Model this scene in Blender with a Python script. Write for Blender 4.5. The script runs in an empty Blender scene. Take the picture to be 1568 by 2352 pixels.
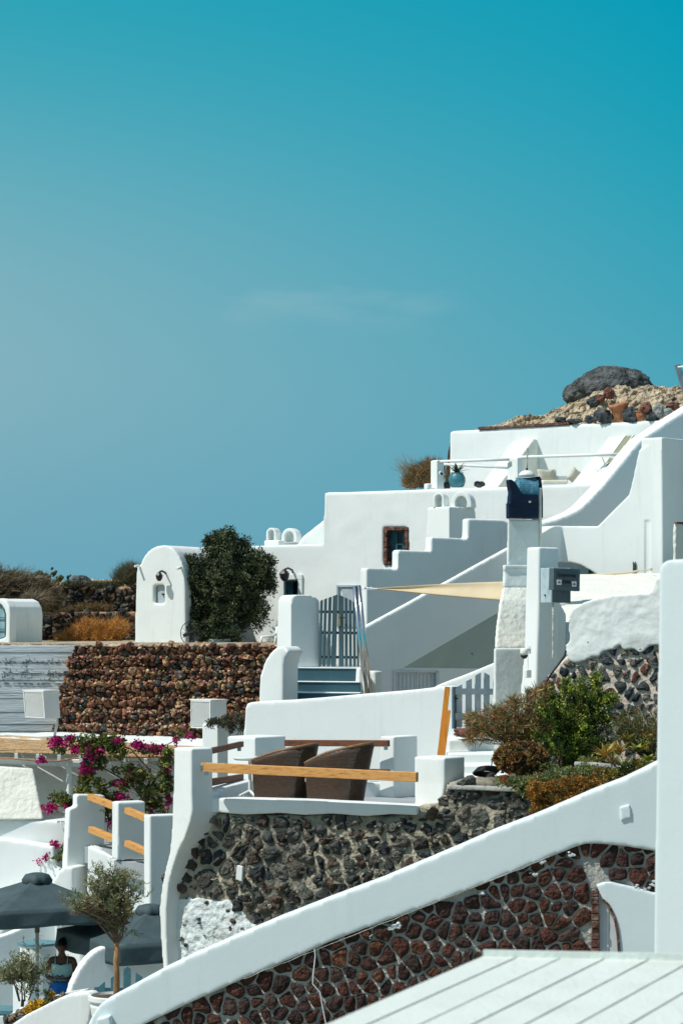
import bpy, bmesh, math, random
from mathutils import Vector, Matrix, noise
from mathutils.geometry import tessellate_polygon
random.seed(7)
R = math.radians
sc = bpy.context.scene
COL = sc.collection
F, HZ, CX, CZ = 5600.0, 1430.0, 784.0, 10.0      # focal length (photo px), horizon row, centre column, eye height
CAM = Vector((0, 0, CZ))

def at(x, y, D):
    return Vector(((x - CX) / F * D, D, CZ + (HZ - y) / F * D))

class Plane:
    """vertical plane through photo column px at depth D, turned ang degrees (positive = faces left)"""
    def __init__(s, px, D, ang):
        a = R(ang); s.p = at(px, HZ, D)
        s.n = Vector((-math.sin(a), -math.cos(a), 0)); s.t = Vector((math.cos(a), -math.sin(a), 0))
    def hit(s, x, y, off=0.0):
        r = Vector(((x - CX) / F, 1, (HZ - y) / F))
        k = ((s.p + s.n * off) - CAM).dot(s.n) / r.dot(s.n)
        return CAM + r * k
    def uv(s, P): d = P - s.p; return Vector((d.dot(s.t), P.z))
    def xyz(s, u, v, off=0.0): q = s.p + s.t * u + s.n * off; return Vector((q.x, q.y, v))

# ------------------------------------------------------------------ linking objects
ORG = {}
def finish(bm, name, mat, parent=None, smooth=False, origin=None):
    me = bpy.data.meshes.new(name)
    bmesh.ops.recalc_face_normals(bm, faces=bm.faces[:])
    bm.to_mesh(me); bm.free()
    o = bpy.data.objects.new(name, me); COL.objects.link(o)
    if parent is not None:
        root = parent
        while root.parent: root = root.parent
        me.transform(Matrix.Translation(-ORG[root.name])); o.parent = parent
    else:
        if origin is None:
            vs = [v.co for v in me.vertices]
            origin = Vector((sum(v.x for v in vs) / len(vs), sum(v.y for v in vs) / len(vs), min(v.z for v in vs)))
        me.transform(Matrix.Translation(-origin)); o.location = origin; ORG[o.name] = origin.copy()
    if mat:
        for m in (mat if isinstance(mat, (list, tuple)) else [mat]): me.materials.append(m)
    if smooth:
        for p in me.polygons: p.use_smooth = True
    return o

def tag(o, label=None, cat=None, group=None, kind=None):
    if label: o['label'] = label
    if cat: o['category'] = cat
    if group: o['group'] = group
    if kind: o['kind'] = kind
    return o

def thing(name, label, cat, loc, group=None):
    o = bpy.data.objects.new(name, None); COL.objects.link(o); o.location = loc
    o.empty_display_size = .2; ORG[o.name] = Vector(loc)
    return tag(o, label, cat, group)

TEX = {}
def cloudtex(size):
    if size not in TEX:
        t = bpy.data.textures.new('wobble', 'CLOUDS'); t.noise_scale = size; t.noise_depth = 2; TEX[size] = t
    return TEX[size]

def soft(o, vox=.05, it=3, disp=.03, size=.7):
    """hand-rendered plaster: fused, rounded, slightly wavy"""
    m = o.modifiers.new('fuse', 'REMESH'); m.mode = 'VOXEL'; m.voxel_size = max(.012, vox * .62); m.use_smooth_shade = True
    m = o.modifiers.new('round', 'SMOOTH'); m.factor = .5; m.iterations = it + 1
    if disp:
        m = o.modifiers.new('wobble', 'DISPLACE'); m.texture = cloudtex(size); m.strength = disp * (.6 if disp > .018 else .4); m.mid_level = .5
    return o

def bevel(o, w=.01, seg=2):
    m = o.modifiers.new('bevel', 'BEVEL'); m.width = w; m.segments = seg; m.limit_method = 'ANGLE'; m.harden_normals = False
    return o

# ------------------------------------------------------------------ shapes
def solid(bm, front, back, loops_n=None):
    """front/back: lists of loops of points (first outer, others holes)"""
    tris = tessellate_polygon(front)
    ff = [bm.verts.new(p) for l in front for p in l]
    bb = [bm.verts.new(p) for l in back for p in l]
    for t in tris:
        try:
            bm.faces.new([ff[i] for i in t]); bm.faces.new([bb[i] for i in reversed(t)])
        except ValueError: pass
    k = 0
    for l in front:
        n = len(l)
        for i in range(n):
            a, b = k + i, k + (i + 1) % n
            bm.faces.new([ff[a], ff[b], bb[b], bb[a]])
        k += n

def prism(bm, pl, pts, thick, holes=(), off=0.0):
    loops = [[pl.hit(x, y, off) for x, y in pts]] + [[pl.hit(x, y, off) for x, y in h] for h in holes]
    back = [[p - pl.n * thick for p in l] for l in loops]
    solid(bm, loops, back)

def hexa(bm, a, b):
    """8-corner solid from two 4-loops"""
    v = [bm.verts.new(p) for p in a + b]
    for f in ((3, 2, 1, 0), (4, 5, 6, 7), (0, 1, 5, 4), (1, 2, 6, 5), (2, 3, 7, 6), (3, 0, 4, 7)):
        bm.faces.new([v[i] for i in f])

def tower(bm, D, ang, levels, depth=None):
    """levels: (y, xl, xm, xr) top to bottom: a pier seen on two faces, near corner xm"""
    rings = []
    for y, xl, xm, xr in levels:
        C = at(xm, y, D)
        z = C.z
        pl = Plane(xm, D, ang); pr = Plane(xm, D, ang - 90)
        L = pl.hit(xl, HZ); Rr = pr.hit(xr, HZ)
        if depth: Rr = C + (Rr - Vector((C.x, C.y, Rr.z))).normalized() * depth if False else Rr
        L = Vector((L.x, L.y, z)); Rr = Vector((Rr.x, Rr.y, z))
        B = L + Rr - C; B.z = z
        rings.append([C, Rr, B, L])
    for a, b in zip(rings, rings[1:]): hexa(bm, a, b)
    return rings

def box(bm, c, sx, sy, sz, rz=0, rx=0, ry=0):
    M = Matrix.Translation(c) @ Matrix.Rotation(R(rz), 4, 'Z') @ Matrix.Rotation(R(ry), 4, 'Y') @ Matrix.Rotation(R(rx), 4, 'X')
    q = [M @ Vector((x * sx / 2, y * sy / 2, z * sz / 2)) for z in (-1, 1) for x, y in ((-1, -1), (1, -1), (1, 1), (-1, 1))]
    hexa(bm, q[:4], q[4:])

def beam(bm, p0, p1, w, h, up=Vector((0, 0, 1))):
    d = (p1 - p0).normalized(); s = d.cross(up).normalized(); u = s.cross(d)
    c = [s * a * w / 2 + u * b * h / 2 for a, b in ((-1, -1), (1, -1), (1, 1), (-1, 1))]
    hexa(bm, [p0 + k for k in c], [p1 + k for k in c])

def tube(bm, pts, rad, seg=8):
    if not isinstance(rad, (list, tuple)): rad = [rad] * len(pts)
    rings = []
    for i, p in enumerate(pts):
        d = (pts[min(i + 1, len(pts) - 1)] - pts[max(i - 1, 0)]).normalized()
        a = d.cross(Vector((0, 0, 1)))
        if a.length < .1: a = d.cross(Vector((1, 0, 0)))
        a.normalize(); b = d.cross(a)
        rings.append([bm.verts.new(p + (a * math.cos(2 * math.pi * k / seg) + b * math.sin(2 * math.pi * k / seg)) * rad[i]) for k in range(seg)])
    for r0, r1 in zip(rings, rings[1:]):
        for k in range(seg): bm.faces.new([r0[k], r0[(k + 1) % seg], r1[(k + 1) % seg], r1[k]])
    bm.faces.new(rings[0][::-1]); bm.faces.new(rings[-1])

def lathe(bm, c, prof, seg=24, axis=None, open_top=False):
    rings = []
    M = Matrix.Identity(3) if axis is None else axis.to_track_quat('Z', 'Y').to_matrix()
    for r, z in prof:
        rings.append([bm.verts.new(c + M @ Vector((r * math.cos(2 * math.pi * k / seg), r * math.sin(2 * math.pi * k / seg), z))) for k in range(seg)])
    for r0, r1 in zip(rings, rings[1:]):
        for k in range(seg): bm.faces.new([r0[k], r0[(k + 1) % seg], r1[(k + 1) % seg], r1[k]])
    bm.faces.new(rings[0][::-1])
    if not open_top: bm.faces.new(rings[-1])

def fbm(p, s, o=4):
    return noise.fractal(p * s, 1.0, 2.0, o, noise_basis='PERLIN_ORIGINAL')

def rock(bm, c, rx, ry, rz, sub=3, amp=.25, fr=1.2, seed=0, facet=.0, lay=None, col=None):
    r = bmesh.ops.create_icosphere(bm, subdivisions=sub, radius=1)
    off = Vector((seed * 3.7, seed * 1.3, seed * 5.1))
    for v in r['verts']:
        p = v.co.normalized()
        k = 1 + amp * fbm(p + off, fr) + amp * .25 * fbm(p * 4 + off, fr)
        if facet:
            k -= facet * noise.cell(p * 2.3 + off)
        v.co = c + Vector((p.x * rx * k, p.y * ry * k, p.z * rz * k))
        if lay is not None: v[lay] = col
    return r['verts']

# ------------------------------------------------------------------ materials
def mat(name, base=(.8, .8, .8), rough=.8, metal=0.0, var=0.0, vscale=2.0, bump=0.0, bscale=20.0, detail=6, attr=None,
        var2=None, v2scale=8.0, spec=.3, trans=0.0, bump2=0.0, b2scale=3.0, stretch=None, ramp=None, gain=1, streak=None):
    m = bpy.data.materials.new(name); m.use_nodes = True
    N = m.node_tree.nodes; L = m.node_tree.links
    b = N['Principled BSDF']; out = N['Material Output']
    b.inputs['Roughness'].default_value = rough; b.inputs['Metallic'].default_value = metal
    b.inputs['Specular IOR Level'].default_value = spec
    tc = N.new('ShaderNodeTexCoord'); vec = tc.outputs['Object']
    if stretch:
        mp = N.new('ShaderNodeMapping'); mp.inputs['Scale'].default_value = stretch; L.new(vec, mp.inputs[0]); vec = mp.outputs[0]
    if attr:
        a = N.new('ShaderNodeAttribute'); a.attribute_name = attr; col = a.outputs['Color']
        if gain != 1:
            gm = N.new('ShaderNodeVectorMath'); gm.operation = 'SCALE'; gm.inputs['Scale'].default_value = gain; L.new(col, gm.inputs[0]); col = gm.outputs[0]
    else:
        c = N.new('ShaderNodeRGB'); c.outputs[0].default_value = (*base, 1); col = c.outputs[0]
    if ramp:
        n = N.new('ShaderNodeTexNoise'); n.inputs['Scale'].default_value = vscale; n.inputs['Detail'].default_value = detail; L.new(vec, n.inputs['Vector'])
        r = N.new('ShaderNodeValToRGB'); L.new(n.outputs['Fac'], r.inputs[0])
        e = r.color_ramp.elements
        while len(e) < len(ramp): e.new(.5)
        for k, (pos, cc) in enumerate(ramp): e[k].position = pos; e[k].color = (*cc, 1)
        col = r.outputs[0]
    elif var:
        n = N.new('ShaderNodeTexNoise'); n.inputs['Scale'].default_value = vscale; n.inputs['Detail'].default_value = detail; L.new(vec, n.inputs['Vector'])
        mr = N.new('ShaderNodeMapRange'); mr.inputs['From Min'].default_value = .3; mr.inputs['From Max'].default_value = .7
        mr.inputs['To Min'].default_value = 1 - var; mr.inputs['To Max'].default_value = 1 + var; L.new(n.outputs['Fac'], mr.inputs['Value'])
        mx = N.new('ShaderNodeVectorMath'); mx.operation = 'SCALE'; L.new(col, mx.inputs[0]); L.new(mr.outputs[0], mx.inputs['Scale']); col = mx.outputs[0]
    if var2:
        n = N.new('ShaderNodeTexNoise'); n.inputs['Scale'].default_value = v2scale; n.inputs['Detail'].default_value = 5; L.new(vec, n.inputs['Vector'])
        mr = N.new('ShaderNodeMapRange'); mr.inputs['From Min'].default_value = .52; mr.inputs['From Max'].default_value = .72
        mr.inputs['To Min'].default_value = 0; mr.inputs['To Max'].default_value = var2[3] if len(var2) > 3 else 1; L.new(n.outputs['Fac'], mr.inputs['Value'])
        mx = N.new('ShaderNodeMix'); mx.data_type = 'RGBA'; L.new(mr.outputs[0], mx.inputs['Factor']); L.new(col, mx.inputs['A']); mx.inputs['B'].default_value = (*var2[:3], 1); col = mx.outputs['Result']
    if streak:
        for (sc3, lo, hi, amt, cc) in streak:
            mp = N.new('ShaderNodeMapping'); mp.inputs['Scale'].default_value = sc3; L.new(tc.outputs['Object'], mp.inputs[0])
            n = N.new('ShaderNodeTexNoise'); n.inputs['Scale'].default_value = 1; n.inputs['Detail'].default_value = 7; n.inputs['Roughness'].default_value = .65; L.new(mp.outputs[0], n.inputs['Vector'])
            mr = N.new('ShaderNodeMapRange'); mr.inputs['From Min'].default_value = lo; mr.inputs['From Max'].default_value = hi; mr.inputs['To Max'].default_value = amt; L.new(n.outputs['Fac'], mr.inputs['Value'])
            mx = N.new('ShaderNodeMix'); mx.data_type = 'RGBA'; L.new(mr.outputs[0], mx.inputs['Factor']); L.new(col, mx.inputs['A']); mx.inputs['B'].default_value = (*cc, 1); col = mx.outputs['Result']
    L.new(col, b.inputs['Base Color'])
    h = None
    if bump:
        n = N.new('ShaderNodeTexNoise'); n.inputs['Scale'].default_value = bscale; n.inputs['Detail'].default_value = 8; L.new(vec, n.inputs['Vector'])
        bp = N.new('ShaderNodeBump'); bp.inputs['Strength'].default_value = 1; bp.inputs['Distance'].default_value = bump; L.new(n.outputs['Fac'], bp.inputs['Height']); h = bp
    if bump2:
        n = N.new('ShaderNodeTexNoise'); n.inputs['Scale'].default_value = b2scale; n.inputs['Detail'].default_value = 3; L.new(vec, n.inputs['Vector'])
        bp = N.new('ShaderNodeBump'); bp.inputs['Strength'].default_value = 1; bp.inputs['Distance'].default_value = bump2; L.new(n.outputs['Fac'], bp.inputs['Height'])
        if h: L.new(h.outputs[0], bp.inputs['Normal'])
        h = bp
    if h: L.new(h.outputs[0], b.inputs['Normal'])
    if trans:
        t = N.new('ShaderNodeBsdfTranslucent'); L.new(col, t.inputs[0]); mx = N.new('ShaderNodeMixShader'); mx.inputs[0].default_value = trans
        L.new(b.outputs[0], mx.inputs[1]); L.new(t.outputs[0], mx.inputs[2]); L.new(mx.outputs[0], out.inputs[0])
    return m

M = {}
M['white'] = mat('whitewash', (.78, .825, .81), .9, var=.03, vscale=.9, bump=.0022, bscale=11, bump2=.006, b2scale=1.3, var2=(.64, .69, .66, .4), v2scale=1.1, spec=.15, streak=[((5, 5, .45), .56, .78, .35, (.50, .51, .46)), ((14, 14, 14), .60, .75, .25, (.52, .54, .50)), ((.6, .6, 2.5), .55, .75, .3, (.80, .80, .72))])
M['white2'] = mat('whitewash_weathered', (.74, .79, .77), .9, var=.05, vscale=2.2, bump=.008, bscale=12, bump2=.015, b2scale=2, var2=(.5, .52, .48, .5), v2scale=3.2, spec=.15)
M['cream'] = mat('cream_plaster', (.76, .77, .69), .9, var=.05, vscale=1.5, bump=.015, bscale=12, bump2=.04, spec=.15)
M['rough'] = mat('rough_limewash', (.69, .76, .755), .9, var=.07, vscale=3, bump=.05, bscale=11, bump2=.07, b2scale=3, var2=(.42, .42, .38, .55), v2scale=5, spec=.15)
M['stone'] = mat('stone', attr='Col', rough=.85, var=.35, vscale=9, bump=.09, bscale=16, bump2=.05, b2scale=5, var2=(.02, .018, .018, .45), v2scale=11, spec=.25)
M['stonered'] = mat('red_stone', attr='Col', rough=.85, var=.4, vscale=14, bump=.1, bscale=22, bump2=.06, b2scale=8, var2=(.012, .009, .01, .6), v2scale=17, spec=.3)
M['mortar_grey'] = mat('mortar_grey', (.38, .35, .265), .95, var=.4, vscale=6, bump=.07, bscale=14, bump2=.05, b2scale=4, var2=(.085, .09, .08, .9), v2scale=1.3)
M['mortar_pale'] = mat('mortar_pale', (.46, .46, .42), .95, var=.3, vscale=5, bump=.05, bscale=22, bump2=.04, var2=(.10, .10, .085, .7), v2scale=3)
M['mortar_pink'] = mat('mortar_pink', (.62, .54, .45), .95, var=.15, vscale=7, bump=.03, bscale=15, bump2=.03, var2=(.33, .28, .22, .5), v2scale=6)
M['earth'] = mat('earth_mortar', (.42, .25, .14), .95, var=.4, vscale=8, bump=.08, bscale=14, bump2=.06, b2scale=5, var2=(.05, .03, .02, .7), v2scale=6)
M['tuff'] = mat('tuff_rock', (.52, .43, .30), .95, var=.4, vscale=3, bump=.2, bscale=7, bump2=.2, b2scale=2.2, var2=(.07, .06, .045, .95), v2scale=3.2)
M['boulder'] = mat('basalt', (.095, .105, .105), .9, var=.7, vscale=4, bump=.35, bscale=5, bump2=.15, b2scale=2, var2=(.02, .024, .027, .8), v2scale=1.2)
M['soil'] = mat('soil', (.10, .07, .045), .95, var=.4, vscale=2, bump=.1, bscale=9)
M['scrub'] = mat('dry_ground', (.17, .13, .075), .95, var=.4, vscale=1.5, bump=.15, bscale=6, var2=(.06, .06, .03, .9), v2scale=2)
M['ground'] = mat('dry_soil', (.28, .24, .18), .95, var=.25, vscale=.3, bump=.1, bscale=4)
M['paint_grey'] = mat('grey_blue_paint', (.33, .40, .43), .7, var=.1, vscale=3, bump=.02, bscale=20)
M['paved'] = mat('grey_floor_paint', (.34, .37, .38), .7, var=.1, vscale=2, bump=.005, bscale=20)
M['formwork'] = mat('formwork_paint', (.58, .65, .68), .85, var=.06, vscale=2.5, bump=.015, bscale=9, stretch=(.35, .35, 3), var2=(.25, .31, .33, .6), v2scale=2.2)
M['step'] = mat('teal_riser', (.035, .10, .13), .7, var=.12, vscale=2, bump=.006)
M['gate_teal'] = mat('teal_paint', (.055, .105, .125), .6, var=.18, vscale=9, bump=.008, bscale=30, stretch=(1, 1, .2))
M['gate_pale'] = mat('pale_grey_paint', (.40, .47, .51), .65, var=.08, vscale=6, bump=.008, bscale=30)
M['picket'] = mat('blue_picket_paint', (.10, .24, .28), .6, var=.12, vscale=8, bump=.005)
M['door_white'] = mat('white_door_paint', (.62, .67, .70), .5, var=.05, vscale=4)
M['frame_red'] = mat('red_stone_frame', (.13, .062, .045), .85, var=.5, vscale=10, bump=.05, bscale=25, var2=(.35, .28, .24, .6), v2scale=9)
M['shutter'] = mat('blue_shutter', (.035, .13, .17), .5, var=.15, vscale=8)
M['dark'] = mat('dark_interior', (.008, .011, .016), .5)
M['black'] = mat('black_metal', (.012, .014, .016), .45, spec=.5)
M['glass'] = mat('window_glass', (.006, .012, .018), .15, spec=.4)
M['glass_pale'] = mat('dusty_glass', (.25, .40, .44), .25, var=.3, vscale=7, stretch=(1, 1, .3), spec=.6)
M['steel'] = mat('polished_steel', (.75, .76, .74), .12, metal=1.0, var=.15, vscale=9, stretch=(1, 1, .1))
M['steel_dull'] = mat('galvanised_steel', (.35, .39, .41), .4, metal=.8, var=.2, vscale=10)
M['zinc'] = mat('zinc_bracket', (.22, .33, .36), .5, metal=.5)
M['pine'] = mat('pine_wood', rough=.6, spec=.3, vscale=3.0, detail=5, bump=.004, bscale=30, stretch=(2.2, 2.2, 12), ramp=[(.22, (.16, .06, .02)), (.36, (.55, .25, .07)), (.55, (.70, .37, .12)), (.68, (.60, .28, .08)), (.85, (.40, .17, .05))])
M['pine_orange'] = mat('varnished_board', rough=.5, vscale=4, bump=.004, bscale=30, stretch=(8, 8, .7), ramp=[(.3, (.40, .13, .02)), (.5, (.68, .27, .035)), (.8, (.60, .22, .03))])
M['wood_brown'] = mat('brown_wood', rough=.65, vscale=3, bump=.004, bscale=30, stretch=(2, 2, 12), ramp=[(.3, (.075, .026, .012)), (.5, (.17, .062, .026)), (.8, (.13, .045, .02))])
M['sail_cream'] = mat('cream_canvas', (.76, .66, .47), .85, var=.05, vscale=2, bump=.01, bscale=4, trans=.35)
M['sail_grey'] = mat('grey_canvas', (.065, .09, .085), 1.0, var=.06, vscale=2, spec=.0)
M['canvas'] = mat('charcoal_canvas', (.048, .08, .088), .75, var=.12, vscale=4, bump=.02, bscale=4, var2=(.10, .13, .14, .4), v2scale=2.5, spec=.35)
M['plastic'] = mat('white_plastic', (.78, .82, .80), .4, var=.02)
M['vent_white'] = mat('white_metal_box', (.74, .77, .76), .5, var=.03, vscale=5)
M['wicker_dark'] = None
M['cushion'] = mat('beige_cushion', (.52, .50, .42), .9, var=.08, vscale=5, bump=.02, bscale=8)
M['cushion_cream'] = mat('cream_cushion', (.72, .69, .56), .9, var=.05, bump=.01)
M['pot_teal'] = mat('teal_glazed_pot', (.045, .20, .25), .35, var=.2, vscale=4, bump=.01, spec=.5)
M['terracotta'] = mat('terracotta', (.40, .16, .075), .85, var=.25, vscale=6, bump=.02, bscale=20, var2=(.5, .36, .26, .5), v2scale=7)
M['leaf'] = mat('leaf', attr='Col', gain=1.3, rough=.5, spec=.35, trans=.18)
M['petal'] = mat('petal', attr='Col', rough=.7, trans=.35)
M['bark'] = mat('bark', (.17, .12, .08), .9, var=.4, vscale=12, bump=.03, bscale=20)
M['trunk_tan'] = mat('olive_bark', (.34, .20, .10), .9, var=.4, vscale=9, bump=.04, bscale=14, stretch=(1, 1, .4))
M['straw'] = mat('straw', rough=.9, vscale=2.5, bump=.03, bscale=20, stretch=(.6, 6, 6), ramp=[(.3, (.42, .26, .12)), (.5, (.70, .48, .26)), (.75, (.78, .58, .36))])
M['navy'] = mat('navy_paint', (.002, .007, .032), .35, var=.25, vscale=4, bump=.02, bscale=8, spec=.4)
M['teal_roof'] = mat('worn_teal_paint', (.055, .19, .27), .6, var=.3, vscale=6, bump=.03, bscale=10, var2=(.25, .40, .45, .6), v2scale=6)
M['peel'] = mat('peeling_blue_paint', (.42, .54, .58), .75, var=.12, vscale=5, bump=.01, var2=(.12, .17, .18, .8), v2scale=7, stretch=(1, 1, .4))
M['sign_grey'] = mat('dark_grey_metal', (.085, .125, .14), .55, var=.12, vscale=6)
M['ink'] = mat('black_ink', (.006, .006, .008), .6)
M['sticker'] = mat('white_sticker', (.75, .77, .78), .5)
M['sticker_sun'] = mat('orange_ink', (.65, .18, .02), .5)
M['skin'] = mat('skin', (.13, .062, .04), .5, var=.06, vscale=12, spec=.3)
M['hair'] = mat('hair', (.008, .006, .006), .5, bump=.01, bscale=60)
M['top'] = mat('mint_top', (.42, .66, .64), .85, var=.06, vscale=14, bump=.01, bscale=20)
M['skirt'] = mat('blue_skirt', (.01, .13, .42), .75, var=.25, vscale=6, bump=.03, bscale=7)
M['red'] = mat('red_led', (.5, .01, .01), .4)
M['deck'] = mat('white_deck_paint', (.66, .72, .67), .6, var=.035, vscale=2.5, bump=.006, bscale=30, var2=(.56, .58, .53, .4), v2scale=3.3, streak=[((22, 1.5, 8), .58, .75, .35, (.42, .42, .35)), ((60, 60, 60), .66, .74, .6, (.30, .30, .25))])
M['near'] = mat('smooth_whitewash', (.69, .785, .80), .85, var=.02, vscale=1.2, bump=.0011, bscale=26, bump2=.004, b2scale=1.5, streak=[((6, 6, .6), .56, .80, .30, (.50, .54, .52)), ((30, 30, 30), .60, .72, .25, (.48, .52, .50))])
M['brass'] = mat('brass', (.6, .42, .18), .35, metal=1)
M['hose'] = mat('black_hose', (.01, .012, .014), .5)

def wicker():
    m = bpy.data.materials.new('woven_wicker'); m.use_nodes = True
    N = m.node_tree.nodes; L = m.node_tree.links; b = N['Principled BSDF']
    uv = N.new('ShaderNodeUVMap'); uv.uv_map = 'UVMap'
    br = N.new('ShaderNodeTexBrick'); L.new(uv.outputs[0], br.inputs['Vector'])
    br.offset = .5; br.inputs['Scale'].default_value = 1.0; br.inputs['Brick Width'].default_value = .030; br.inputs['Row Height'].default_value = .017
    br.inputs['Mortar Size'].default_value = .0035; br.inputs['Mortar Smooth'].default_value = .8
    br.inputs['Color1'].default_value = (.11, .055, .024, 1); br.inputs['Color2'].default_value = (.055, .027, .013, 1); br.inputs['Mortar'].default_value = (.008, .005, .004, 1)
    L.new(br.outputs['Color'], b.inputs['Base Color']); b.inputs['Roughness'].default_value = .45
    bp = N.new('ShaderNodeBump'); bp.invert = True; bp.inputs['Strength'].default_value = 1; bp.inputs['Distance'].default_value = .012
    L.new(br.outputs['Fac'], bp.inputs['Height']); L.new(bp.outputs[0], b.inputs['Normal'])
    return m
M['wicker'] = wicker()

# ------------------------------------------------------------------ stone walls
def inside(pt, poly):
    x, y = pt; c = False; j = len(poly) - 1
    for i in range(len(poly)):
        xi, yi = poly[i]; xj, yj = poly[j]
        if (yi > y) != (yj > y) and x < (xj - xi) * (y - yi) / (yj - yi) + xi: c = not c
        j = i
    return c

def clip(poly, mx, my, nx, ny):
    out = []
    for i in range(len(poly)):
        a = poly[i]; b = poly[(i + 1) % len(poly)]
        da = (a[0] - mx) * nx + (a[1] - my) * ny; db = (b[0] - mx) * nx + (b[1] - my) * ny
        if da <= 0: out.append(a)
        if (da < 0 < db) or (db < 0 < da):
            t = da / (da - db); out.append((a[0] + (b[0] - a[0]) * t, a[1] + (b[1] - a[1]) * t))
    return out

def stones(pl, px_poly, s, gap, prot, palette, name='stones', parent=None, mat_=None, aspect=1.25, jit=.36, seed=1, off=0.0,
           drop=0.0, offfn=None, excl=None):
    rnd = random.Random(seed)
    poly = [tuple(pl.uv(pl.hit(x, y))) for x, y in px_poly]
    us = [p[0] for p in poly]; vs = [p[1] for p in poly]
    w, h = s * aspect, s
    pts = {}
    nu = int((max(us) - min(us)) / w) + 3; nv = int((max(vs) - min(vs)) / h) + 3
    for j in range(-1, nv):
        for i in range(-1, nu):
            pts[i, j] = (min(us) + (i + (.5 if j % 2 else 0) + rnd.uniform(-jit, jit)) * w, min(vs) + (j + rnd.uniform(-jit, jit)) * h)
    for key in list(pts):
        if rnd.random() < .16: del pts[key]
    ex = [tuple(pl.uv(pl.hit(x, y))) for x, y in excl] if excl else None
    bm = bmesh.new(); lay = bm.verts.layers.float_color.new('Col')
    for (i, j), p in pts.items():
        if not inside(p, poly) or rnd.random() < drop or (ex and inside(p, ex)): continue
        c = [(p[0] - .75 * w, p[1] - .6 * h), (p[0] - .6 * w, p[1] - .8 * h), (p[0] + .7 * w, p[1] - .75 * h), (p[0] + .85 * w, p[1]), (p[0] + .6 * w, p[1] + .75 * h), (p[0] - .3 * w, p[1] + .85 * h), (p[0] - .8 * w, p[1] + .5 * h)]
        for a in (-2, -1, 0, 1, 2):
            for b in (-2, -1, 0, 1, 2):
                q = pts.get((i + a, j + b))
                if not q or (a == 0 and b == 0): continue
                dx, dy = q[0] - p[0], q[1] - p[1]; l = math.hypot(dx, dy)
                if l < 1e-5: continue
                g = gap * rnd.uniform(.55, 1.45) / 2
                k = max(l / 2 - g, .02)
                c = clip(c, p[0] + dx / l * k, p[1] + dy / l * k, dx / l, dy / l)
                if len(c) < 3: break
            if len(c) < 3: break
        if len(c) < 3: continue
        # resample + corner rounding
        for _ in range(2):
            n = len(c)
            if n > 14: break
            c = [(a[0] * (1 - f) + b[0] * f, a[1] * (1 - f) + b[1] * f) for k in range(n) for a, b in [(c[k], c[(k + 1) % n])] for f in ((.17, .83) if _ == 0 else (.25, .75))]
        cx = sum(q[0] for q in c) / len(c); cy = sum(q[1] for q in c) / len(c)
        pr = prot * rnd.uniform(.55, 1.35); o_ = off + (offfn(cx, cy, pl) if offfn else 0)
        base = palette(rnd, (cx, cy)) if callable(palette) else rnd.choice(palette)
        k = rnd.uniform(.7, 1.3); base = (base[0] * k, base[1] * k, base[2] * k, 1)
        tilt = (rnd.uniform(-.5, .5), rnd.uniform(-.35, .5))
        rings = []
        for sc_, dp in ((1.0, -.03), (1.0, pr * .35), (.86, pr * .8), (.5, pr * 1.02)):
            ring = []
            for q in c:
                u = cx + (q[0] - cx) * sc_; v = cy + (q[1] - cy) * sc_
                if dp > 0:
                    jn = noise.noise(Vector((u * 12, v * 12, seed))) * s * .16
                    u += jn; v += noise.noise(Vector((u * 12, seed + 7, v * 12))) * s * .16
                    d = dp + tilt[0] * (u - cx) * .5 * (pr / s) * 2 + tilt[1] * (v - cy) * .5 * (pr / s) * 2 + noise.noise(Vector((u * 16, v * 16, 3))) * pr * .55
                else: d = dp
                ve = bm.verts.new(pl.xyz(u, v, d + o_)); ve[lay] = base; ring.append(ve)
            rings.append(ring)
        n = len(c)
        for r0, r1 in zip(rings, rings[1:]):
            for q in range(n): bm.faces.new([r0[q], r0[(q + 1) % n], r1[(q + 1) % n], r1[q]])
        ce = bm.verts.new(pl.xyz(cx, cy, pr * 1.05 + o_)); ce[lay] = base
        for q in range(n): bm.faces.new([rings[-1][q], rings[-1][(q + 1) % n], ce])
    o = finish(bm, name, mat_ or M['stone'], parent, smooth=False)
    try:
        o.data.shade_smooth()
        mm = o.modifiers.new('facets', 'EDGE_SPLIT'); mm.split_angle = R(38)
    except Exception: pass
    return o

def mortar(pl, px_poly, m, thick=.4, amp=.05, res=.07, name='mortar', parent=None, off=0.0, fr=3.0):
    """rough face: solid slab remeshed + displaced"""
    bm = bmesh.new(); prism(bm, pl, px_poly, thick, off=off)
    o = finish(bm, name, m, parent)
    md = o.modifiers.new('fuse', 'REMESH'); md.mode = 'VOXEL'; md.voxel_size = res; md.use_smooth_shade = True
    t = cloudtex(round(1 / fr, 2)); md = o.modifiers.new('lumps', 'DISPLACE'); md.texture = t; md.strength = amp; md.mid_level = .5
    t = cloudtex(round(.28 / fr, 2)); md = o.modifiers.new('grit', 'DISPLACE'); md.texture = t; md.strength = amp * .6; md.mid_level = .5
    return o

def jag(poly, amp, step, seed=1, skip=lambda x, y: False):
    rnd = random.Random(seed); out = []
    for i in range(len(poly)):
        a, b = poly[i], poly[(i + 1) % len(poly)]; l = math.hypot(b[0] - a[0], b[1] - a[1]); n = max(1, int(l / step))
        for k in range(n):
            x, y = a[0] + (b[0] - a[0]) * k / n, a[1] + (b[1] - a[1]) * k / n
            if not skip(x, y): x += rnd.uniform(-amp, amp); y += rnd.uniform(-amp, amp)
            out.append((x, y))
    return out

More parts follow.
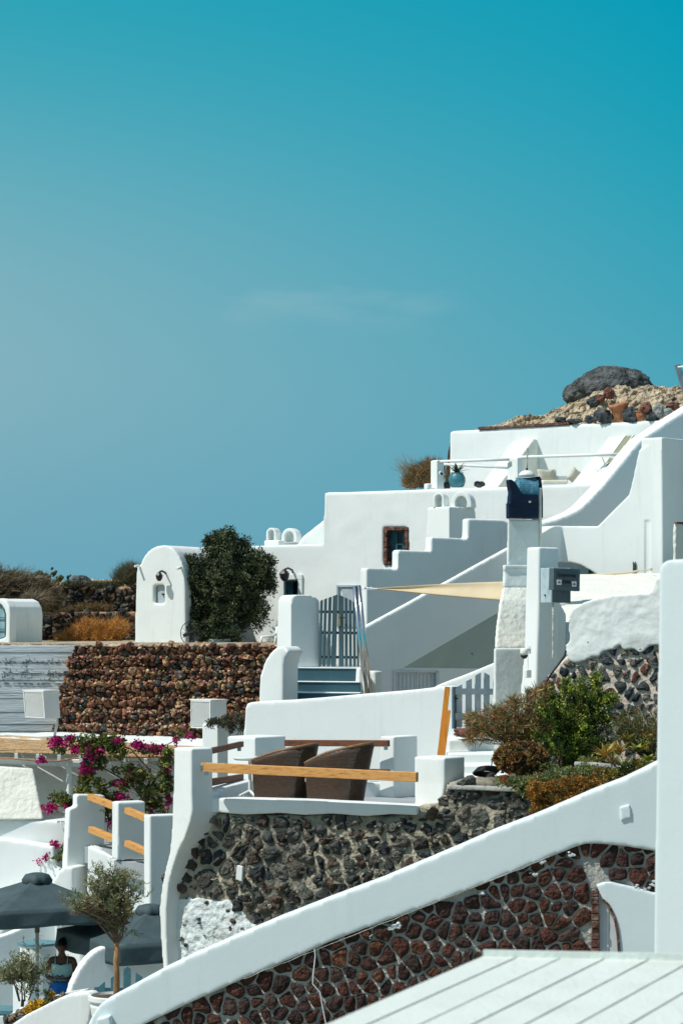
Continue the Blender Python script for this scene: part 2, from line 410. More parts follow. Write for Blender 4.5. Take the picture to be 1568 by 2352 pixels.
def chips(pl, px_poly, n, cols, offs, rr, seed, name, par, m, excl=None):
    rnd = random.Random(seed); bm = bmesh.new(); lay = bm.verts.layers.float_color.new('Col')
    xs = [q[0] for q in px_poly]; ys = [q[1] for q in px_poly]
    for k in range(n):
        x, y = rnd.uniform(min(xs), max(xs)), rnd.uniform(min(ys), max(ys))
        if not inside((x, y), px_poly): continue
        if excl and inside((x, y), excl) and rnd.random() < .8: continue
        r_ = rnd.uniform(*rr); c_ = rnd.choice(cols); f = rnd.uniform(.7, 1.3)
        rock(bm, pl.hit(x, y, rnd.uniform(*offs)), r_ * rnd.uniform(.8, 1.5), r_ * .7, r_ * rnd.uniform(.6, 1.1), 2, .5, 1, k, .25, lay, (c_[0] * f, c_[1] * f, c_[2] * f, 1))
    return finish(bm, name, m, par)

# ------------------------------------------------------------------ foliage
def leaf(bm, lay, p, d, L, W, col, rnd, fold=.25):
    d = d.normalized(); s = d.cross(Vector((rnd.uniform(-1, 1), rnd.uniform(-1, 1), rnd.uniform(-1, 1))))
    if s.length < .01: return
    s.normalize(); u = s.cross(d)
    a = bm.verts.new(p); b = bm.verts.new(p + d * L * .5 + s * W * .5 + u * W * fold); c = bm.verts.new(p + d * L); e = bm.verts.new(p + d * L * .5 - s * W * .5 + u * W * fold)
    for v in (a, b, c, e): v[lay] = col
    bm.faces.new([a, b, c, e])

def rdir(rnd):
    while True:
        v = Vector((rnd.uniform(-1, 1), rnd.uniform(-1, 1), rnd.uniform(-1, 1)))
        if .05 < v.length < 1: return v.normalized()

def foliage(blobs, n, L, W, cols, seed=1, clump=40, csize=.22, updir=.3, shell=.55, droop=0, inner=.55, bm=None):
    """blobs: (centre, rx, ry, rz, weight). leaves sit in clumps spread through the volume, biased to the outside"""
    rnd = random.Random(seed)
    own = bm is None
    if own: bm = bmesh.new()
    lay = bm.verts.layers.float_color.get('Col') or bm.verts.layers.float_color.new('Col')
    tot = sum(b[4] for b in blobs)
    for c, rx, ry, rz, wt in blobs:
        nc = max(1, int(n * wt / tot / clump))
        for _ in range(nc):
            d = rdir(rnd); r = shell + (1 - shell) * rnd.random() if rnd.random() < .75 else rnd.random() * shell
            cc = c + Vector((d.x * rx * r, d.y * ry * r, d.z * rz * r))
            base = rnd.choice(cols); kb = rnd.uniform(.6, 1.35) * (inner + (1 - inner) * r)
            cd = (d + Vector((0, 0, updir)) + rdir(rnd) * .5).normalized()
            cs = csize * rnd.uniform(.5, 1.4)
            for _ in range(clump):
                p = cc + rdir(rnd) * cs * rnd.random() ** .5
                dd = (cd * .8 + rdir(rnd) + Vector((0, 0, -droop))).normalized()
                k = kb * rnd.uniform(.75, 1.25)
                leaf(bm, lay, p, dd, L * rnd.uniform(.6, 1.2), W * rnd.uniform(.7, 1.2), (base[0] * k, base[1] * k, base[2] * k, 1), rnd)
    return bm

def twigs(pts, n, length, rad, seed=2, up=.8, bm=None, segs=3):
    rnd = random.Random(seed); bm = bm or bmesh.new()
    for _ in range(n):
        p = Vector(rnd.choice(pts)); d = (rdir(rnd) + Vector((0, 0, up))).normalized(); q = [p]
        for k in range(segs): d = (d + rdir(rnd) * .3).normalized(); q.append(q[-1] + d * length / segs * rnd.uniform(.6, 1.2))
        tube(bm, q, [rad * (1 - .8 * k / segs) for k in range(segs + 1)], 4)
    return bm

def poly_ground(pts, name, m, **k):
    bm = bmesh.new(); v = [bm.verts.new(p) for p in pts]; bm.faces.new(v)
    o = finish(bm, name, m); tag(o, kind='structure'); return o
# =====================================================================  SETTING: ground, hills
def heightfield(name, m, x0, x1, y0, y1, nx, ny, fn):
    bm = bmesh.new(); g = []
    for j in range(ny + 1):
        row = []
        for i in range(nx + 1):
            x = x0 + (x1 - x0) * i / nx; y = y0 + (y1 - y0) * j / ny
            row.append(bm.verts.new((x, y, fn(x, y))))
        g.append(row)
    for j in range(ny):
        for i in range(nx): bm.faces.new([g[j][i], g[j][i + 1], g[j + 1][i + 1], g[j + 1][i]])
    o = finish(bm, name, m, smooth=True, origin=Vector((0, 0, 0))); tag(o, kind='structure'); return o

heightfield('ground', M['ground'], -3000, 3000, -200, 6000, 60, 60, lambda x, y: 0.0)

def hill(x, y):
    k = min(1, max(0, (y - 63) / 6)); k = k * k * (3 - 2 * k)
    left = 10.55 + .1 * math.sin(x * .7)
    right = 14.2 if x > 3 else 10.95 + 3.2 * max(0, (x + 3) / 6)
    z = left if x < -3 else min(14.2, right)
    if x > -4.2 and x < 3: z = min(z, 10.9)
    z = z + .25 * fbm(Vector((x, y, 0)), .25) - .3
    if y > 90: z -= (y - 90) * .12
    return -1.5 + (z + 1.5) * k
heightfield('hillside', M['scrub'], -60, 60, 62.5, 150, 240, 150, hill)

# ---- terrace courts hidden between the walls (floors seen as slivers)
def floor(name, pts, z, m, th=.3):
    bm = bmesh.new(); a = [Vector((p.x, p.y, z)) for p in pts]; b = [p - Vector((0, 0, th)) for p in a]
    hexa(bm, b, a); o = finish(bm, name, m); tag(o, kind='structure'); return o
zc = CZ - .46
floor('court_paving', [at(-200, HZ, 53.6), at(650, HZ, 52.6), at(700, HZ, 62), at(-200, HZ, 66)], zc, M['tuff'], .15)
ZF = CZ - 6.8
floor('lower_court_paving', [at(-400, HZ, 30), at(700, HZ, 30), at(700, HZ, 47), at(-400, HZ, 47)], ZF, M['paved'])

# =====================================================================  TOP RIGHT: rocky crest
PU_ = Plane(1250, 60, 27)
def crest():
    top = [(1040, 992), (1097, 984), (1147, 974), (1180, 958), (1252, 952), (1262, 942), (1291, 925), (1345, 905), (1380, 885), (1400, 880), (1435, 880), (1452, 893), (1507, 889), (1568, 884), (1700, 870), (1900, 860)]
    bot = [(1040, 990), (1100, 989), (1300, 985), (1500, 980), (1568, 975), (1700, 965), (1900, 955)]
    def ip(t, x):
        for a, b in zip(t, t[1:]):
            if a[0] <= x <= b[0]: return a[1] + (b[1] - a[1]) * (x - a[0]) / (b[0] - a[0])
        return t[-1][1]
    bm = bmesh.new(); g = []; nx, ny = 260, 44
    for i in range(nx + 1):
        x = 1040 + 860 * i / nx; yt, yb = ip(top, x), ip(bot, x) + 12; col = []
        for j in range(ny + 1):
            t = j / ny
            D0 = PU_.hit(x, HZ).y + .35; p = at(x, yb + (yt - yb) * math.sin(t * math.pi / 2), D0 + 2.6 * t * t)
            d = .20 * fbm(p, 1.1, 5) + .12 * abs(fbm(p, 4.5, 3)) - .12
            p += Vector((0, -d * 1.5, d * (.35 if j == ny else .6)))
            col.append(bm.verts.new(p))
        p = at(x, yt, 63); col.append(bm.verts.new(p + Vector((0, 3, -.3)))); col.append(bm.verts.new(p + Vector((0, 9, -2.5))))
        g.append(col)
    for a, b in zip(g, g[1:]):
        for j in range(len(a) - 1): bm.faces.new([a[j], b[j], b[j + 1], a[j + 1]])
    o = finish(bm, 'rocky_hilltop', M['tuff'], smooth=False); tag(o, kind='structure')
crest()

def one_rock(name, x, y, D, wpx, hpx, label, m, seed, col=None, sub=4, amp=.3, fr=1.4, group=None, cat='rock', depth=1.0, facet=.12):
    s = D / F
    bm = bmesh.new(); rock(bm, at(x, y, D), wpx * s / 2, wpx * s / 2 * depth, hpx * s / 2, sub, amp, fr, seed, facet)
    o = finish(bm, name, m, smooth=False)
    return tag(o, label, cat, group)

def big_boulder():
    bm = bmesh.new(); c = at(1398, 898, 63); s = 63 / F
    r = bmesh.ops.create_icosphere(bm, subdivisions=6, radius=1)
    for v in r['verts']:
        p = v.co.copy()
        f = 1 + .07 * fbm(p, 1.3, 4) + .07 * abs(fbm(p, 3.2, 5)) - .05
        if p.x < -.2: f *= 1 - .16 * (-.2 - p.x) * max(0, p.z) * 2
        v.co = c + Vector((p.x * 108 * s, p.y * 1.0, p.z * 58 * s)) * f + Vector((0, 0, .06 * p.x))
    o = finish(bm, 'boulder', M['boulder'], smooth=True); tag(o, 'huge rounded dark grey volcanic boulder crowning the rocky hilltop', 'boulder')
big_boulder()
DKS = mat('dark_rock', (.05, .06, .065), .8, var=.5, vscale=5, bump=.05, bscale=10, var2=(.16, .17, .17, .5), v2scale=6)
REDR = mat('rust_rock', (.16, .07, .05), .9, var=.5, vscale=6, bump=.05, bscale=12)
PALER = mat('pale_grey_rock', (.27, .29, .27), .9, var=.3, vscale=5, bump=.05, bscale=12)
for i, (x, y, w, h, m_, lab) in enumerate([
    (1288, 966, 24, 17, DKS, 'leftmost small dark rock in the row on the upper white wall'),
    (1318, 967, 34, 12, DKS, 'low flat dark rock second from left on top of the upper white wall'),
    (1352, 963, 22, 18, DKS, 'squat dark rock left of the widest rock on the upper white wall'),
    (1384, 956, 46, 34, DKS, 'largest angular black rock just left of the ribbed clay pot'),
    (1448, 954, 38, 40, DKS, 'tall dark rock between the ribbed clay pot and the small round pot'),
    (1482, 941, 32, 30, REDR, 'purplish brown rock above the small round clay pot'),
    (1497, 958, 34, 24, DKS, 'wide black rock right of the small round clay pot'),
    (1512, 944, 26, 34, PALER, 'pale grey upright rock near the stair parapet on the upper wall'),
    (1532, 948, 20, 22, PALER, 'small pale grey rock touching the upper stair parapet'),
    (1545, 933, 30, 18, REDR, 'rust red rock highest beside the stair parapet'),
    (1376, 917, 26, 20, REDR, 'red rock heaped on the tuff below the boulder'),
    (1397, 904, 26, 24, REDR, 'rusty orange rock directly under the boulder middle'),
    (1362, 923, 30, 24, DKS, 'black rock wedged at the foot of the boulder')]):
    one_rock('rock', x, y, PU_.hit(x, HZ).y + (.12 if i < 9 else .35 if i == 9 else 1.0), w, h, lab, m_, i + 3, sub=3, amp=.35, group='rocks lying on the hilltop above the white wall')

# clay pots
def clay_pot(name, x, yb, D, wpx, hpx, label, tilt=0, ribs=0, squat=False):
    s = D / F; r = wpx * s / 2; h = hpx * s
    t = thing(name, label, 'pot', at(x, yb, D), 'clay pots on the hilltop wall')
    bm = bmesh.new(); seg = 48
    prof = [(.62, 0), (.68, .2), (.78, .5), (.88, .76), (.90, .80), (1, .81), (1.02, .90), (.98, .99), (.88, 1.0), (.80, .9), (.6, .3), (0.02, .28)] if not squat else \
           [(.6, 0), (.85, .25), (.97, .5), (.9, .74), (.78, .82), (.92, .86), (.94, .97), (.82, 1), (.7, .9), (.5, .4), (.02, .38)]
    ax = Vector((math.sin(R(tilt)), -.12, math.cos(R(tilt))))
    lathe(bm, at(x, yb, D), [(a * r, b * h) for a, b in prof], seg, ax)
    if ribs:
        for v in bm.verts:
            d = v.co - at(x, yb, D); ang = math.atan2(d.y, d.x)
            if d.length < h * .8: v.co += Vector((d.x, d.y, 0)).normalized() * r * .05 * math.cos(ang * ribs)
    finish(bm, 'pot_body', M['terracotta'], t, smooth=True)
    bm = bmesh.new(); lathe(bm, at(x, yb, D) + ax * h * .84, [(.78 * r, -.01), (.78 * r, .01)], 20, ax); finish(bm, 'potting_soil', M['soil'], t)
clay_pot('clay_pot', 1427, 966, PU_.hit(1427, HZ).y + .2, 46, 40, 'large ribbed terracotta pot leaning right among the hilltop rocks', tilt=-12, ribs=16)
clay_pot('clay_pot', 1469.5, 965, PU_.hit(1469, HZ).y + .12, 26, 22, 'small round terracotta pot at the edge of the upper white wall', squat=True)
# steel mast
bm = bmesh.new(); beam(bm, at(1554, 838, 56), at(1600, 985, 56), .13, .13)
t = thing('steel_mast', 'dark leaning square steel mast at the top right corner', 'mast', at(1600, 985, 56)); finish(bm, 'pole', M['steel_dull'], t)
bm = bmesh.new(); tube(bm, [at(1556, 843, 55.9), at(1566, 842, 55.8), at(1640, 850, 55)], .02); finish(bm, 'cable', M['plastic'], t)

# =====================================================================  WHITE HOUSES
PM = Plane(900, 57, 27); PU = Plane(1250, 60, 27)
def arch_pts(x0, x1, yt, yb, n=12, k=1.0):
    cx = (x0 + x1) / 2; r = (x1 - x0) / 2; ry = min(r * k, yb - yt)
    return [(x0, yb)] + [(cx - r * math.cos(math.pi * i / n), yt + ry - ry * math.sin(math.pi * i / n)) for i in range(n + 1)] + [(x1, yb)]

# ---- long cave house with window
H = thing('white_house', 'long white cave house with a red framed window and stepped roofline', 'house', at(900, 1500, 57))
bm = bmesh.new()
win = [(880, 1211), (935, 1211), (935, 1293), (880, 1297)]
w2 = [(648, 1330), (687, 1330), (687, 1420), (648, 1420)]
prism(bm, PM, [(380, 1258), (560, 1255), (577, 1253.5), (690, 1250), (742, 1249), (742, 1199), (745, 1131), (1000, 1123), (1250, 1115), (1500, 1105), (1500, 1560), (380, 1560)], .45, holes=[win, w2])
soft(finish(bm, 'wall', M['white'], H), .07, 2, .03)
bm = bmesh.new(); prism(bm, PM, [(746, 1140), (1480, 1118), (1480, 1560), (746, 1560)], 3.2, off=-.5)
prism(bm, PM, [(385, 1268), (742, 1262), (742, 1560), (385, 1560)], 2.4, off=-.5); finish(bm, 'rear_block', M['white'], H)
# flared stair flank behind the roof
bm = bmesh.new(); pl = Plane(720, 58.6, 27); prism(bm, pl, [(680, 1252), (694, 1232), (745, 1192), (760, 1192), (760, 1262), (680, 1262)], .6); soft(finish(bm, 'roof_ramp', M['white'], H), .07, 2, 0)
# window
def window(par, pl, x0, x1, y0, y1, kind):
    fr = None
    if kind == 'red':
        bm = bmesh.new(); rnd = random.Random(3)
        def blk(a, b, c, d): prism(bm, pl, [(a, b), (c, b), (c, d), (a, d)], .30, off=.02 + rnd.uniform(0, .025))
        blk(x0 - 1, y0, x1 - 12, y0 + 8); blk(x1 - 12, y0, x1 + 1, y0 + 8)
        y = y0 + 8
        while y < y1 - 6: h = rnd.uniform(9, 20); blk(x0 - 1, y, x0 + 8, min(y + h, y1)); y += h + .4
        y = y0 + 8
        while y < y1 - 6: h = rnd.uniform(12, 26); blk(x1 - 7, y, x1 + 1, min(y + h, y1)); y += h + .4
        for a in range(int(x0), int(x1) - 4, 9): blk(a, y1 - 7, a + 7.5, y1)
        W = finish(bm, 'window', M['frame_red'], par); bevel(W, .015)
        fx = (x0 + 9, x1 - 8, y0 + 9, y1 - 8)
    else:
        bm = bmesh.new()
        for q in ((x0 - 1, y0, x0 + 1.5, y1), (x1 - 1.5, y0, x1 + 1, y1), (x0, y0 - 1, x1, y0 + 3)): prism(bm, pl, [(q[0], q[1]), (q[2], q[1]), (q[2], q[3]), (q[0], q[3])], .25, off=-.03)
        W = finish(bm, 'window', M['gate_pale'], par); fx = (x0 + 2, x1 - 2, y0 + 3, y1)
    a, b, c, d = fx
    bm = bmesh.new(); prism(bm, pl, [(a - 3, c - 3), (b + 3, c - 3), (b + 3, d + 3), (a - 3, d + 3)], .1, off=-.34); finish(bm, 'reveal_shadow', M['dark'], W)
    bm = bmesh.new(); m_ = (a + b) / 2
    def bar(p, q, r_, s, o=-.16, th=.05): prism(bm, pl, [(p, r_), (q, r_), (q, s), (p, s)], th, off=o)
    bar(a + 4, a + 7, c, d); bar(b - 3, b, c, d); bar(m_ + 1, m_ + 4, c, d); bar(a + 4, b, c, c + 3); bar(a + 4, b, d - 3, d); bar(m_ + 2, b, (c + d) / 2 - 6, (c + d) / 2 - 3)
    finish(bm, 'sash', M['shutter'], W)
    bm = bmesh.new(); prism(bm, pl, [(m_ + 3, c + 2), (b - 2, c + 2), (b - 2, d - 2), (m_ + 3, d - 2)], .01, off=-.19); finish(bm, 'pane', M['glass'], W)
    bm = bmesh.new(); prism(bm, pl, [(a + 6, c + 2), (m_ + 2, c + 2), (m_ + 2, d - 2), (a + 6, d - 2)], .01, off=-.19); finish(bm, 'shutter_leaf', M['shutter'], W)
window(H, PM, 880, 935, 1210, 1297, 'red')
window(H, PM, 649, 687, 1331, 1420, 'plain')
bm = bmesh.new(); prism(bm, PM, [(638, 1328), (651, 1328), (651, 1420), (638, 1420)], .05, off=.06); prism(bm, PM, [(684, 1322), (693, 1322), (693, 1420), (684, 1420)], .05, off=.05); prism(bm, PM, [(651, 1321), (693, 1320), (693, 1330), (651, 1331)], .05, off=.055)
finish(bm, 'window_surround', M['white'], H)
# small gate door behind (top of it shows over the slatted gate)
bm = bmesh.new(); prism(bm, PM, [(772, 1344), (836, 1344), (836, 1348), (776, 1348), (776, 1440), (772, 1440)], .05, off=.06); finish(bm, 'door_frame', M['gate_pale'], H)
bm = bmesh.new(); prism(bm, PM, [(785, 1349), (834, 1349), (834, 1440), (785, 1440)], .04, off=.03); finish(bm, 'door', M['gate_pale'], H)

def lantern(x, y, D, label, w=18, h=24):
    s = D / F; t = thing('wall_lantern', label, 'lantern', at(x, y, D), 'black wall lanterns')
    c = at(x, y, D)
    bm = bmesh.new(); lathe(bm, c + Vector((0, 0, -h * s * .45)), [(w * s * .18, 0), (w * s * .42, h * s * .25), (w * s * .5, h * s * .6), (w * s * .3, h * s * .82), (w * s * .08, h * s)], 8); finish(bm, 'lamp_body', M['black'], t)
    bm = bmesh.new(); tube(bm, [c + Vector((0, 0, h * s * .5)), c + Vector((w * s * .35, -.0, h * s * .62)), c + Vector((w * s * .75, .16, h * s * .45)), c + Vector((w * s * .8, .3, h * s * .2))], .025, 6); finish(bm, 'bracket', M['black'], t)
lantern(653, 1322, 57.95, 'large black lantern above the small window beside the dense tree', 24, 28)

# ---- upper terrace house (back wall)
U = thing('terrace_house_wall', 'highest white wall with red tile edging under the rocky hilltop', 'wall', at(1250, 1130, 60))
bm = bmesh.new(); prism(bm, PU, [(1032, 994), (1036, 989), (1097, 987), (1300, 975), (1500, 966), (1700, 955), (2100, 930), (2100, 1500), (1300, 1500), (1300, 1160), (1032, 1160)], 1.2); soft(finish(bm, 'wall', M['white'], U), .07, 2, .03)
bm = bmesh.new(); rnd = random.Random(5); x = 1097
while x < 1300:
    w = rnd.uniform(5, 14); y = 985 - (x - 1097) * .058; prism(bm, PU, [(x, y - 3 - rnd.random() * 2), (x + w - .5, y - 3.3 - rnd.random() * 2), (x + w - .5, y + 1.5), (x, y + 1.5)], .3, off=.03); x += w
finish(bm, 'tile_edging', M['frame_red'], U)
# terrace pier + balustrade
def at_pm(x, y, off): return PM.hit(x, y, off)
T = thing('terrace_railing', 'white tubular railing between two white posts on the upper terrace', 'railing', at(1003, 1120, 56.6))
Dp = PM.hit(1003, HZ).y + .12
bm = bmesh.new(); tower(bm, Dp, 60, [(1056, 987.7, 1003, 1020), (1124, 987.7, 1003, 1020)]); soft(finish(bm, 'post', M['white'], T), .035, 2, 0)
bm = bmesh.new(); tower(bm, Dp, 60, [(1110, 972, 982, 992), (1124, 972, 982, 992)]); soft(finish(bm, 'kerb', M['white'], T), .035, 2, 0)
Dq = PM.hit(1188, HZ).y + .12
bm = bmesh.new(); tower(bm, Dq, 45, [(1050, 1164, 1188, 1202), (1124, 1164, 1188, 1202)]); soft(finish(bm, 'post', M['white'], T), .035, 2, 0)
bm = bmesh.new(); tube(bm, [at(1012, 1060, Dp + .05), at(1168, 1055, Dq + .1)], .035, 10); tube(bm, [at(1196, 1050, Dq + .1), at(1348, 1045.5, Dq - .4), at(1425, 1043, Dq - .8)], .035, 10)
tube(bm, [at(1018, 1066, Dp + .6), at(1168, 1075, Dq + .9)], .03, 10)
finish(bm, 'rail', M['white'], T, smooth=True)
bm = bmesh.new(); c = at(1012, 1087, Dp - .02); lathe(bm, c, [(.06, 0), (.06, .05)], 16, Vector((.5, -1, 0))); finish(bm, 'step_light', M['plastic'], T)
bm = bmesh.new(); c = at(1013, 1088.5, Dp - .06); lathe(bm, c, [(.03, 0), (.03, .03)], 12, Vector((.5, -1, 0))); finish(bm, 'lens', M['black'], T)

def buttress(name, label, T1, T2, B1, B2, Dw, Df):
    bm = bmesh.new()
    a1, a2 = at(*T1, Dw), at(*T2, Dw - .25); b1, b2 = at(*B1, Df), at(*B2, Df - .25)
    zb = min(b1.z, b2.z) - .1
    for p in (a1, a2, b1, b2): bm.verts.new(p); bm.verts.new((p.x, p.y, zb))
    for p in (a1, a2): bm.verts.new(p + Vector((.25, .5, 0))); bm.verts.new(Vector((p.x + .25, p.y + .5, zb)))
    bmesh.ops.convex_hull(bm, input=bm.verts[:])
    o = finish(bm, name, M['cream'], None); bevel(o, .03); tag(o, label, 'buttress', 'sloped buttresses on the upper terrace')
buttress('sloped_buttress', 'cream sloped buttress rising behind the middle railing post', (1176, 1014), (1226, 1008), (1100, 1120), (1142, 1120), 60.2, 57.2)
buttress('sloped_buttress', 'broad pale sloped buttress beside the sun lounger near the stair parapet', (1399, 1003), (1437, 1001), (1311, 1112), (1380, 1112), 59.3, 56.3)

# teal pot + agave
t = thing('agave_pot', 'teal glazed pot with a spiky agave beside the terrace railing', 'plant pot', at(1049, 1118, 56.7))
s = 56.7 / F
bm = bmesh.new(); lathe(bm, at(1049, 1119, 56.7), [(.13, 0), (.17, .03), (.20, .14), (.195, .22), (.15, .30), (.14, .33), (.155, .34), (.13, .34), (.12, .3), (.02, .3)], 28); finish(bm, 'pot_body', M['pot_teal'], t, smooth=True)
def agave(par, c, n, L, W, cols, seed=1, name='leaves', up=.6, curl=.5, bm=None):
    rnd = random.Random(seed); own = bm is None
    if own: bm = bmesh.new()
    lay = bm.verts.layers.float_color.get('Col') or bm.verts.layers.float_color.new('Col')
    for i in range(n):
        a = 2.4 * i + rnd.uniform(-.3, .3); el = up * (1 - .75 * i / n) + rnd.uniform(0, .25)
        h = Vector((math.cos(a), math.sin(a), 0)); d = (h + Vector((0, 0, el * 1.8))).normalized(); l = L * rnd.uniform(.75, 1.15)
        s_ = h.cross(Vector((0, 0, 1))); p = c.copy(); prev = None; col = rnd.choice(cols); k = rnd.uniform(.7, 1.3); col = (col[0] * k, col[1] * k, col[2] * k, 1)
        for j in range(6):
            f = j / 5; w = W * (.55 + .9 * f if f < .3 else (.82 * (1 - f) / .7)) * .6
            u = s_.cross(d)
            vs = [bm.verts.new(p - s_ * w + u * w * .35), bm.verts.new(p), bm.verts.new(p + s_ * w + u * w * .35)]
            for v in vs: v[lay] = col
            if prev:
                bm.faces.new([prev[0], prev[1], vs[1], vs[0]]); bm.faces.new([prev[1], prev[2], vs[2], vs[1]])
            prev = vs; p = p + d * l / 5; d = (d + Vector((0, 0, -curl * .22))).normalized()
    return finish(bm, name, M['leaf'], par) if own else bm
agave(t, at(1049, 1088, 56.7), 15, .34, .09, [(.05, .09, .06), (.08, .12, .07), (.03, .06, .05)], up=.8)
one_rock('rock', 1024, 1114, 56.9, 22, 13, 'small dark rock beside the teal agave pot', DKS, 31, sub=3, group='rocks on the upper terrace')
one_rock('rock', 1100, 1113, 56.6, 26, 15, 'dark rock at the foot of the left sloped buttress', DKS, 32, sub=3, group='rocks on the upper terrace')

# cushions, lounge furniture
def pillow(name, x, y, D, w, h, d, rz, ry, label, m=None, rx=0):
    bm = bmesh.new(); bmesh.ops.create_cube(bm, size=1); bmesh.ops.subdivide_edges(bm, edges=bm.edges[:], cuts=7, use_grid_fill=True)
    Mx = Matrix.Translation(at(x, y, D)) @ Matrix.Rotation(R(rz), 4, 'Z') @ Matrix.Rotation(R(ry), 4, 'Y') @ Matrix.Rotation(R(rx), 4, 'X')
    for v in bm.verts:
        p = v.co * 2; e = max(abs(p.x), abs(p.z)); k = (1 - e ** 4 * .8)
        q = Vector((p.x * w / 2 * (1 - .10 * (1 - abs(p.z))), p.y * d / 2 * k, p.z * h / 2 * (1 - .10 * (1 - abs(p.x)))))
        v.co = Mx @ q
    o = finish(bm, name, m or M['cushion'], None, smooth=True); return tag(o, label, 'cushion', 'cushions on the upper terrace')
pillow('cushion', 1252, 1091, 57.2, .42, .27, .16, 15, 0, 'plump beige scatter cushion right of the chimney dome')
pillow('cushion', 1268, 1093, 57.5, .34, .26, .12, 60, -10, 'darker upright cushion leaning behind the plump beige one')
pillow('cushion', 1317, 1092, 57.1, .24, .34, .12, 20, 35, 'narrow beige cushion leaning on the broad sloped buttress')
t = thing('lounge_bench', 'low beige mattress bench along the upper terrace edge', 'bench', at(1270, 1116, 57))
bm = bmesh.new(); box(bm, at(1268, 1108, 57), .62, .5, .09, 10); o = finish(bm, 'mattress', M['cushion_cream'], t); bevel(o, .035, 3)
bm = bmesh.new(); box(bm, at(1284, 1101, 57.7), .34, .3, .16, 10); o = finish(bm, 'bolster', M['door_white'], t); bevel(o, .02, 2)
bm = bmesh.new(); box(bm, at(1268, 1115, 57), .66, .54, .05, 10); finish(bm, 'base', M['plastic'], t)
# sun lounger (raised back) half hidden by the parapet
t = thing('sun_lounger', 'white framed sun lounger with raised olive fabric back by the stair parapet', 'sun lounger', at(1420, 1080, 56))
bm = bmesh.new(); a, b = at(1384, 1072, 55.3), at(1436, 1000, 55.8); off = Vector((.17, -.12, 0))
beam(bm, a, b, .03, .03); beam(bm, a + off, b + off * 1.0, .03, .03); beam(bm, b, b + off, .03, .03); beam(bm, a, a + off, .03, .03); finish(bm, 'back_frame', M['plastic'], t)
bm = bmesh.new(); hexa(bm, [a, a + off, b + off, b], [p + Vector((.01, .02, .0)) for p in (a, a + off, b + off, b)]); finish(bm, 'back_fabric', mat('olive_fabric', (.27, .28, .19), .9), t)
bm = bmesh.new(); beam(bm, at(1370, 1083, 55.3), at(1410, 1050, 55.2), .02, .03); beam(bm, at(1382, 1050, 55.3), at(1388, 1068, 55.3), .02, .02); finish(bm, 'leg', M['plastic'], t)
bm = bmesh.new(); beam(bm, at(1374, 1049, 55.3), at(1412, 1050, 55.1), .05, .03); finish(bm, 'armrest', M['plastic'], t)
bm = bmesh.new(); beam(bm, at(1366, 1078, 55.3), at(1388, 1084, 55.1), .05, .03); finish(bm, 'footrest', M['plastic'], t)

# ---- roof chimneys with arched hoods
def hood(bm, pl, x0, x1, yt, yb, depth, ring=.22, niche=.22):
    cx = (x0 + x1) / 2; w = x1 - x0
    out = [(x0, yb)] + [(cx - w / 2 * math.cos(math.pi * i / 14), yt + w * .62 * (1 - math.sin(math.pi * i / 14))) for i in range(15)] + [(x1, yb)]
    k = 1 - 2 * ring; yi = yt + w * ring
    inn = [(cx - w / 2 * k, yb - 1.2)] + [(cx - w / 2 * k * math.cos(math.pi * i / 12), yi + w * .6 * k * (1 - math.sin(math.pi * i / 12))) for i in range(13)] + [(cx + w / 2 * k, yb - 1.2)]
    prism(bm, pl, out, niche, holes=[inn]); prism(bm, pl, out, depth - niche + .02, off=-niche + .02)
def chimney(label, base, hoods, D, ang, angh):
    t = thing('roof_chimney', label, 'chimney', at(base[1][2], base[1][0], D), 'low chimneys with arched hoods')
    bm = bmesh.new(); tower(bm, D, ang, base); soft(finish(bm, 'base', M['white'], t), .035, 3, .01)
    for x0, x1, yt, yb, px, off in hoods:
        bm = bmesh.new(); hood(bm, Plane(px, D + off, angh), x0, x1, yt, yb, .5); soft(finish(bm, 'hood', M['white'], t), .022, 2, 0)
chimney('pair of arched chimney hoods on a tall white block beside the stepped wall', [(1163, 981, 1031, 1090), (1250, 976, 1031, 1100)], [(993, 1020, 1131, 1166, 1005, .35), (1034, 1082, 1129, 1166, 1058, .15)], 54.2, 52, 24)
chimney('low double hooded chimney on the roof left of the house corner', [(1240, 606, 640, 693), (1262, 606, 640, 695)], [(611, 634, 1212, 1246, 622, .25), (646, 682, 1213, 1246, 664, .1)], 59.0, 40, 24)

# ---- barrel vaulted chapel-like house
Bv = thing('barrel_vault_house', 'small white barrel vaulted house with a niche and lantern', 'house', at(370, 1482, 57))
PB = Plane(370, 57, 27)
arc = [(309, 1500), (313, 1330), (315, 1301), (323, 1297), (326, 1288), (332, 1277), (340, 1267), (350, 1259), (360, 1254.5), (372, 1252.3), (385, 1253), (395, 1258), (404, 1267), (411, 1278), (417, 1291), (421, 1303), (425, 1340), (427, 1500)]
bm = bmesh.new(); prism(bm, PB, arc, 3.6, off=-.28)
hole = [(353, 1344), (378, 1344), (378, 1386), (353, 1386)]
prism(bm, PB, arc, .3, holes=[hole]); soft(finish(bm, 'wall', M['white'], Bv), .05, 3, .02)
bm = bmesh.new(); prism(bm, PB, [(363, 1345), (378, 1345), (378, 1385.5), (363, 1385.5)], .04, off=-.1); finish(bm, 'shutter', M['gate_pale'], Bv)
bm = bmesh.new(); prism(bm, PB, [(372, 1363), (377.5, 1363), (377.5, 1367), (372, 1367)], .05, off=-.06); finish(bm, 'latch', M['black'], Bv)
for (x, y) in ((319, 1299.5), (416, 1304)):
    bm = bmesh.new(); p = PB.hit(x, y, .02); tube(bm, [p, p + PB.n * .16 + Vector((0, 0, -.02))], .03, 8); finish(bm, 'rain_spout', M['white'], Bv, smooth=True)
q = PB.hit(365, 1325, .22); lantern(366, 1325, q.y, 'black lantern above the niche of the barrel vaulted house', 17, 22)
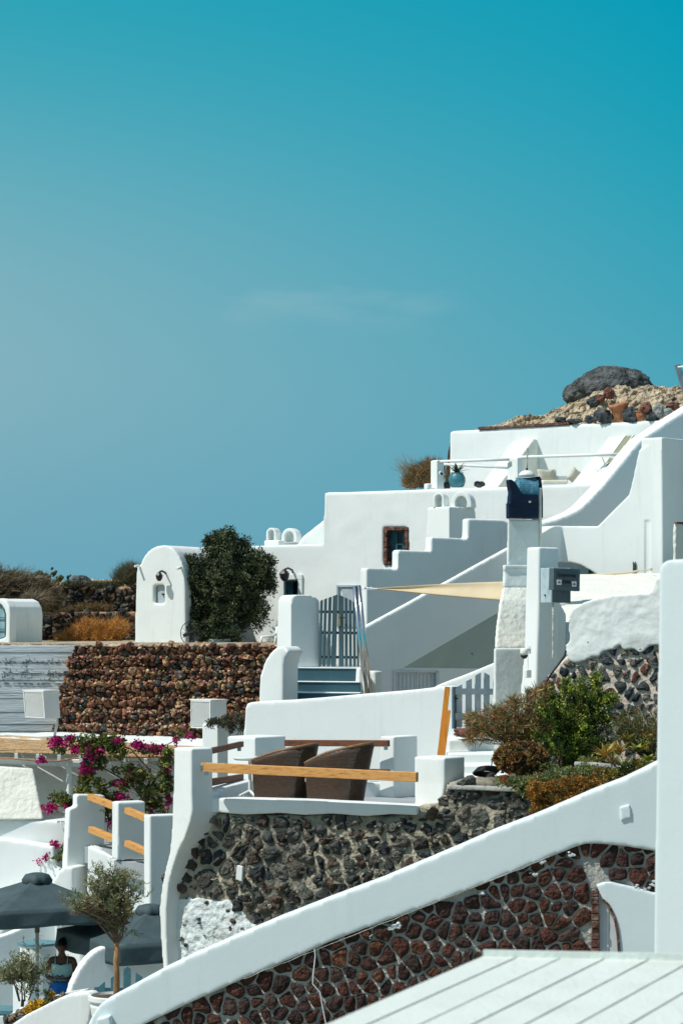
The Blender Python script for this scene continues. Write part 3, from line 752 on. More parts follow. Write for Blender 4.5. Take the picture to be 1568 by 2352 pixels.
# round dark fan beside it
t = thing('patio_fan', 'round black caged fan standing by the barrel vaulted house', 'fan', at(434, 1482, 56.2))
c = at(436, 1454, 56.2); bm = bmesh.new()
ring = [c + Vector((math.cos(k * math.pi / 12) * .21, math.sin(k * math.pi / 12) * .05, math.sin(k * math.pi / 12) * .26)) for k in range(25)]
tube(bm, ring, .01, 5)
for k in range(0, 24, 2): tube(bm, [c + Vector((0, -.05, 0)), ring[k]], .004, 4)
finish(bm, 'cage', M['black'], t)
bm = bmesh.new()
for k in range(4):
    a = k * math.pi / 2 + .4; box(bm, c + Vector((math.cos(a) * .09, 0, math.sin(a) * .1)), .15, .01, .08, 0, 0, -math.degrees(a))
finish(bm, 'blade', M['black'], t)
bm = bmesh.new(); tube(bm, [c, c + Vector((0, 0, -.32))], .02); finish(bm, 'stand', M['black'], t)

# planter box + dense tree
t = thing('planter_trough', 'pale blue wooden trough at the foot of the dense tree', 'planter', at(495, 1481, 56.6))
bm = bmesh.new(); tower(bm, 56.6, 60, [(1468, 457, 489, 530), (1484, 457, 489, 530)]); o = finish(bm, 'trough', M['peel'], t); bevel(o, .01)
t = thing('dense_tree', 'dense dark green tree against the shaded house wall', 'tree', at(505, 1480, 57.3))
bm = bmesh.new(); b0 = at(505, 1484, 57.3)
tube(bm, [b0, at(507, 1440, 57.3), at(515, 1400, 57.3), at(525, 1340, 57.3)], [.09, .08, .06, .03], 8)
for q in ((465, 1370), (580, 1360), (540, 1300), (490, 1300), (570, 1410), (470, 1420)): tube(bm, [at(508, 1430, 57.3), at((508 + q[0]) / 2, (1430 + q[1]) / 2 + 8, 57.3), at(*q, 57.2)], [.05, .035, .012], 6)
finish(bm, 'trunk', M['bark'], t, smooth=True)
G = [(.03, .05, .02), (.05, .075, .03), (.08, .10, .045), (.02, .035, .018), (.13, .15, .075)]
bl = [(at(525, 1345, 57.2), .82, .8, 1.02, 6), (at(510, 1260, 57.2), .45, .42, .40, 1.5), (at(580, 1310, 57.2), .52, .5, .5, 1.6), (at(455, 1330, 57.2), .40, .45, .6, 1.5), (at(465, 1420, 57.1), .45, .45, .45, 1.4), (at(575, 1400, 57.2), .45, .45, .5, 1.3), (at(505, 1455, 57.0), .5, .35, .25, .9), (at(612, 1290, 57.2), .16, .2, .14, .25), (at(436, 1290, 57.2), .12, .2, .12, .2), (at(528, 1232, 57.2), .16, .2, .16, .25), (at(560, 1250, 57.2), .12, .15, .12, .15), (at(432, 1375, 57.1), .08, .15, .12, .15), (at(618, 1345, 57.1), .12, .15, .2, .25), (at(480, 1248, 57.2), .10, .15, .12, .15)]
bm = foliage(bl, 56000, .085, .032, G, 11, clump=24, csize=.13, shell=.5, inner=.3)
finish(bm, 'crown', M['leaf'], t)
# white plastic chair peeking
t = thing('plastic_chair', 'white plastic chair half hidden behind the tall gate pillar', 'chair', at(615, 1482, 54.5))
bm = bmesh.new(); tube(bm, [at(598, 1484, 54), at(601, 1463, 54), at(625, 1461, 54.2), at(640, 1453, 54.6)], [.035, .03, .03, .03], 6); finish(bm, 'armrest', M['plastic'], t, smooth=True)
bm = bmesh.new(); tube(bm, [at(631, 1482, 54.4), at(636, 1440, 54.6)], .03, 6); finish(bm, 'back', M['plastic'], t, smooth=True)
bm = bmesh.new(); box(bm, at(616, 1483, 54.4), .4, .4, .03); finish(bm, 'seat', M['plastic'], t)

# =====================================================================  LEFT HILL
ST_DK = lambda r, c: r.choice([(.04, .045, .05), (.07, .075, .07), (.055, .035, .035), (.10, .09, .07), (.13, .12, .10), (.035, .03, .03), (.08, .045, .03), (.2, .17, .13)])
def stone_wall_thing(name, label, pl, poly, s, gap, prot, pal, mort, par=None, seed=1, mamp=.06, mres=.08, thick=.5, smat=None, **k):
    t = thing(name, label, 'stone wall', pl.hit(sum(p[0] for p in poly) / len(poly), max(p[1] for p in poly)))
    mortar(pl, poly, mort, thick, mamp, mres, parent=t, off=-.03)
    stones(pl, poly, s, gap, prot, pal, parent=t, mat_=smat, seed=seed, **k)
    return t
pl = Plane(200, 64, 10)
stone_wall_thing('terrace_wall', 'lower dark drystone terrace wall behind the orange bush', pl, [(58, 1408), (310, 1405), (330, 1490), (58, 1490)], .15, .03, .12, ST_DK, M['earth'], seed=3)
pl = Plane(220, 67, 10)
stone_wall_thing('terrace_wall', 'upper dark drystone terrace wall below the hill boulder', pl, [(60, 1352), (150, 1348), (330, 1346), (340, 1412), (60, 1412)], .15, .03, .14, ST_DK, M['earth'], seed=4)
floor('hill_terrace', [at(-200, HZ, 64.2), at(360, HZ, 64.2), at(380, HZ, 67), at(-200, HZ, 67)], CZ + (HZ - 1407) / F * 64.2, M['scrub'])
bm = bmesh.new()
g = []
for i in range(90):
    x = -120 + i * 5.6; row = []
    for j in range(14):
        f = j / 13; yb, yt = 1350, 1332 + 12 * max(0, (160 - x) / 300)
        p = at(x, yb + (yt - yb) * f, 67 + 3.5 * f); p.z += .09 * fbm(p, 1.3) + .04 * fbm(p, 6); row.append(bm.verts.new(p))
    g.append(row)
for a, b in zip(g, g[1:]):
    for j in range(13): bm.faces.new([a[j], b[j], b[j + 1], a[j + 1]])
o = finish(bm, 'hill_slope', M['tuff']); tag(o, kind='structure')
one_rock('hill_boulder', 184, 1341, 68, 58, 36, 'grey boulder on the left skyline beside the prickly pear', M['boulder'], 44, sub=5, amp=.22, fr=1.3, cat='boulder')
# dry scrub mass hanging over the little vault
def wisps(boxes, n, L, rad, cols, seed, up=.6, side=0.0, m=None, bend=.35):
    rnd = random.Random(seed); bm = bmesh.new(); lay = bm.verts.layers.float_color.new('Col')
    tot = sum(b[4] for b in boxes)
    for c, rx, ry, rz, wt in boxes:
        for _ in range(int(n * wt / tot)):
            d0 = rdir(rnd); r = rnd.random() ** .4; p = c + Vector((d0.x * rx * r, d0.y * ry * r, d0.z * rz * r))
            d = (rdir(rnd) * .8 + Vector((side, 0, up))).normalized(); col = rnd.choice(cols); k = rnd.uniform(.6, 1.4); col = (col[0] * k, col[1] * k, col[2] * k, 1)
            s_ = d.cross(rdir(rnd)).normalized() * rad; prev = None; l = L * rnd.uniform(.5, 1.3)
            for j in range(4):
                w = s_ * (1 - j / 3.6)
                a, b = bm.verts.new(p - w), bm.verts.new(p + w); a[lay] = col; b[lay] = col
                if prev: bm.faces.new([prev[0], prev[1], b, a])
                prev = (a, b); p = p + d * l / 3; d = (d + rdir(rnd) * bend).normalized()
    return bm
DRY = [(.22, .15, .07), (.14, .10, .05), (.30, .20, .10), (.09, .07, .04), (.06, .06, .035)]
DRYD = [(.07, .055, .035), (.11, .085, .05), (.17, .13, .07), (.035, .03, .02), (.24, .17, .09)]
t = thing('dry_scrub', 'brown dry scrub spilling over the hill above the small vault', 'bush', at(40, 1395, 63))
bl = [(at(-30, 1345, 62.5), .8, .9, .45, 2), (at(30, 1345, 62.5), .7, .9, .38, 2), (at(75, 1358, 62.8), .6, .8, .36, 2), (at(110, 1380, 63), .35, .6, .30, 1), (at(20, 1378, 62.2), .9, .6, .22, 1.6), (at(-50, 1325, 63), .7, .8, .3, .8), (at(78, 1378, 60), .35, 1.2, .16, .8)]
bm = wisps(bl, 11000, .34, .008, DRYD, 21, up=.15, side=.7); finish(bm, 'stems', M['leaf'], t)
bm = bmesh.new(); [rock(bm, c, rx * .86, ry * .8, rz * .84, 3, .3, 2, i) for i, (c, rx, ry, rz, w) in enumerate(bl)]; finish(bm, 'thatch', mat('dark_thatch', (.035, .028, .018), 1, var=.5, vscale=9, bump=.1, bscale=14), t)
# prickly pear
def prickly(label, pads, D, col):
    t = thing('prickly_pear', label, 'cactus', at(pads[0][0], 1352, D)); rnd = random.Random(4)
    for x, y, w, h, a in pads[:100]:
        bm = bmesh.new(); lay = bm.verts.layers.float_color.new('Col')
        k = rnd.uniform(.6, 1.5); c_ = rnd.choice(col); cc = (c_[0] * k, c_[1] * k, c_[2] * k, 1)
        r = bmesh.ops.create_icosphere(bm, subdivisions=2, radius=1); s = D / F; Mx = Matrix.Rotation(R(rnd.uniform(-70, 70)), 3, 'Z') @ Matrix.Rotation(R(a), 3, 'Y'); c = at(x, y, D + rnd.uniform(-.3, .3))
        for v in r['verts']:
            p = v.co; q = Vector((p.x * w * s / 2 * (1 + .25 * p.z), p.y * .03, p.z * h * s / 2)); v.co = c + Mx @ q; v[lay] = cc
        finish(bm, 'pad', M['leaf'], t, smooth=True)
rnd = random.Random(8); pads = []
for cx_, cy_, n in ((112, 1330, 20), (98, 1318, 12), (135, 1328, 14), (85, 1322, 9), (125, 1316, 8), (145, 1340, 8), (160, 1327, 5), (108, 1342, 14), (128, 1344, 12)):
    for _ in range(n): pads.append((cx_ + rnd.gauss(0, 5), cy_ + 2 + rnd.gauss(0, 4.5), rnd.uniform(5, 8), rnd.uniform(7, 11), rnd.uniform(-50, 50)))
prickly('clump of prickly pear cactus on the left skyline', pads, 66.5, [(.04, .065, .03), (.09, .10, .04), (.03, .045, .03), (.14, .13, .06)])
t = thing('wiry_bush', 'wiry olive brown bush on the skyline touching the barrel vaulted house', 'bush', at(290, 1345, 66)); bm = wisps([(at(293, 1332, 66), .42, .4, .20, 2), (at(300, 1318, 66), .28, .3, .2, 1)], 3000, .30, .006, [(.08, .085, .04), (.14, .11, .06), (.05, .055, .03)], 5, up=1.0); finish(bm, 'stems', M['leaf'], t)
for i, (x, w, lab) in enumerate(((228, 60, 'low green grey shrub right of the hill boulder'), (175, 70, 'low scrubby shrub in front of the hill boulder'), (262, 40, 'small grey green tuft on the upper terrace rim'))):
    t = thing('low_shrub', lab, 'shrub', at(x, 1352, 67.2), 'low shrubs along the left skyline'); bm = wisps([(at(x, 1346, 67.2), w / 2 * 67 / F, .3, .08, 1)], 1300, .14, .008, [(.07, .075, .035), (.12, .11, .05), (.04, .045, .03)], 50 + i, up=.7); finish(bm, 'stems', M['leaf'], t)
t = thing('orange_bush', 'rusty orange dry bush in front of the lower terrace wall', 'bush', at(210, 1484, 61)); OR = [(.42, .19, .035), (.30, .13, .025), (.52, .26, .06), (.20, .09, .03)]
bm = wisps([(at(215, 1464, 61), .75, .5, .24, 3), (at(210, 1445, 61), .5, .4, .24, 1.4), (at(270, 1445, 61), .3, .4, .25, 1), (at(165, 1468, 61), .45, .4, .18, 1)], 9000, .2, .006, OR, 9, up=.5); finish(bm, 'stems', M['leaf'], t)
t = thing('terrace_grass', 'tuft of low green grass on the ledge of the upper terrace wall', 'grass tuft', at(215, 1404, 66)); bm = wisps([(at(215, 1398, 66), .6, .3, .12, 1), (at(190, 1402, 66), .8, .3, .06, 1)], 2500, .14, .007, [(.07, .075, .03), (.12, .09, .04), (.2, .09, .03)], 61, up=.8); finish(bm, 'stems', M['leaf'], t)
t = thing('dry_bush', 'rusty brown dry bush behind the upper terrace post', 'bush', at(965, 1118, 60)); bm = wisps([(at(968, 1096, 60), .38, .4, .27, 3), (at(990, 1085, 60), .35, .4, .3, 2), (at(945, 1110, 60), .25, .3, .15, 1)], 7000, .2, .007, [(.20, .12, .05), (.12, .10, .045), (.28, .15, .06), (.07, .065, .03)], 15, up=.6); finish(bm, 'stems', M['leaf'], t)
bm = wisps([(at(945, 1085, 60), .3, .3, .2, 1)], 220, .45, .004, [(.2, .16, .10)], 16, up=.9, side=-.7); finish(bm, 'twigs', M['leaf'], t)
# small white vault with glazed arch, far left
t = thing('glazed_vault', 'small white vault with a glazed arched window at the left edge', 'vault', at(30, 1485, 57)); PV = Plane(10, 57, 35)
ar = [(-40, 1500), (-38, 1410), (-30, 1390), (-15, 1378), (2, 1374), (14, 1380), (22, 1394), (24, 1410), (22, 1500)]
hole = [(-34, 1476), (-32, 1415), (-25, 1398), (-10, 1387), (2, 1388), (10, 1398), (14, 1412), (13, 1464)]
bm = bmesh.new(); prism(bm, PV, ar, .25, holes=[hole]); prism(bm, PV, [(x, y + .5) for x, y in ar], 1.15, off=-.2); soft(finish(bm, 'wall', M['white'], t), .045, 3, .02)
bm = bmesh.new(); prism(bm, PV, hole, .02, off=-.08); finish(bm, 'pane', M['glass_pale'], t)
bm = bmesh.new()
for a, b in zip(hole, hole[1:] + hole[:1]): beam(bm, PV.hit(*a, -.04), PV.hit(*b, -.04), .03, .03)
beam(bm, PV.hit(-34, 1418, -.04), PV.hit(14, 1419, -.04), .025, .02); beam(bm, PV.hit(-34, 1446, -.04), PV.hit(14, 1445, -.04), .025, .02); finish(bm, 'window_frame', M['shutter'], t)

# ---- rubble wall + formwork wall
RB = lambda r, c: r.choice([(.20, .09, .055), (.30, .14, .08), (.16, .075, .055), (.46, .26, .14), (.07, .08, .08), (.17, .14, .11), (.50, .33, .19), (.15, .085, .07), (.24, .12, .075), (.30, .15, .09), (.38, .20, .11), (.26, .13, .085), (.12, .06, .045)])
PRB = Plane(400, 52, 10)
def ledges(u, v, pl):
    h = CZ - .46 - v + .05 * noise.noise(Vector((u * 1.1, 0, 3)))
    T_ = (0, .27, .55, .78, 1.15, 1.42, 1.7, 2.4)
    for i in range(7):
        if h < T_[i + 1]: return .07 * i - .08 * (h - T_[i]) / (T_[i + 1] - T_[i]) + .03 + .05 * noise.noise(Vector((u * 1.7, v * 1.7, 0)))
    return .4
rub = [(172, 1482), (400, 1480), (645, 1483), (660, 1500), (660, 1720), (470, 1720), (250, 1698), (128, 1694), (132, 1640), (140, 1590), (150, 1560), (158, 1520)]
t = stone_wall_thing('rubble_wall', 'brown and black rubble retaining wall below the barrel vaulted house', PRB, rub,   .115, .008, .14, RB, M['earth'], seed=12, mamp=.16, mres=.045, aspect=1.35, jit=.5, offfn=ledges, off=-.02)
bm = bmesh.new(); rnd = random.Random(3)
prism(bm, PRB, [(170, 1481), (400, 1479.5), (650, 1482), (650, 1487), (400, 1486), (172, 1487)], 1.2, off=.08); o = finish(bm, 'earth_capping', M['tuff'], t); soft(o, .04, 1, .09, .12)
for k in range(110): # loose rubble chips set in the joints
    pass
bm = bmesh.new(); lay = bm.verts.layers.float_color.new('Col')
for k in range(2600):
    x = rnd.uniform(140, 640); led = k % 2 == 0
    y = rnd.uniform(1486, 1692) if not led else 1479 + 107.7 * rnd.choice((.27, .55, .78, 1.15, 1.42, 1.7)) + rnd.gauss(2, 3)
    if not inside((x, y), rub): continue
    P_ = PRB.hit(x, y); o_ = ledges(PRB.uv(P_).x, P_.z, PRB) + rnd.uniform(.02, .13)
    r_ = rnd.uniform(.015, .04); rock(bm, PRB.hit(x, y, o_), r_, r_, r_ * .8, 1, .5, 1, k, .25, lay, (*[q * rnd.uniform(.8, 1.4) for q in rnd.choice([(.50, .30, .17), (.40, .21, .11), (.14, .09, .06), (.55, .40, .26), (.06, .05, .045)])], 1))
finish(bm, 'rubble_chips', M['stone'], t)
PF = Plane(80, 53, -6)
t = thing('formwork_wall', 'pale blue board marked concrete wall left of the rubble wall', 'wall', at(80, 1690, 53))
bm = bmesh.new(); y = 1483
rnd = random.Random(6); k = 0
while y < 1700:
    h = rnd.uniform(11, 17); o_ = rnd.uniform(-.012, .012); prism(bm, PF, [(-60, y), (185, y), (185, y + h - .7), (-60, y + h - .7)], .25, off=o_); y += h
prism(bm, PF, [(-60, 1483), (185, 1483), (185, 1700), (-60, 1700)], .3, off=-.03)
o = finish(bm, 'boards', M['formwork'], t); bevel(o, .008, 1)
bm = bmesh.new()
for row, amp in ((1521, 3), (1546, 8), (1570, 3)):
    x = -20; p = None
    while x < 175:
        q = PF.hit(x, row + amp * noise.noise(Vector((x * .03, row, 0))) + rnd.uniform(-.7, .7), .012)
        if p and rnd.random() < .75: tube(bm, [p, q], rnd.uniform(.004, .014), 4)
        p = q; x += rnd.uniform(3, 8)
for _ in range(160):
    q = PF.hit(rnd.choice((120, 20, 60)) + rnd.gauss(0, 10), rnd.choice((1546, 1557, 1520)) + rnd.gauss(0, 5), .01); rock(bm, q, .015, .008, .01, 1)
finish(bm, 'cracks', mat('crack_dark', (.09, .11, .11), 1), t)

# ---- lattice ventilation boxes
def vent_box(label, front, right, top_off, D, ang, legs):
    """front: x0,x1,y0,y1 (sheared by tilt)"""
    t = thing('ventilation_box', label, 'ventilation box', at((front[0] + front[1]) / 2, front[3], D), 'white lattice ventilation boxes on the rubble wall')
    x0, x1, y0, y1, tilt = front
    pl_ = Plane(x1, D, ang); s = D / F
    Tm = pl_.t; up = (Vector((0, 0, 1)) + Tm * math.tan(R(-tilt)) * 1.0).normalized()
    C0 = pl_.hit(x1, y1); wd = (pl_.hit(x1, HZ) - pl_.hit(x0, HZ)).length; ht = (y1 - y0) * s
    A = C0 - Tm * wd; nrm = pl_.n
    depth = right * s / abs(math.cos(R(ang + 0)) if False else 1)
    dv = (-nrm * 1.0).normalized() * (right * s / max(.25, math.sin(R(abs(ang)))))
    def P(u, v, w): return A + Tm * (u * wd) + up * (v * ht) + dv * w
    bm = bmesh.new(); hexa(bm, [P(0, 0, .03), P(1, 0, .03), P(1, 0, 1), P(0, 0, 1)], [P(0, 1, .03), P(1, 1, .03), P(1, 1, 1), P(0, 1, 1)]); o = finish(bm, 'casing', M['dark'] if False else M['vent_white'], t); bevel(o, .006)
    bm = bmesh.new(); hexa(bm, [P(-.04, 1.0, -.06), P(1.04, 1.0, -.06), P(1.04, 1.0, 1.04), P(-.04, 1.0, 1.04)], [P(-.04, 1.045, -.06), P(1.04, 1.045, -.06), P(1.04, 1.045, 1.04), P(-.04, 1.045, 1.04)]); o = finish(bm, 'lid', M['vent_white'], t); bevel(o, .005)
    bm = bmesh.new(); hexa(bm, [P(.06, .06, .015), P(.94, .06, .015), P(.94, .06, .029), P(.06, .06, .029)], [P(.06, .94, .015), P(.94, .94, .015), P(.94, .94, .029), P(.06, .94, .029)]); finish(bm, 'vent_shadow', M['sign_grey'], t)
    bm = bmesh.new(); n = 17
    for k in range(-n, n * 2):
        for sg in (1, -1):
            # diagonal strips clipped to frame
            u0, v0 = (k / n, 0.0); pts_ = []
            for q in range(41):
                u = u0 + q / 40 * sg * 1.3; v = q / 40 * 1.3
                if .04 < u < .96 and .04 < v < .96: pts_.append(P(u, v, -.004 if sg > 0 else -.012))
            if len(pts_) > 1: beam(bm, pts_[0], pts_[-1], .004, .020, -nrm)
    finish(bm, 'lattice', M['vent_white'], t)
    bm = bmesh.new()
    for a, b in ((P(.02, 0, -.01), P(.02, 1, -.01)), (P(.98, 0, -.01), P(.98, 1, -.01)), (P(0, .03, -.01), P(1, .03, -.01)), (P(0, .98, -.01), P(1, .98, -.01))): beam(bm, a, b, .02, .035, -nrm)
    finish(bm, 'frame', M['vent_white'], t)
    bm = bmesh.new(); q = [at(*a) for a in legs]; tube(bm, q, .03, 8); finish(bm, 'support_pipe', M['vent_white'], t, smooth=True)
vent_box('tilted white lattice ventilation box left of the rubble wall', (60, 106, 1588, 1650, 7), 30, 0, 50, 45, [(125, 1640, 50.4), (132, 1650, 50.4), (130, 1670, 50.3), (126, 1690, 50.2)])
vent_box('upright white lattice ventilation box in front of the rubble wall by the planter', (440, 485, 1610, 1674, 0), 34, 0, 50, 45, [(500, 1670, 50.6), (505, 1700, 50.6)])
# =====================================================================  STEPPED STAIR WALLS
PS1 = Plane(1000, 50, -30)
t = thing('stepped_wall', 'white wall with a stepped top climbing right across the red framed window', 'wall', at(1000, 1560, 50))
bm = bmesh.new(); prism(bm, PS1, [(841, 1600), (840.5, 1307), (843, 1304), (913, 1306), (914, 1265), (917, 1262.5), (989, 1266), (990, 1235), (993, 1233), (1073, 1237), (1074, 1193), (1078, 1190.5), (1148, 1193), (1158, 1195), (1172, 1201), (1200, 1215), (1200, 1600)], .24)
soft(finish(bm, 'wall', M['white'], t), .045, 2, .012)
PS2 = Plane(1000, 46, -30)
t = thing('stair_flank_wall', 'smooth shaded white wall with a bright sloping top edge behind the cream sail', 'wall', at(1000, 1640, 46))
bm = bmesh.new(); prism(bm, PS2, [(830, 1650), (836, 1441), (978, 1363), (1167, 1258.5), (1215, 1236), (1215, 1650)], .14, holes=[[(906, 1541), (1004, 1543), (1004, 1640), (906, 1640)]]); soft(finish(bm, 'wall', M['white'], t), .045, 2, .012)
bm = bmesh.new(); prism(bm, PS2, [(903, 1539), (1006, 1541), (1006, 1545), (909, 1543), (909, 1640), (903, 1640)], .05, off=.02); prism(bm, PS2, [(1002, 1541), (1007, 1541), (1007, 1640), (1002, 1640)], .05, off=.02); finish(bm, 'door_frame', M['door_white'], t)
for k, (a, b) in enumerate(((909, 955), (956, 1003))):
    bm = bmesh.new(); prism(bm, PS2, [(a, 1544), (b, 1544), (b, 1640), (a, 1640)], .05, off=-.05); d = finish(bm, 'door', M['door_white'], t)
    bm = bmesh.new()
    for x in range(int(a) + 6, int(b) - 3, 9): prism(bm, PS2, [(x, 1549), (x + 1, 1549), (x + 1, 1640), (x, 1640)], .01, off=-.043)
    finish(bm, 'groove', M['gate_pale'], d)
t = thing('low_white_block', 'rounded white masonry block at the foot of the steel poles', 'wall', at(864, 1600, 43))
bm = bmesh.new(); tower(bm, 43, 50, [(1541, 838, 860, 878), (1640, 836, 860, 878)]); soft(finish(bm, 'block', M['white2'], t), .04, 5, .01)

# =====================================================================  SLATTED GATE, STEPS, PILLAR, POLES
t = thing('gate_pillar', 'broad white gate pillar with a rounded top left of the slatted gate', 'pillar', at(668, 1535, 42))
bm = bmesh.new(); tower(bm, 42, 62, [(1366, 648, 680, 712), (1372, 640, 669, 728), (1383, 637, 668, 735), (1450, 636, 668, 735), (1540, 634, 668, 736)]); soft(finish(bm, 'pillar', M['white'], t), .045, 3, .012)
t = thing('curved_wing_wall', 'swelling white curved wall along the left of the teal steps', 'wall', at(625, 1620, 41.4))
bm = bmesh.new(); prism(bm, Plane(640, 40.9, 30), [(592, 1640), (594, 1590), (597, 1552), (604, 1528), (613, 1509), (623, 1496), (635, 1486), (650, 1484), (660, 1492), (663, 1500), (655, 1510), (651, 1530), (650, 1640)], .5); soft(finish(bm, 'wall', M['white'], t), .05, 5, .01)
t = thing('teal_steps', 'flight of dark teal painted steps below the slatted gate', 'steps', at(738, 1620, 41.5))
for k, (yt, yb) in enumerate(((1534, 1566), (1566, 1591), (1591, 1616), (1616, 1645))):
    Dk = 41.9 - .28 * k; pl = Plane(738, Dk, 6)
    bm = bmesh.new(); prism(bm, pl, [(648, yt + 1), (826, yt + 2.5), (826, yb + 4), (648, yb + 4)], .5); o = finish(bm, 'riser', M['step'], t)
    bm = bmesh.new(); prism(bm, pl, [(648, yt - 1.6), (826, yt), (826, yt + 2), (648, yt + .6)], .46, off=.02); o = finish(bm, 'tread_edge', M['white'], t); bevel(o, .008)
bm = bmesh.new(); prism(bm, Plane(826, 42, -10), [(823, 1534), (842, 1534), (846, 1640), (818, 1640)], .6, off=.35); soft(finish(bm, 'side_kerb', M['white'], t), .04, 2, 0)
floor('gate_landing', [at(650, HZ, 42.3), at(836, HZ, 42.3), at(836, HZ, 46), at(650, HZ, 46)], CZ + (HZ - 1536) / F * 41.9, M['paved'], .1)
g = thing('slatted_gate', 'arched double gate of weathered dark teal slats above the steps', 'gate', at(778, 1533, 42))
PG1 = Plane(778, 42.1, 6)
tops = [(735, 741.5, 1380, 1377), (744, 751, 1376.5, 1373.5), (754, 761.5, 1373, 1370), (764, 775, 1369, 1365.2), (777.5, 789, 1365.4, 1371), (791, 798, 1371.5, 1375), (800.5, 807, 1376, 1379.5), (809.5, 816, 1380.5, 1384), (818, 823, 1385, 1388)]
for i, (a, b, ya, yb) in enumerate(tops):
    xa, xb = a - 4 if i < 4 else a - 1 + i * .3, b - 4 if i < 4 else b - 1 + i * .3
    bm = bmesh.new(); prism(bm, PG1, [(a, ya), (b, yb), (xb, 1531), (xa, 1531)], .025); o = finish(bm, 'slat', M['gate_teal'], g); bevel(o, .004, 1)
bm = bmesh.new()
for y in (1402, 1450, 1506): prism(bm, PG1, [(733, y), (822, y + 1), (822, y + 7), (733, y + 6)], .03, off=-.028)
finish(bm, 'crossbar', mat('dark_teal', (.03, .06, .075), .6), g)
h = finish((lambda b_: (prism(b_, PG1, [(777, 1411), (782, 1411), (782, 1438), (777, 1438)], .012, off=.012), b_)[1])(bmesh.new()), 'lock_plate', M['brass'], g)
bm = bmesh.new(); tube(bm, [PG1.hit(779.5, 1418.5, .01), PG1.hit(779.5, 1418.5, .05), PG1.hit(792, 1419, .05)], .009, 8); finish(bm, 'handle', M['black'], h)
p = thing('sail_poles', 'pair of leaning polished steel poles holding the cream shade sail', 'pole', at(847, 1600, 41.2))
for (a, b, c, d, r_) in ((814, 1346, 842, 1625, .035), (823.5, 1344.5, 853, 1625, .036)):
    bm = bmesh.new(); tube(bm, [at(a, b, 41.2), at(c, d, 41.2)], r_, 20); finish(bm, 'pole', M['steel'], p, smooth=True)
bm = bmesh.new(); tube(bm, [at(828, 1349.5, 41.2), at(868, 1352, 41.0)], .007, 5); tube(bm, [at(828, 1354.5, 41.2), at(868, 1353, 41.0)], .005, 5)
for x in (838, 853): lathe(bm, at(x, 1350.5, 41.1), [(.012, -.02), (.02, 0), (.012, .02)], 8)
finish(bm, 'guy_wire', M['steel_dull'], p)
# sails
t = thing('shade_sail', 'cream triangular shade sail stretched from the steel poles to the chimney tower', 'shade sail', at(866, 1352, 41))
bm = bmesh.new(); n = 30; rows = []
for i in range(n + 1):
    f = i / n; x = 868 + f * 330; D = 41 - 4.6 * f
    yt = 1350.5 - 16 * f - 2.2 * math.sin(math.pi * f); yb = 1352 + 29 * f + 1.5 * math.sin(math.pi * f); row = []
    for j in range(9):
        q = j / 8; p = at(x, yt + (yb - yt) * q, D + .55 * (1 - q) * f + .14 * math.sin(q * math.pi)); row.append(bm.verts.new(p))
    rows.append(row)
for a, b in zip(rows, rows[1:]):
    for j in range(8): bm.faces.new([a[j], b[j], b[j + 1], a[j + 1]])
o = finish(bm, 'canvas', M['sail_cream'], t, smooth=True); mm = o.modifiers.new('t', 'SOLIDIFY'); mm.thickness = .006
bm = bmesh.new(); tube(bm, [rows_p for rows_p in [at(868 + f * 330, 1352.5 + 29 * f + 1.5 * math.sin(math.pi * f), 41 - 4.6 * f - .01) for f in [k / 12 for k in range(13)]]], .008, 5)
finish(bm, 'hem', mat('canvas_hem', (.35, .24, .12), .9), t)
t = thing('shade_sail', 'grey green triangular shade sail in shadow below the sloping wall', 'shade sail', at(926, 1534, 44))
bm = bmesh.new(); A, B_, C_ = at(925, 1534, 44), at(1150, 1403, 42), at(1145, 1536, 40)
n = 14
for i in range(n):
    f0, f1 = i / n, (i + 1) / n
    hexa(bm, [A.lerp(B_, f0), A.lerp(B_, f1), A.lerp(C_, f1), A.lerp(C_, f0)], [q + Vector((.004, .012, 0)) for q in (A.lerp(B_, f0), A.lerp(B_, f1), A.lerp(C_, f1), A.lerp(C_, f0))]) if i else None
bmesh.ops.remove_doubles(bm, verts=bm.verts[:], dist=.001)
v = [bm.verts.new(q) for q in (A, A.lerp(B_, 1 / n), A.lerp(C_, 1 / n))]; bm.faces.new(v)
finish(bm, 'canvas', M['sail_grey'], t)
bm = bmesh.new()
for x, y in ((1083, 1501), (1064, 1518), (1067, 1531), (1112, 1532)):
    f = (x - 925) / 222; rock(bm, at(x, y, 44 - 3.4 * f - .12), .02, .012, .02, 1)
finish(bm, 'eyelet', mat('dull_eyelet', (.06, .09, .09), .8), t)

# =====================================================================  CHIMNEY TOWER
t = thing('chimney_tower', 'tall white chimney tower with a navy and teal painted cowl', 'chimney', at(1190, 1590, 35.3))
def tower2(bm, ang, levels):
    rings = []
    for y, xl, xm, xr, D in levels:
        C = at(xm, y, D); L_ = Plane(xm, D, ang).hit(xl, HZ); Q = Plane(xm, D, ang - 90).hit(xr, HZ); L_ = Vector((L_.x, L_.y, C.z)); Q = Vector((Q.x, Q.y, C.z)); B = L_ + Q - C
        B.z = C.z; rings.append([C, Q, B, L_])
    for a, b in zip(rings, rings[1:]): hexa(bm, a, b)
a_ = 68
bm = bmesh.new(); tower2(bm, a_, [(1192, 1163, 1167, 1237, 35.5), (1240, 1163, 1167, 1237, 35.5), (1300, 1161, 1165, 1237, 35.5)]); tower2(bm, a_, [(1297, 1153, 1158, 1243, 35.35), (1309, 1153, 1158, 1243, 35.35)]); tower2(bm, a_, [(1306, 1153, 1158, 1240, 35.38), (1349, 1152, 1157, 1242, 35.32)])
soft(finish(bm, 'shaft', M['white2'], t), .03, 2, .02, .3)
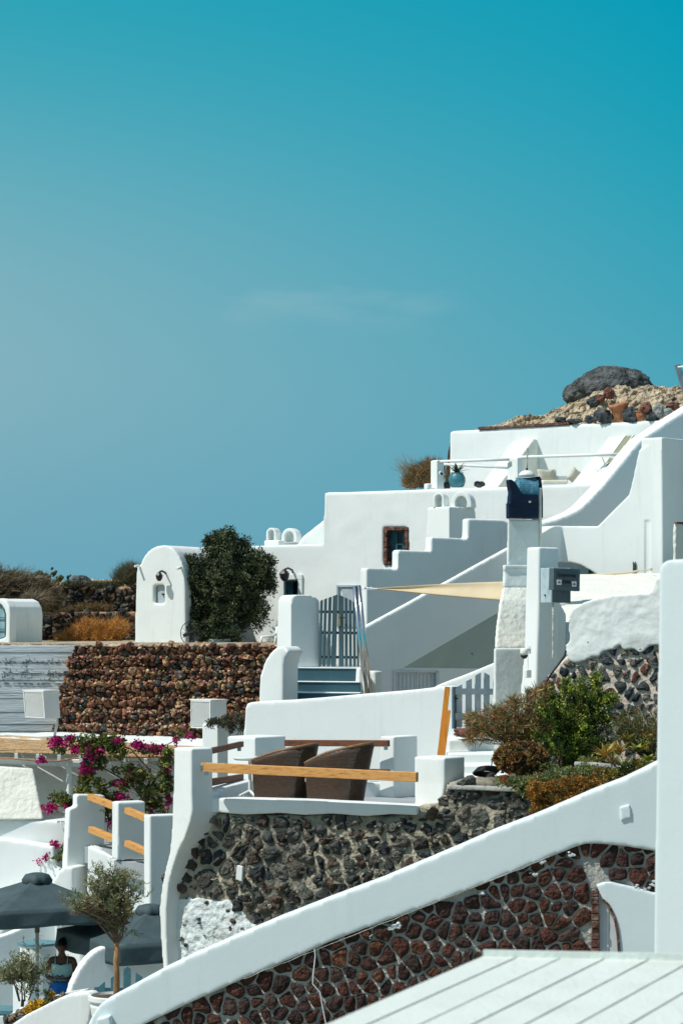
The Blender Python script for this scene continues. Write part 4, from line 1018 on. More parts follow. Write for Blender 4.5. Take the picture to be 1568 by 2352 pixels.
bm = bmesh.new(); tower2(bm, a_, [(1349, 1152, 1157, 1242, 35.31), (1380, 1145, 1150, 1244, 35.12), (1440, 1137, 1142, 1246, 34.9), (1490, 1133, 1138, 1248, 34.7)]); soft(finish(bm, 'flared_base', M['cream'], t), .03, 3, .03, .4)
bm = bmesh.new(); tower2(bm, a_, [(1488, 1132, 1137, 1248, 34.68), (1620, 1130, 1135, 1250, 34.68)]); soft(finish(bm, 'footing', M['white2'], t), .03, 3, .03, .4)
bm = bmesh.new(); PT = Plane(1167, 35.5, a_ - 90); prism(bm, PT, [(1237.5, 1120), (1244.5, 1120), (1244.5, 1262), (1238, 1262)], .3, off=-.02); soft(finish(bm, 'lit_side_strip', M['cream'], t), .02, 1, 0)  # added thin slab; its warm cream stands in for light reflected on this side
bm = bmesh.new(); prism(bm, PT, [(1168.5, 1100.5), (1175, 1101.5), (1183, 1107), (1191.5, 1121), (1196.5, 1131), (1203, 1135.5), (1237, 1137), (1237.3, 1192), (1168.8, 1191), (1168.5, 1160), (1171, 1154), (1173, 1130), (1169, 1108)], .12, off=.05, holes=[[(1213.5, 1150.5), (1219, 1150.5), (1219.5, 1155), (1213, 1155)]]); soft(finish(bm, 'navy_cowl', M['navy'], t), .016, 1, .01, .2)
bm = bmesh.new(); prism(bm, PT, [(1192, 1124), (1237, 1124), (1237.3, 1190), (1192, 1190)], .15, off=-.07); prism(bm, PT, [(1168, 1156), (1200, 1157), (1200, 1160), (1168, 1160)], .1, off=.08); finish(bm, 'cowl_body', M['navy'], t)
bm = bmesh.new(); prism(bm, PT, [(1213.5, 1150.5), (1219, 1150.5), (1219.5, 1155), (1213, 1155)], .04, off=.045); finish(bm, 'vent_hole', M['plastic'], t)
# teal half barrel on top
bm = bmesh.new(); rows = []
for i in range(13):
    a = math.pi / 2 * i / 12; y = 1137 - 43 * math.sin(a); d = .02 - .38 * (1 - math.cos(a))
    rows.append((y, d))
for (y0, d0), (y1, d1) in zip(rows, rows[1:]):
    if d0 > -.20: prism(bm, PT, [(1190, y0 + .4), (1238.5, y0 + .4), (1238.5, y1), (1190, y1)], .24 + d0, off=d0)
soft(finish(bm, 'teal_hood', M['teal_roof'], t), .02, 2, .02, .25)
bm = bmesh.new(); prism(bm, PT, [(1238.6, 1094), (1242, 1100), (1244, 1120), (1246, 1145), (1246, 1190), (1244.6, 1190), (1244.4, 1120), (1241, 1103)], .4, off=-.01); finish(bm, 'cowl_edge', M['navy'], t)
bm = bmesh.new(); c = PT.hit(1209, 1094, -.2); rr = .125
lathe(bm, c, [(rr * math.cos(a), rr * .72 * math.sin(a)) for a in [0, .3, .6, .9, 1.2, 1.5]], 24); soft(finish(bm, 'dome', M['white2'], t), .015, 1, 0)
bm = bmesh.new(); tube(bm, [PT.hit(1209, 1084, -.2), PT.hit(1209.5, 1075, -.2)], .016, 8); finish(bm, 'rod_base', M['black'], t)
bm = bmesh.new(); tube(bm, [PT.hit(1209.5, 1076, -.2), PT.hit(1210.5, 1029, -.2)], .011, 8); finish(bm, 'rod', M['mortar_pale'], t)
bm = bmesh.new(); prism(bm, PT, [(1184, 1097), (1193, 1097), (1188, 1104)], .03, off=-.16); finish(bm, 'white_chip', M['plastic'], t)

# =====================================================================  METER PILLAR
PX = thing('meter_pillar', 'white pillar carrying a meter box and hand painted sign', 'pillar', at(1236, 1600, 33))
bm = bmesh.new(); tower2(bm, 55, [(1256, 1207.5, 1237, 1282, 33), (1384, 1205, 1236, 1282, 33), (1500, 1202, 1232, 1283, 33), (1640, 1190, 1228, 1284, 33)])
tower2(bm, 55, [(1378, 1215, 1238, 1283, 33.05), (1412, 1212, 1236, 1301, 33.05), (1520, 1210, 1234, 1300, 33.05), (1640, 1200, 1232, 1300, 33.05)])
soft(finish(bm, 'pillar', M['white'], PX), .035, 3, .015)
Mb = thing('meter_box', 'pale peeling blue grey metal meter box on the white pillar', 'meter box', at(1269, 1386, 32.55))
bm = bmesh.new(); tower(bm, 32.6, 55, [(1304, 1240, 1269, 1310), (1384.5, 1240, 1269, 1310)]); o = finish(bm, 'box_side', M['peel'], Mb); bevel(o, .008)
PSg = Plane(1269, 32.6, -35)
bm = bmesh.new(); prism(bm, PSg, [(1268.5, 1350), (1310, 1352), (1309.5, 1385.5), (1268, 1383.5)], .03, off=.02); o = finish(bm, 'lower_door', M['sign_grey'], Mb); bevel(o, .005)
bm = bmesh.new(); lathe(bm, Plane(1269, 32.6, 55).hit(1251, 1367, .005), [(.011, 0), (.011, .012)], 10, Plane(1269, 32.6, 55).n); finish(bm, 'keyhole', M['ink'], Mb)
Sg = thing('painted_sign', 'dark grey sign board reading Lioyerma cave with two small sun stickers', 'sign', at(1300, 1358, 32.5))
bm = bmesh.new(); prism(bm, PSg, [(1271, 1304.5), (1331.5, 1307), (1330.5, 1358), (1270, 1354.5)], .10, off=.14); o = finish(bm, 'board', M['sign_grey'], Sg); bevel(o, .005)
bm = bmesh.new(); prism(bm, PSg, [(1277, 1310), (1326, 1312), (1325.5, 1349), (1276.5, 1346)], .01, off=.145); finish(bm, 'panel', mat('sign_panel', (.075, .10, .115), .6), Sg)
def text(body, x, y, hpx, wpx, slant=.15, rot=-2, name='lettering'):
    cu = bpy.data.curves.new('lettering', 'FONT'); cu.body = body; cu.size = 1; cu.shear = slant; cu.extrude = .0; cu.offset = .012
    tmp = bpy.data.objects.new('tmp', cu); COL.objects.link(tmp); bpy.context.view_layer.update()
    me = bpy.data.meshes.new_from_object(tmp.evaluated_get(bpy.context.evaluated_depsgraph_get())); bpy.data.objects.remove(tmp)
    xs = [v.co.x for v in me.vertices]; ys = [v.co.y for v in me.vertices]; s = 32.6 / F
    kx = wpx * s / (max(xs) - min(xs)) / .82; ky = hpx * s / (max(ys) - min(ys))
    o0 = PSg.hit(x, y, .152); root = ORG['painted_sign'] if 'painted_sign' in ORG else Vector()
    c_, s_ = math.cos(R(rot)), math.sin(R(rot))
    for v in me.vertices:
        a = (v.co.x - min(xs)) * kx; b = (v.co.y - min(ys)) * ky
        v.co = o0 + PSg.t * (a * c_ - b * s_) + Vector((0, 0, a * s_ + b * c_)) - ORG[Sg.name]
    o = bpy.data.objects.new(name, me); COL.objects.link(o); o.parent = Sg; me.materials.clear(); me.materials.append(M['ink']); return o
text('Lioyerma', 1281, 1327, 12, 43)
text('cave', 1292, 1340, 7.5, 18)
for x, y in ((1278, 1331), (1312.5, 1335)):
    bm = bmesh.new(); prism(bm, PSg, [(x, y), (x + 10.5, y + .4), (x + 10.5, y + 12.6), (x, y + 12.2)], .004, off=.152); st = finish(bm, 'sticker', M['sticker'], Sg)
    bm = bmesh.new(); lathe(bm, PSg.hit(x + 5.4, y + 6.3, .1525), [(.016, 0), (.016, .003)], 14, PSg.n); finish(bm, 'sun_disc', M['sticker_sun'], st)
    bm = bmesh.new(); prism(bm, PSg, [(x + 1.5, y + 7.2), (x + 9.3, y + 7), (x + 9.3, y + 7.8), (x + 1.5, y + 8)], .003, off=.1575); finish(bm, 'stripe', M['ink'], st)
bm = bmesh.new(); tube(bm, [at(1269, 1385, 32.7), at(1269, 1450, 32.6), at(1268.5, 1512, 32.5)], .012, 8); tag(finish(bm, 'conduit', M['mortar_pale'], None), 'thin vertical cable conduit running down below the meter box', 'conduit')
t = thing('security_camera', 'white dome security camera with a black lens on the pillar', 'camera', at(1203, 1512, 32.6))
s = 32.6 / F; bm = bmesh.new(); lathe(bm, at(1203, 1504, 32.6), [(.05, 0), (.055, .03), (.055, .065), (.045, .085), (.02, .09)], 24); finish(bm, 'housing', M['plastic'], t, smooth=True)
bm = bmesh.new(); lathe(bm, at(1203, 1504, 32.6), [(.008, -.055), (.032, -.045), (.047, -.02), (.05, 0)], 24); finish(bm, 'lens_dome', M['black'], t, smooth=True)
bm = bmesh.new(); tube(bm, [at(1208, 1492, 32.6), at(1216, 1492, 32.7)], .02, 8); box(bm, at(1215, 1493, 32.75), .03, .1, .1); finish(bm, 'bracket', M['plastic'], t)
t = thing('junction_box', 'small white electrical junction box under the security camera', 'junction box', at(1211, 1558, 32.6)); bm = bmesh.new(); tower(bm, 32.6, 40, [(1539, 1203, 1209, 1220), (1557, 1203, 1209, 1220)]); o = finish(bm, 'casing', M['plastic'], t); bevel(o, .008)
bm = bmesh.new(); tube(bm, [at(1211, 1496, 32.75), at(1211, 1540, 32.7)], .008, 6); finish(bm, 'cable', M['plastic'], t)

# =====================================================================  RIGHT HOUSE, STAIR PARAPETS
PUP = Plane(1400, 47.5, -30)
t = thing('upper_stair_parapet', 'thick rounded white parapet sweeping up to the top right corner', 'parapet', at(1400, 1260, 47.5))
bm = bmesh.new(); prism(bm, PUP, [(x + 20, y + 3) for x, y in [(1190, 1202), (1220, 1198), (1245, 1191.6), (1263, 1186), (1285, 1177), (1306, 1167), (1320, 1156), (1340, 1136), (1363, 1111), (1390, 1078), (1417, 1045), (1440, 1017), (1455, 1002), (1471, 992), (1515, 962), (1568, 929), (1640, 884), (1760, 800), (1760, 1600), (1300, 1600), (1300, 1300), (1190, 1300)]], .42); soft(finish(bm, 'parapet', M['white'], t), .06, 5, .015)
RH = thing('right_house', 'large white cubic house with a raking top edge and arched opening', 'house', at(1450, 1400, 42))
PRh = Plane(1400, 42, 27)
bm = bmesh.new(); prism(bm, PRh, [(1284, 1213), (1289, 1208), (1371, 1208.5), (1443, 1136), (1452, 1100), (1466, 1034), (1521, 1004), (1523, 1330), (1530, 1600), (1400, 1600), (1385, 1330), (1370, 1320), (1353, 1309), (1331, 1297), (1310, 1292), (1284, 1291)], .5, holes=[[(1479.5, 1195), (1493, 1194), (1492, 1320), (1479, 1321)]])
c0 = PRh.hit(1521, HZ); PR2 = Plane(1521, c0.y, -55)
prism(bm, PR2, [(1519, 1004), (1640, 1016), (2000, 1050), (2000, 2000), (1523, 2000)], .4, off=0)
c1 = PRh.hit(1288, HZ); PL2 = Plane(1288, c1.y - .02, -42)
prism(bm, PL2, [(1225, 1236), (1245, 1223), (1262, 1212), (1273, 1208), (1290, 1207), (1290, 1291), (1225, 1291)], .35)
soft(finish(bm, 'wall', M['white'], RH), .032, 2, .012)
bm = bmesh.new(); prism(bm, PRh, [(1478, 1190), (1494, 1190), (1494, 1325), (1478, 1325)], .08, off=-.2); finish(bm, 'slot_shade_back', M['paved'], RH)  # grey colour stands in for the shade inside the narrow slot
bm = bmesh.new(); prism(bm, PRh, [(1270, 1280), (1400, 1280), (1400, 1340), (1270, 1340)], .1, off=-.9); finish(bm, 'porch_back', M['sign_grey'], RH)
bm = bmesh.new(); prism(bm, PRh, [(1335, 1288), (1350, 1288), (1350, 1330), (1335, 1330)], .05, off=-.82); finish(bm, 'window_shutter', M['gate_teal'], RH)
bm = bmesh.new(); prism(bm, PRh, [(1452, 1290), (1453, 1290), (1453, 1320), (1452, 1320)], .02, off=.03); prism(bm, PRh, [(1457, 1290), (1458, 1290), (1458, 1320), (1457, 1320)], .02, off=.03)
for y in range(1293, 1320, 4): prism(bm, PRh, [(1452, y), (1458, y), (1458, y + 1.6), (1452, y + 1.6)], .02, off=.035)
finish(bm, 'wall_vent', M['black'], RH)
bm = bmesh.new(); tube(bm, [at(1340, 1322, 41), at(1440, 1315.5, 40.6), at(1464, 1311.5, 40.5)], .02, 6); tube(bm, [at(1464, 1311.5, 40.5), at(1492, 1308, 40.4)], .012, 6); lathe(bm, at(1493, 1308, 40.4), [(.03, -.02), (.03, .02)], 8); tag(finish(bm, 'awning_cord', M['sail_cream'], None), 'tight beige cord with a metal hook against the right house wall', 'cord')
t = thing('dome_roof', 'cream rounded roof surface between the sign and the right pillar', 'roof', at(1410, 1440, 36))
bm = bmesh.new(); rows = []
for i in range(56):
    x = 1262 + i * 11.5; row = []
    for j in range(12):
        f = j / 11; D = 41.0 - 7.6 * f; yt = 1320 - 4 * min(1, i / 25); yb = 1432
        y = yt + (yb - yt) * f ** 1.25; row.append(bm.verts.new(at(x, y, D)))
    row.append(bm.verts.new(at(x, 1640, 33.4))); rows.append(row)
for a, b in zip(rows, rows[1:]):
    for j in range(12): bm.faces.new([a[j], b[j], b[j + 1], a[j + 1]])
o = finish(bm, 'roof', M['cream'], t, smooth=True)
t = thing('chimney_block', 'crumbling beige chimney block at the right edge', 'chimney', at(1560, 1290, 30)); bm = bmesh.new(); tower(bm, 30, 45, [(1202, 1545, 1552, 1600), (1220, 1543.5, 1551, 1600), (1300, 1543, 1550, 1600)]); soft(finish(bm, 'block', M['cream'], t), .02, 2, .03, .15)
bm = bmesh.new(); tower(bm, 29.97, 45, [(1198.5, 1547, 1554, 1600), (1202.5, 1546, 1552, 1600)]); finish(bm, 'cap', M['frame_red'], t)

# ---- right retaining wall
PRW = Plane(1400, 31.6, 24)
RW = thing('cobble_retaining_wall', 'retaining wall of dark and red cobbles with rough whitewashed upper part', 'stone wall', at(1400, 1800, 31.6))
stp = [(1225, 1625), (1236, 1585), (1255, 1555), (1285, 1520), (1310, 1495), (1520, 1470), (1900, 1440), (1900, 2100), (1180, 2100), (1190, 1700)]
mortar(PRW, stp, M['mortar_pink'], .5, .03, .04, parent=RW, off=-.015)
def pkb(r, c): return r.choice([(.055, .065, .07), (.07, .08, .085), (.10, .11, .105), (.13, .06, .045), (.09, .10, .10), (.16, .16, .14), (.04, .05, .06), (.22, .19, .15), (.13, .13, .12), (.05, .06, .065)])
CH = chips(PRW, stp, 900, [(.30, .27, .22), (.12, .12, .12), (.18, .09, .07), (.40, .36, .3)], (.0, .03), (.008, .026), 6, 'pebbles', RW, M['stone']); CH['kind'] = 'stuff'
stones(PRW, stp, .145, .045, .055, pkb, parent=RW, seed=21, jit=.42, aspect=.95, drop=.02, off=-.022)
up = [(1299, 1505), (1303, 1460), (1305, 1411), (1315, 1396), (1340, 1383), (1378, 1373), (1410, 1366), (1450, 1364), (1489, 1363), (1497, 1350), (1502, 1335), (1513, 1322), (1540, 1320), (1900, 1300), (1900, 1480), (1540, 1492), (1507, 1484), (1480, 1492), (1462, 1497), (1440, 1490), (1417, 1484), (1398, 1496), (1381, 1502), (1360, 1510), (1338, 1513), (1327, 1522), (1317, 1523), (1300, 1512)]
bm = bmesh.new(); prism(bm, PRW, jag(up, 5, 10, 4, lambda x, y: y < 1460 or x > 1508), .5, off=.045); o = finish(bm, 'limewashed_top', M['white2'], RW); soft(o, .03, 2, .03, .5)
m_ = o.modifiers.new('grit', 'DISPLACE'); m_.texture = cloudtex(.2); m_.strength = .03
bm = bmesh.new(); tube(bm, [at(1238, 1618, 31.2), at(1240, 1600, 31.2), at(1247, 1578, 31.3), at(1262, 1552, 31.3), at(1280, 1528, 31.3), at(1295, 1508, 31.35), at(1299, 1495, 31.4)], .014, 6); tag(finish(bm, 'black_cable', M['hose'], None, smooth=True), 'black cable climbing the left edge of the cobble wall', 'cable')

# =====================================================================  BACK WALL OF THE TERRACE, PICKET GATE, STEPS
t = thing('terrace_back_wall', 'low sweeping white wall behind the wicker chair terrace', 'wall', at(800, 1850, 36))
bm = bmesh.new(); prism(bm, Plane(800, 36, 18), [(554, 1900), (558, 1690), (563, 1630), (566, 1616), (575, 1613), (596, 1611), (660, 1608), (740, 1602), (816, 1595), (905, 1588), (960, 1583), (992, 1579), (1012, 1576), (1036, 1575.5), (1043, 1584), (1047, 1700), (1050, 1900)], .35); soft(finish(bm, 'wall', M['white'], t), .045, 3, .015)
t = thing('ramp_wall', 'pale wall with a sloping bright top behind the picket gate', 'wall', at(1080, 1720, 37))
bm = bmesh.new(); prism(bm, Plane(1070, 37, 18), [(990, 1582), (1003, 1574), (1030, 1563), (1060, 1552), (1090, 1540), (1133, 1522), (1200, 1500), (1200, 1760), (990, 1760)], .3); soft(finish(bm, 'wall', M['white'], t), .04, 3, .01)
t = thing('leaning_boards', 'two orange varnished boards leaning on the terrace back wall', 'board', at(1010, 1736, 33.6))
bm = bmesh.new(); pl = Plane(1020, 34.2, 10); prism(bm, pl, [(1021, 1577), (1032.5, 1578), (1015, 1740), (1003, 1740)], .04); o = finish(bm, 'board', M['pine_orange'], t)
bm = bmesh.new(); prism(bm, pl, [(1026, 1631), (1034, 1632), (1020, 1740), (1013, 1740)], .04, off=.045); o = finish(bm, 'board', M['pine_orange'], t)
t = thing('picket_gate', 'pale grey blue picket gate with an arched top behind the reddish reeds', 'gate', at(1110, 1672, 35))
PK = Plane(1110, 35, -28)
for a, b, ya, yb, yc in ((1048, 1061, 1578, 1571, None), (1070, 1083, 1564, 1558, None), (1091, 1104, 1551, 1544, None), (1111.5, 1124, 1544, 1551, None), (1133, 1146, 1559, 1565, None), (1154, 1167, 1571, 1578, None)):
    bm = bmesh.new(); prism(bm, PK, [(a, ya), (b, yb), (b, 1670), (a, 1670)], .022); o = finish(bm, 'picket', M['gate_pale'], t); bevel(o, .003, 1)
for y0, y1 in ((1581, 1595), (1638, 1653)):
    bm = bmesh.new(); prism(bm, PK, [(1046, y0), (1172, y0 + 1), (1172, y1 + 1), (1046, y1)], .022, off=.026); finish(bm, 'crossbar', M['gate_pale'], t)
bm = bmesh.new(); prism(bm, PK, [(1042, 1578), (1048, 1578), (1048, 1674), (1042, 1674)], .06, off=.02); finish(bm, 'gate_post', M['gate_teal'], t)
bm = bmesh.new(); prism(bm, PK, [(1043, 1603), (1052, 1603), (1052, 1606), (1043, 1606)], .02, off=.05); finish(bm, 'hinge', M['black'], t)
one_rock('threshold_stone', 1078, 1683, 34.6, 74, 24, 'worn brown stone threshold under the picket gate', REDR, 71, sub=3, amp=.2, cat='threshold')
t = thing('white_steps', 'white steps rising to the picket gate beside the leaning boards', 'steps', at(1100, 1800, 33.2))
for k, (y, D) in enumerate(((1700, 34.5), (1732, 33.7), (1759, 33.0), (1784, 32.3))):
    z = at(0, y, D).z; a, b = at(1030, y, D), at(1240, y, D); bm = bmesh.new(); hexa(bm, [Vector((a.x, D, z - 1.2)), Vector((b.x, D + .15, z - 1.2)), Vector((b.x, D + 1.2, z - 1.2)), Vector((a.x, D + 1.1, z - 1.2))], [Vector((a.x, D, z)), Vector((b.x, D + .15, z)), Vector((b.x, D + 1.2, z)), Vector((a.x, D + 1.1, z))])
    o = finish(bm, 'step', M['white'], t); bevel(o, .02, 3)
# planter left of back wall + plant
t = thing('white_planter', 'square white planter overflowing with dark trailing foliage', 'planter', at(500, 1780, 40)); bm = bmesh.new(); tower(bm, 40, 30, [(1662, 464, 500, 562), (1800, 462, 500, 562)]); soft(finish(bm, 'box', M['white'], t), .04, 2, .01)
t = thing('trailing_plant', 'dark green trailing succulent spilling from the square white planter', 'plant', at(522, 1662, 39.8))
bl = [(at(500, 1660, 39.6), .17, .15, .04, 1), (at(525, 1655, 39.7), .2, .15, .06, 1.5), (at(548, 1650, 39.9), .14, .2, .07, 1.3), (at(530, 1668, 39.4), .06, .06, .09, .7), (at(556, 1662, 39.6), .05, .06, .12, .6), (at(484, 1664, 39.6), .06, .06, .04, .3)]
bm = foliage(bl, 3200, .055, .02, [(.06, .075, .035), (.09, .10, .05), (.12, .07, .05), (.04, .05, .03)], 31, clump=14, csize=.05); finish(bm, 'foliage', M['leaf'], t)

# =====================================================================  WICKER CHAIR TERRACE
zf = CZ - 2.349
PG = Plane(700, 30, 27)
TR = thing('terrace', 'small white terrace on a dark stone base with wooden rails', 'terrace', at(700, 1870, 30))
GR = lambda r, c: r.choice([(.05, .055, .055), (.07, .075, .07), (.09, .09, .08), (.035, .04, .045), (.13, .125, .105), (.09, .065, .05), (.06, .055, .05), (.04, .045, .05), (.17, .155, .12), (.11, .115, .10)])
gp = [(436, 1868), (700, 1872), (956, 1872), (962, 1852), (1022, 1842), (1023, 1800), (1050, 1790), (1119, 1792), (1176, 1808), (1219, 1816), (1235, 1900), (700, 2160), (372, 2290), (378, 2100), (394, 2020), (414, 1960), (430, 1905)]
mortar(PG, gp, M['mortar_grey'], .9, .05, .035, parent=TR, off=.0, fr=4)
stones(PG, [(x - 14 * (x < 440), y + 6) for x, y in gp],   .155, .038, .075, GR, parent=TR, seed=34, jit=.45, aspect=1.25, drop=.02, off=-.03, excl=[(370, 2050), (440, 2050), (530, 2060), (570, 2095), (605, 2165), (560, 2185), (370, 2290)])
bm = bmesh.new(); prism(bm, PG, [(443, 1831), (700, 1838), (957, 1851), (957, 1873), (900, 1870), (840, 1875), (760, 1869), (700, 1872), (640, 1868), (560, 1871), (500, 1866), (438, 1868)], .32, off=.07); soft(finish(bm, 'coping', M['white'], TR), .028, 2, .012, .4)
bm = bmesh.new(); q = [PG.hit(446, HZ, -.3), PG.hit(1060, HZ, -.3), at(1060, HZ, 33.4), at(500, HZ, 35.2)]; a = [Vector((p.x, p.y, zf)) for p in q]; hexa(bm, [p - Vector((0, 0, .25)) for p in a], a); finish(bm, 'floor', M['paved'], TR)
CH = chips(PG, [(x + 14 * (x < 440), y) for x, y in gp], 1100, [(.10, .10, .095), (.06, .065, .065), (.22, .20, .16), (.30, .28, .22), (.12, .08, .06)], (.0, .05), (.012, .038), 5, 'stones', TR, M['stone'], [(370, 2050), (440, 2050), (530, 2060), (570, 2095), (605, 2165), (560, 2185), (370, 2290)]); CH['kind'] = 'stuff'
# rough whitewashed patch low on the wall
wp = [(384, 2068), (410, 2064), (445, 2063), (480, 2066), (520, 2072), (548, 2082), (562, 2098), (575, 2120), (590, 2135), (600, 2160), (560, 2170), (440, 2215), (384, 2250), (392, 2200), (380, 2130)]
bm = bmesh.new(); prism(bm, PG, jag(wp, 4, 9, 3, lambda x, y: x < 400), .3, off=.02); o = finish(bm, 'limewash_patch', M['rough'], TR); soft(o, .028, 1, .07, .22); m_ = o.modifiers.new('grit', 'DISPLACE'); m_.texture = cloudtex(.07); m_.strength = .03
# left pier with curved foot
bm = bmesh.new(); tower(bm, 30.3, 48, [(1719, 400, 440, 490), (1870, 397, 440, 489)])
prism(bm, Plane(440, 30.3, 48), [(398, 1820), (440, 1820), (441, 1865), (436, 1890), (424, 1925), (408, 1958), (396, 1995), (386, 2035), (381, 2090), (381, 2150), (386, 2262), (377, 2262), (369, 2150), (366, 2090), (371, 2040), (380, 1995), (391, 1950), (395, 1900), (396, 1850)], .45); soft(finish(bm, 'curved_pier', M['white'], TR), .03, 3, .012)
for lv, nm in (([(1740, 951, 1020, 1067), (1800, 951, 1020, 1067), (1862, 952, 1012, 1050)], 29.2), ([(1693, 523, 586, 657), (1845, 523, 586, 657)], 33.3), ([(1692, 873, 904, 959), (1850, 868, 904, 960)], 32.7)):
    bm = bmesh.new(); tower(bm, nm, 40, lv); soft(finish(bm, 'pier', M['white'], TR), .03, 2, .006)
bm = bmesh.new(); prism(bm, Plane(800, 32.7, -20), [(640, 1802), (780, 1799), (958, 1795), (958, 1855), (640, 1855)], .3); soft(finish(bm, 'low_wall', M['white'], TR), .03, 2, .01)
bm = bmesh.new(); a, b = at(462, 1811, 30.6), at(552, 1790, 33.1); w_ = Vector((.26, .10, 0)); hexa(bm, [p + Vector((0, 0, -.6)) for p in (a, a + w_, b + w_, b)], [a, a + w_, b + w_, b]); soft(finish(bm, 'low_wall', M['white'], TR), .03, 2, .01)
def rail(p0, p1, w_, h_, m, brk=()):
    bm = bmesh.new(); beam(bm, p0, p1, w_, h_); r_ = finish(bm, 'rail', m, TR); bevel(r_, .006)
    for f, dz in brk:
        bm = bmesh.new(); c = p0.lerp(p1, f); box(bm, c + Vector((0, -.0, dz)), .05, w_ + .03, .05); finish(bm, 'bracket', M['zinc'], r_)
rail(at(464, 1762, 30.25), at(958, 1785, 28.95), .07, .115, M['pine'], ((.0, .0), (.022, -.07)))
rail(at(470, 1728, 30.6), at(555, 1709, 33.0), .06, .075, M['wood_brown'], ((.93, -.06),))
rail(at(480, 1797, 30.6), at(555, 1785, 33.0), .06, .085, M['wood_brown'], ((.93, -.06),))
rail(at(655, 1706.5, 33.35), at(893, 1707.5, 32.55), .06, .085, M['wood_brown'], ((.97, -.06),))
rail(at(655, 1770, 33.35), at(893, 1774, 32.55), .06, .085, M['wood_brown'], ())
bm = bmesh.new(); a = [PG.hit(1024, 1799, .1), PG.hit(1222, 1815, .1), PG.hit(1222, 1812, .1) + Vector((.5, 1.0, 0)), PG.hit(1050, 1797, .1) + Vector((.4, .9, 0))]; zt = CZ - 1.93
hexa(bm, [Vector((p.x, p.y, zt - .06)) for p in a], [Vector((p.x, p.y, zt)) for p in a]); soft(finish(bm, 'concrete_cap', mat('grey_concrete', (.36, .37, .34), .9, var=.15, vscale=5, bump=.02), TR), .025, 2, .03, .3)
# antenna panel on the stone base
t = thing('antenna_panel', 'small white antenna panel fixed to the dark stone base', 'antenna', PG.hit(549, 2025, .2))
bm = bmesh.new(); prism(bm, PG, [(544, 1987), (557, 1991), (555, 2025), (541, 2020)], .045, off=.2); o = finish(bm, 'panel', M['vent_white'], t); bevel(o, .008)
bm = bmesh.new(); tube(bm, [PG.hit(542, 2010, .16), PG.hit(538, 2022, .14), PG.hit(546, 2032, .14), PG.hit(557, 2020, .14)], .006, 5); finish(bm, 'cable', M['hose'], t)
bm = bmesh.new(); box(bm, PG.hit(551, 2005, .10), .04, .18, .04); finish(bm, 'bracket', M['zinc'], t)

# table
t = thing('bistro_table', 'small round white bistro table beside the first wicker chair', 'table', Vector((at(575, 0, 30.9).x, 30.9, zf)))
c = at(574, 1741, 30.9); bm = bmesh.new(); lathe(bm, c, [(.05, -.03), (.19, -.025), (.215, -.005), (.215, .01), (.20, .016)], 40); finish(bm, 'table_top', M['plastic'], t, smooth=False)
bm = bmesh.new(); tube(bm, [c, Vector((c.x, c.y, zf + .06))], .022, 10); finish(bm, 'column', M['plastic'], t)
bm = bmesh.new()
for k in range(4):
    a = k * math.pi / 2 + .5; d = Vector((math.cos(a), math.sin(a), 0)); tube(bm, [Vector((c.x, c.y, zf + .22)), Vector((c.x, c.y, zf + .16)) + d * .14, Vector((c.x, c.y, zf + .03)) + d * .24], .018, 8)
finish(bm, 'foot', M['plastic'], t)

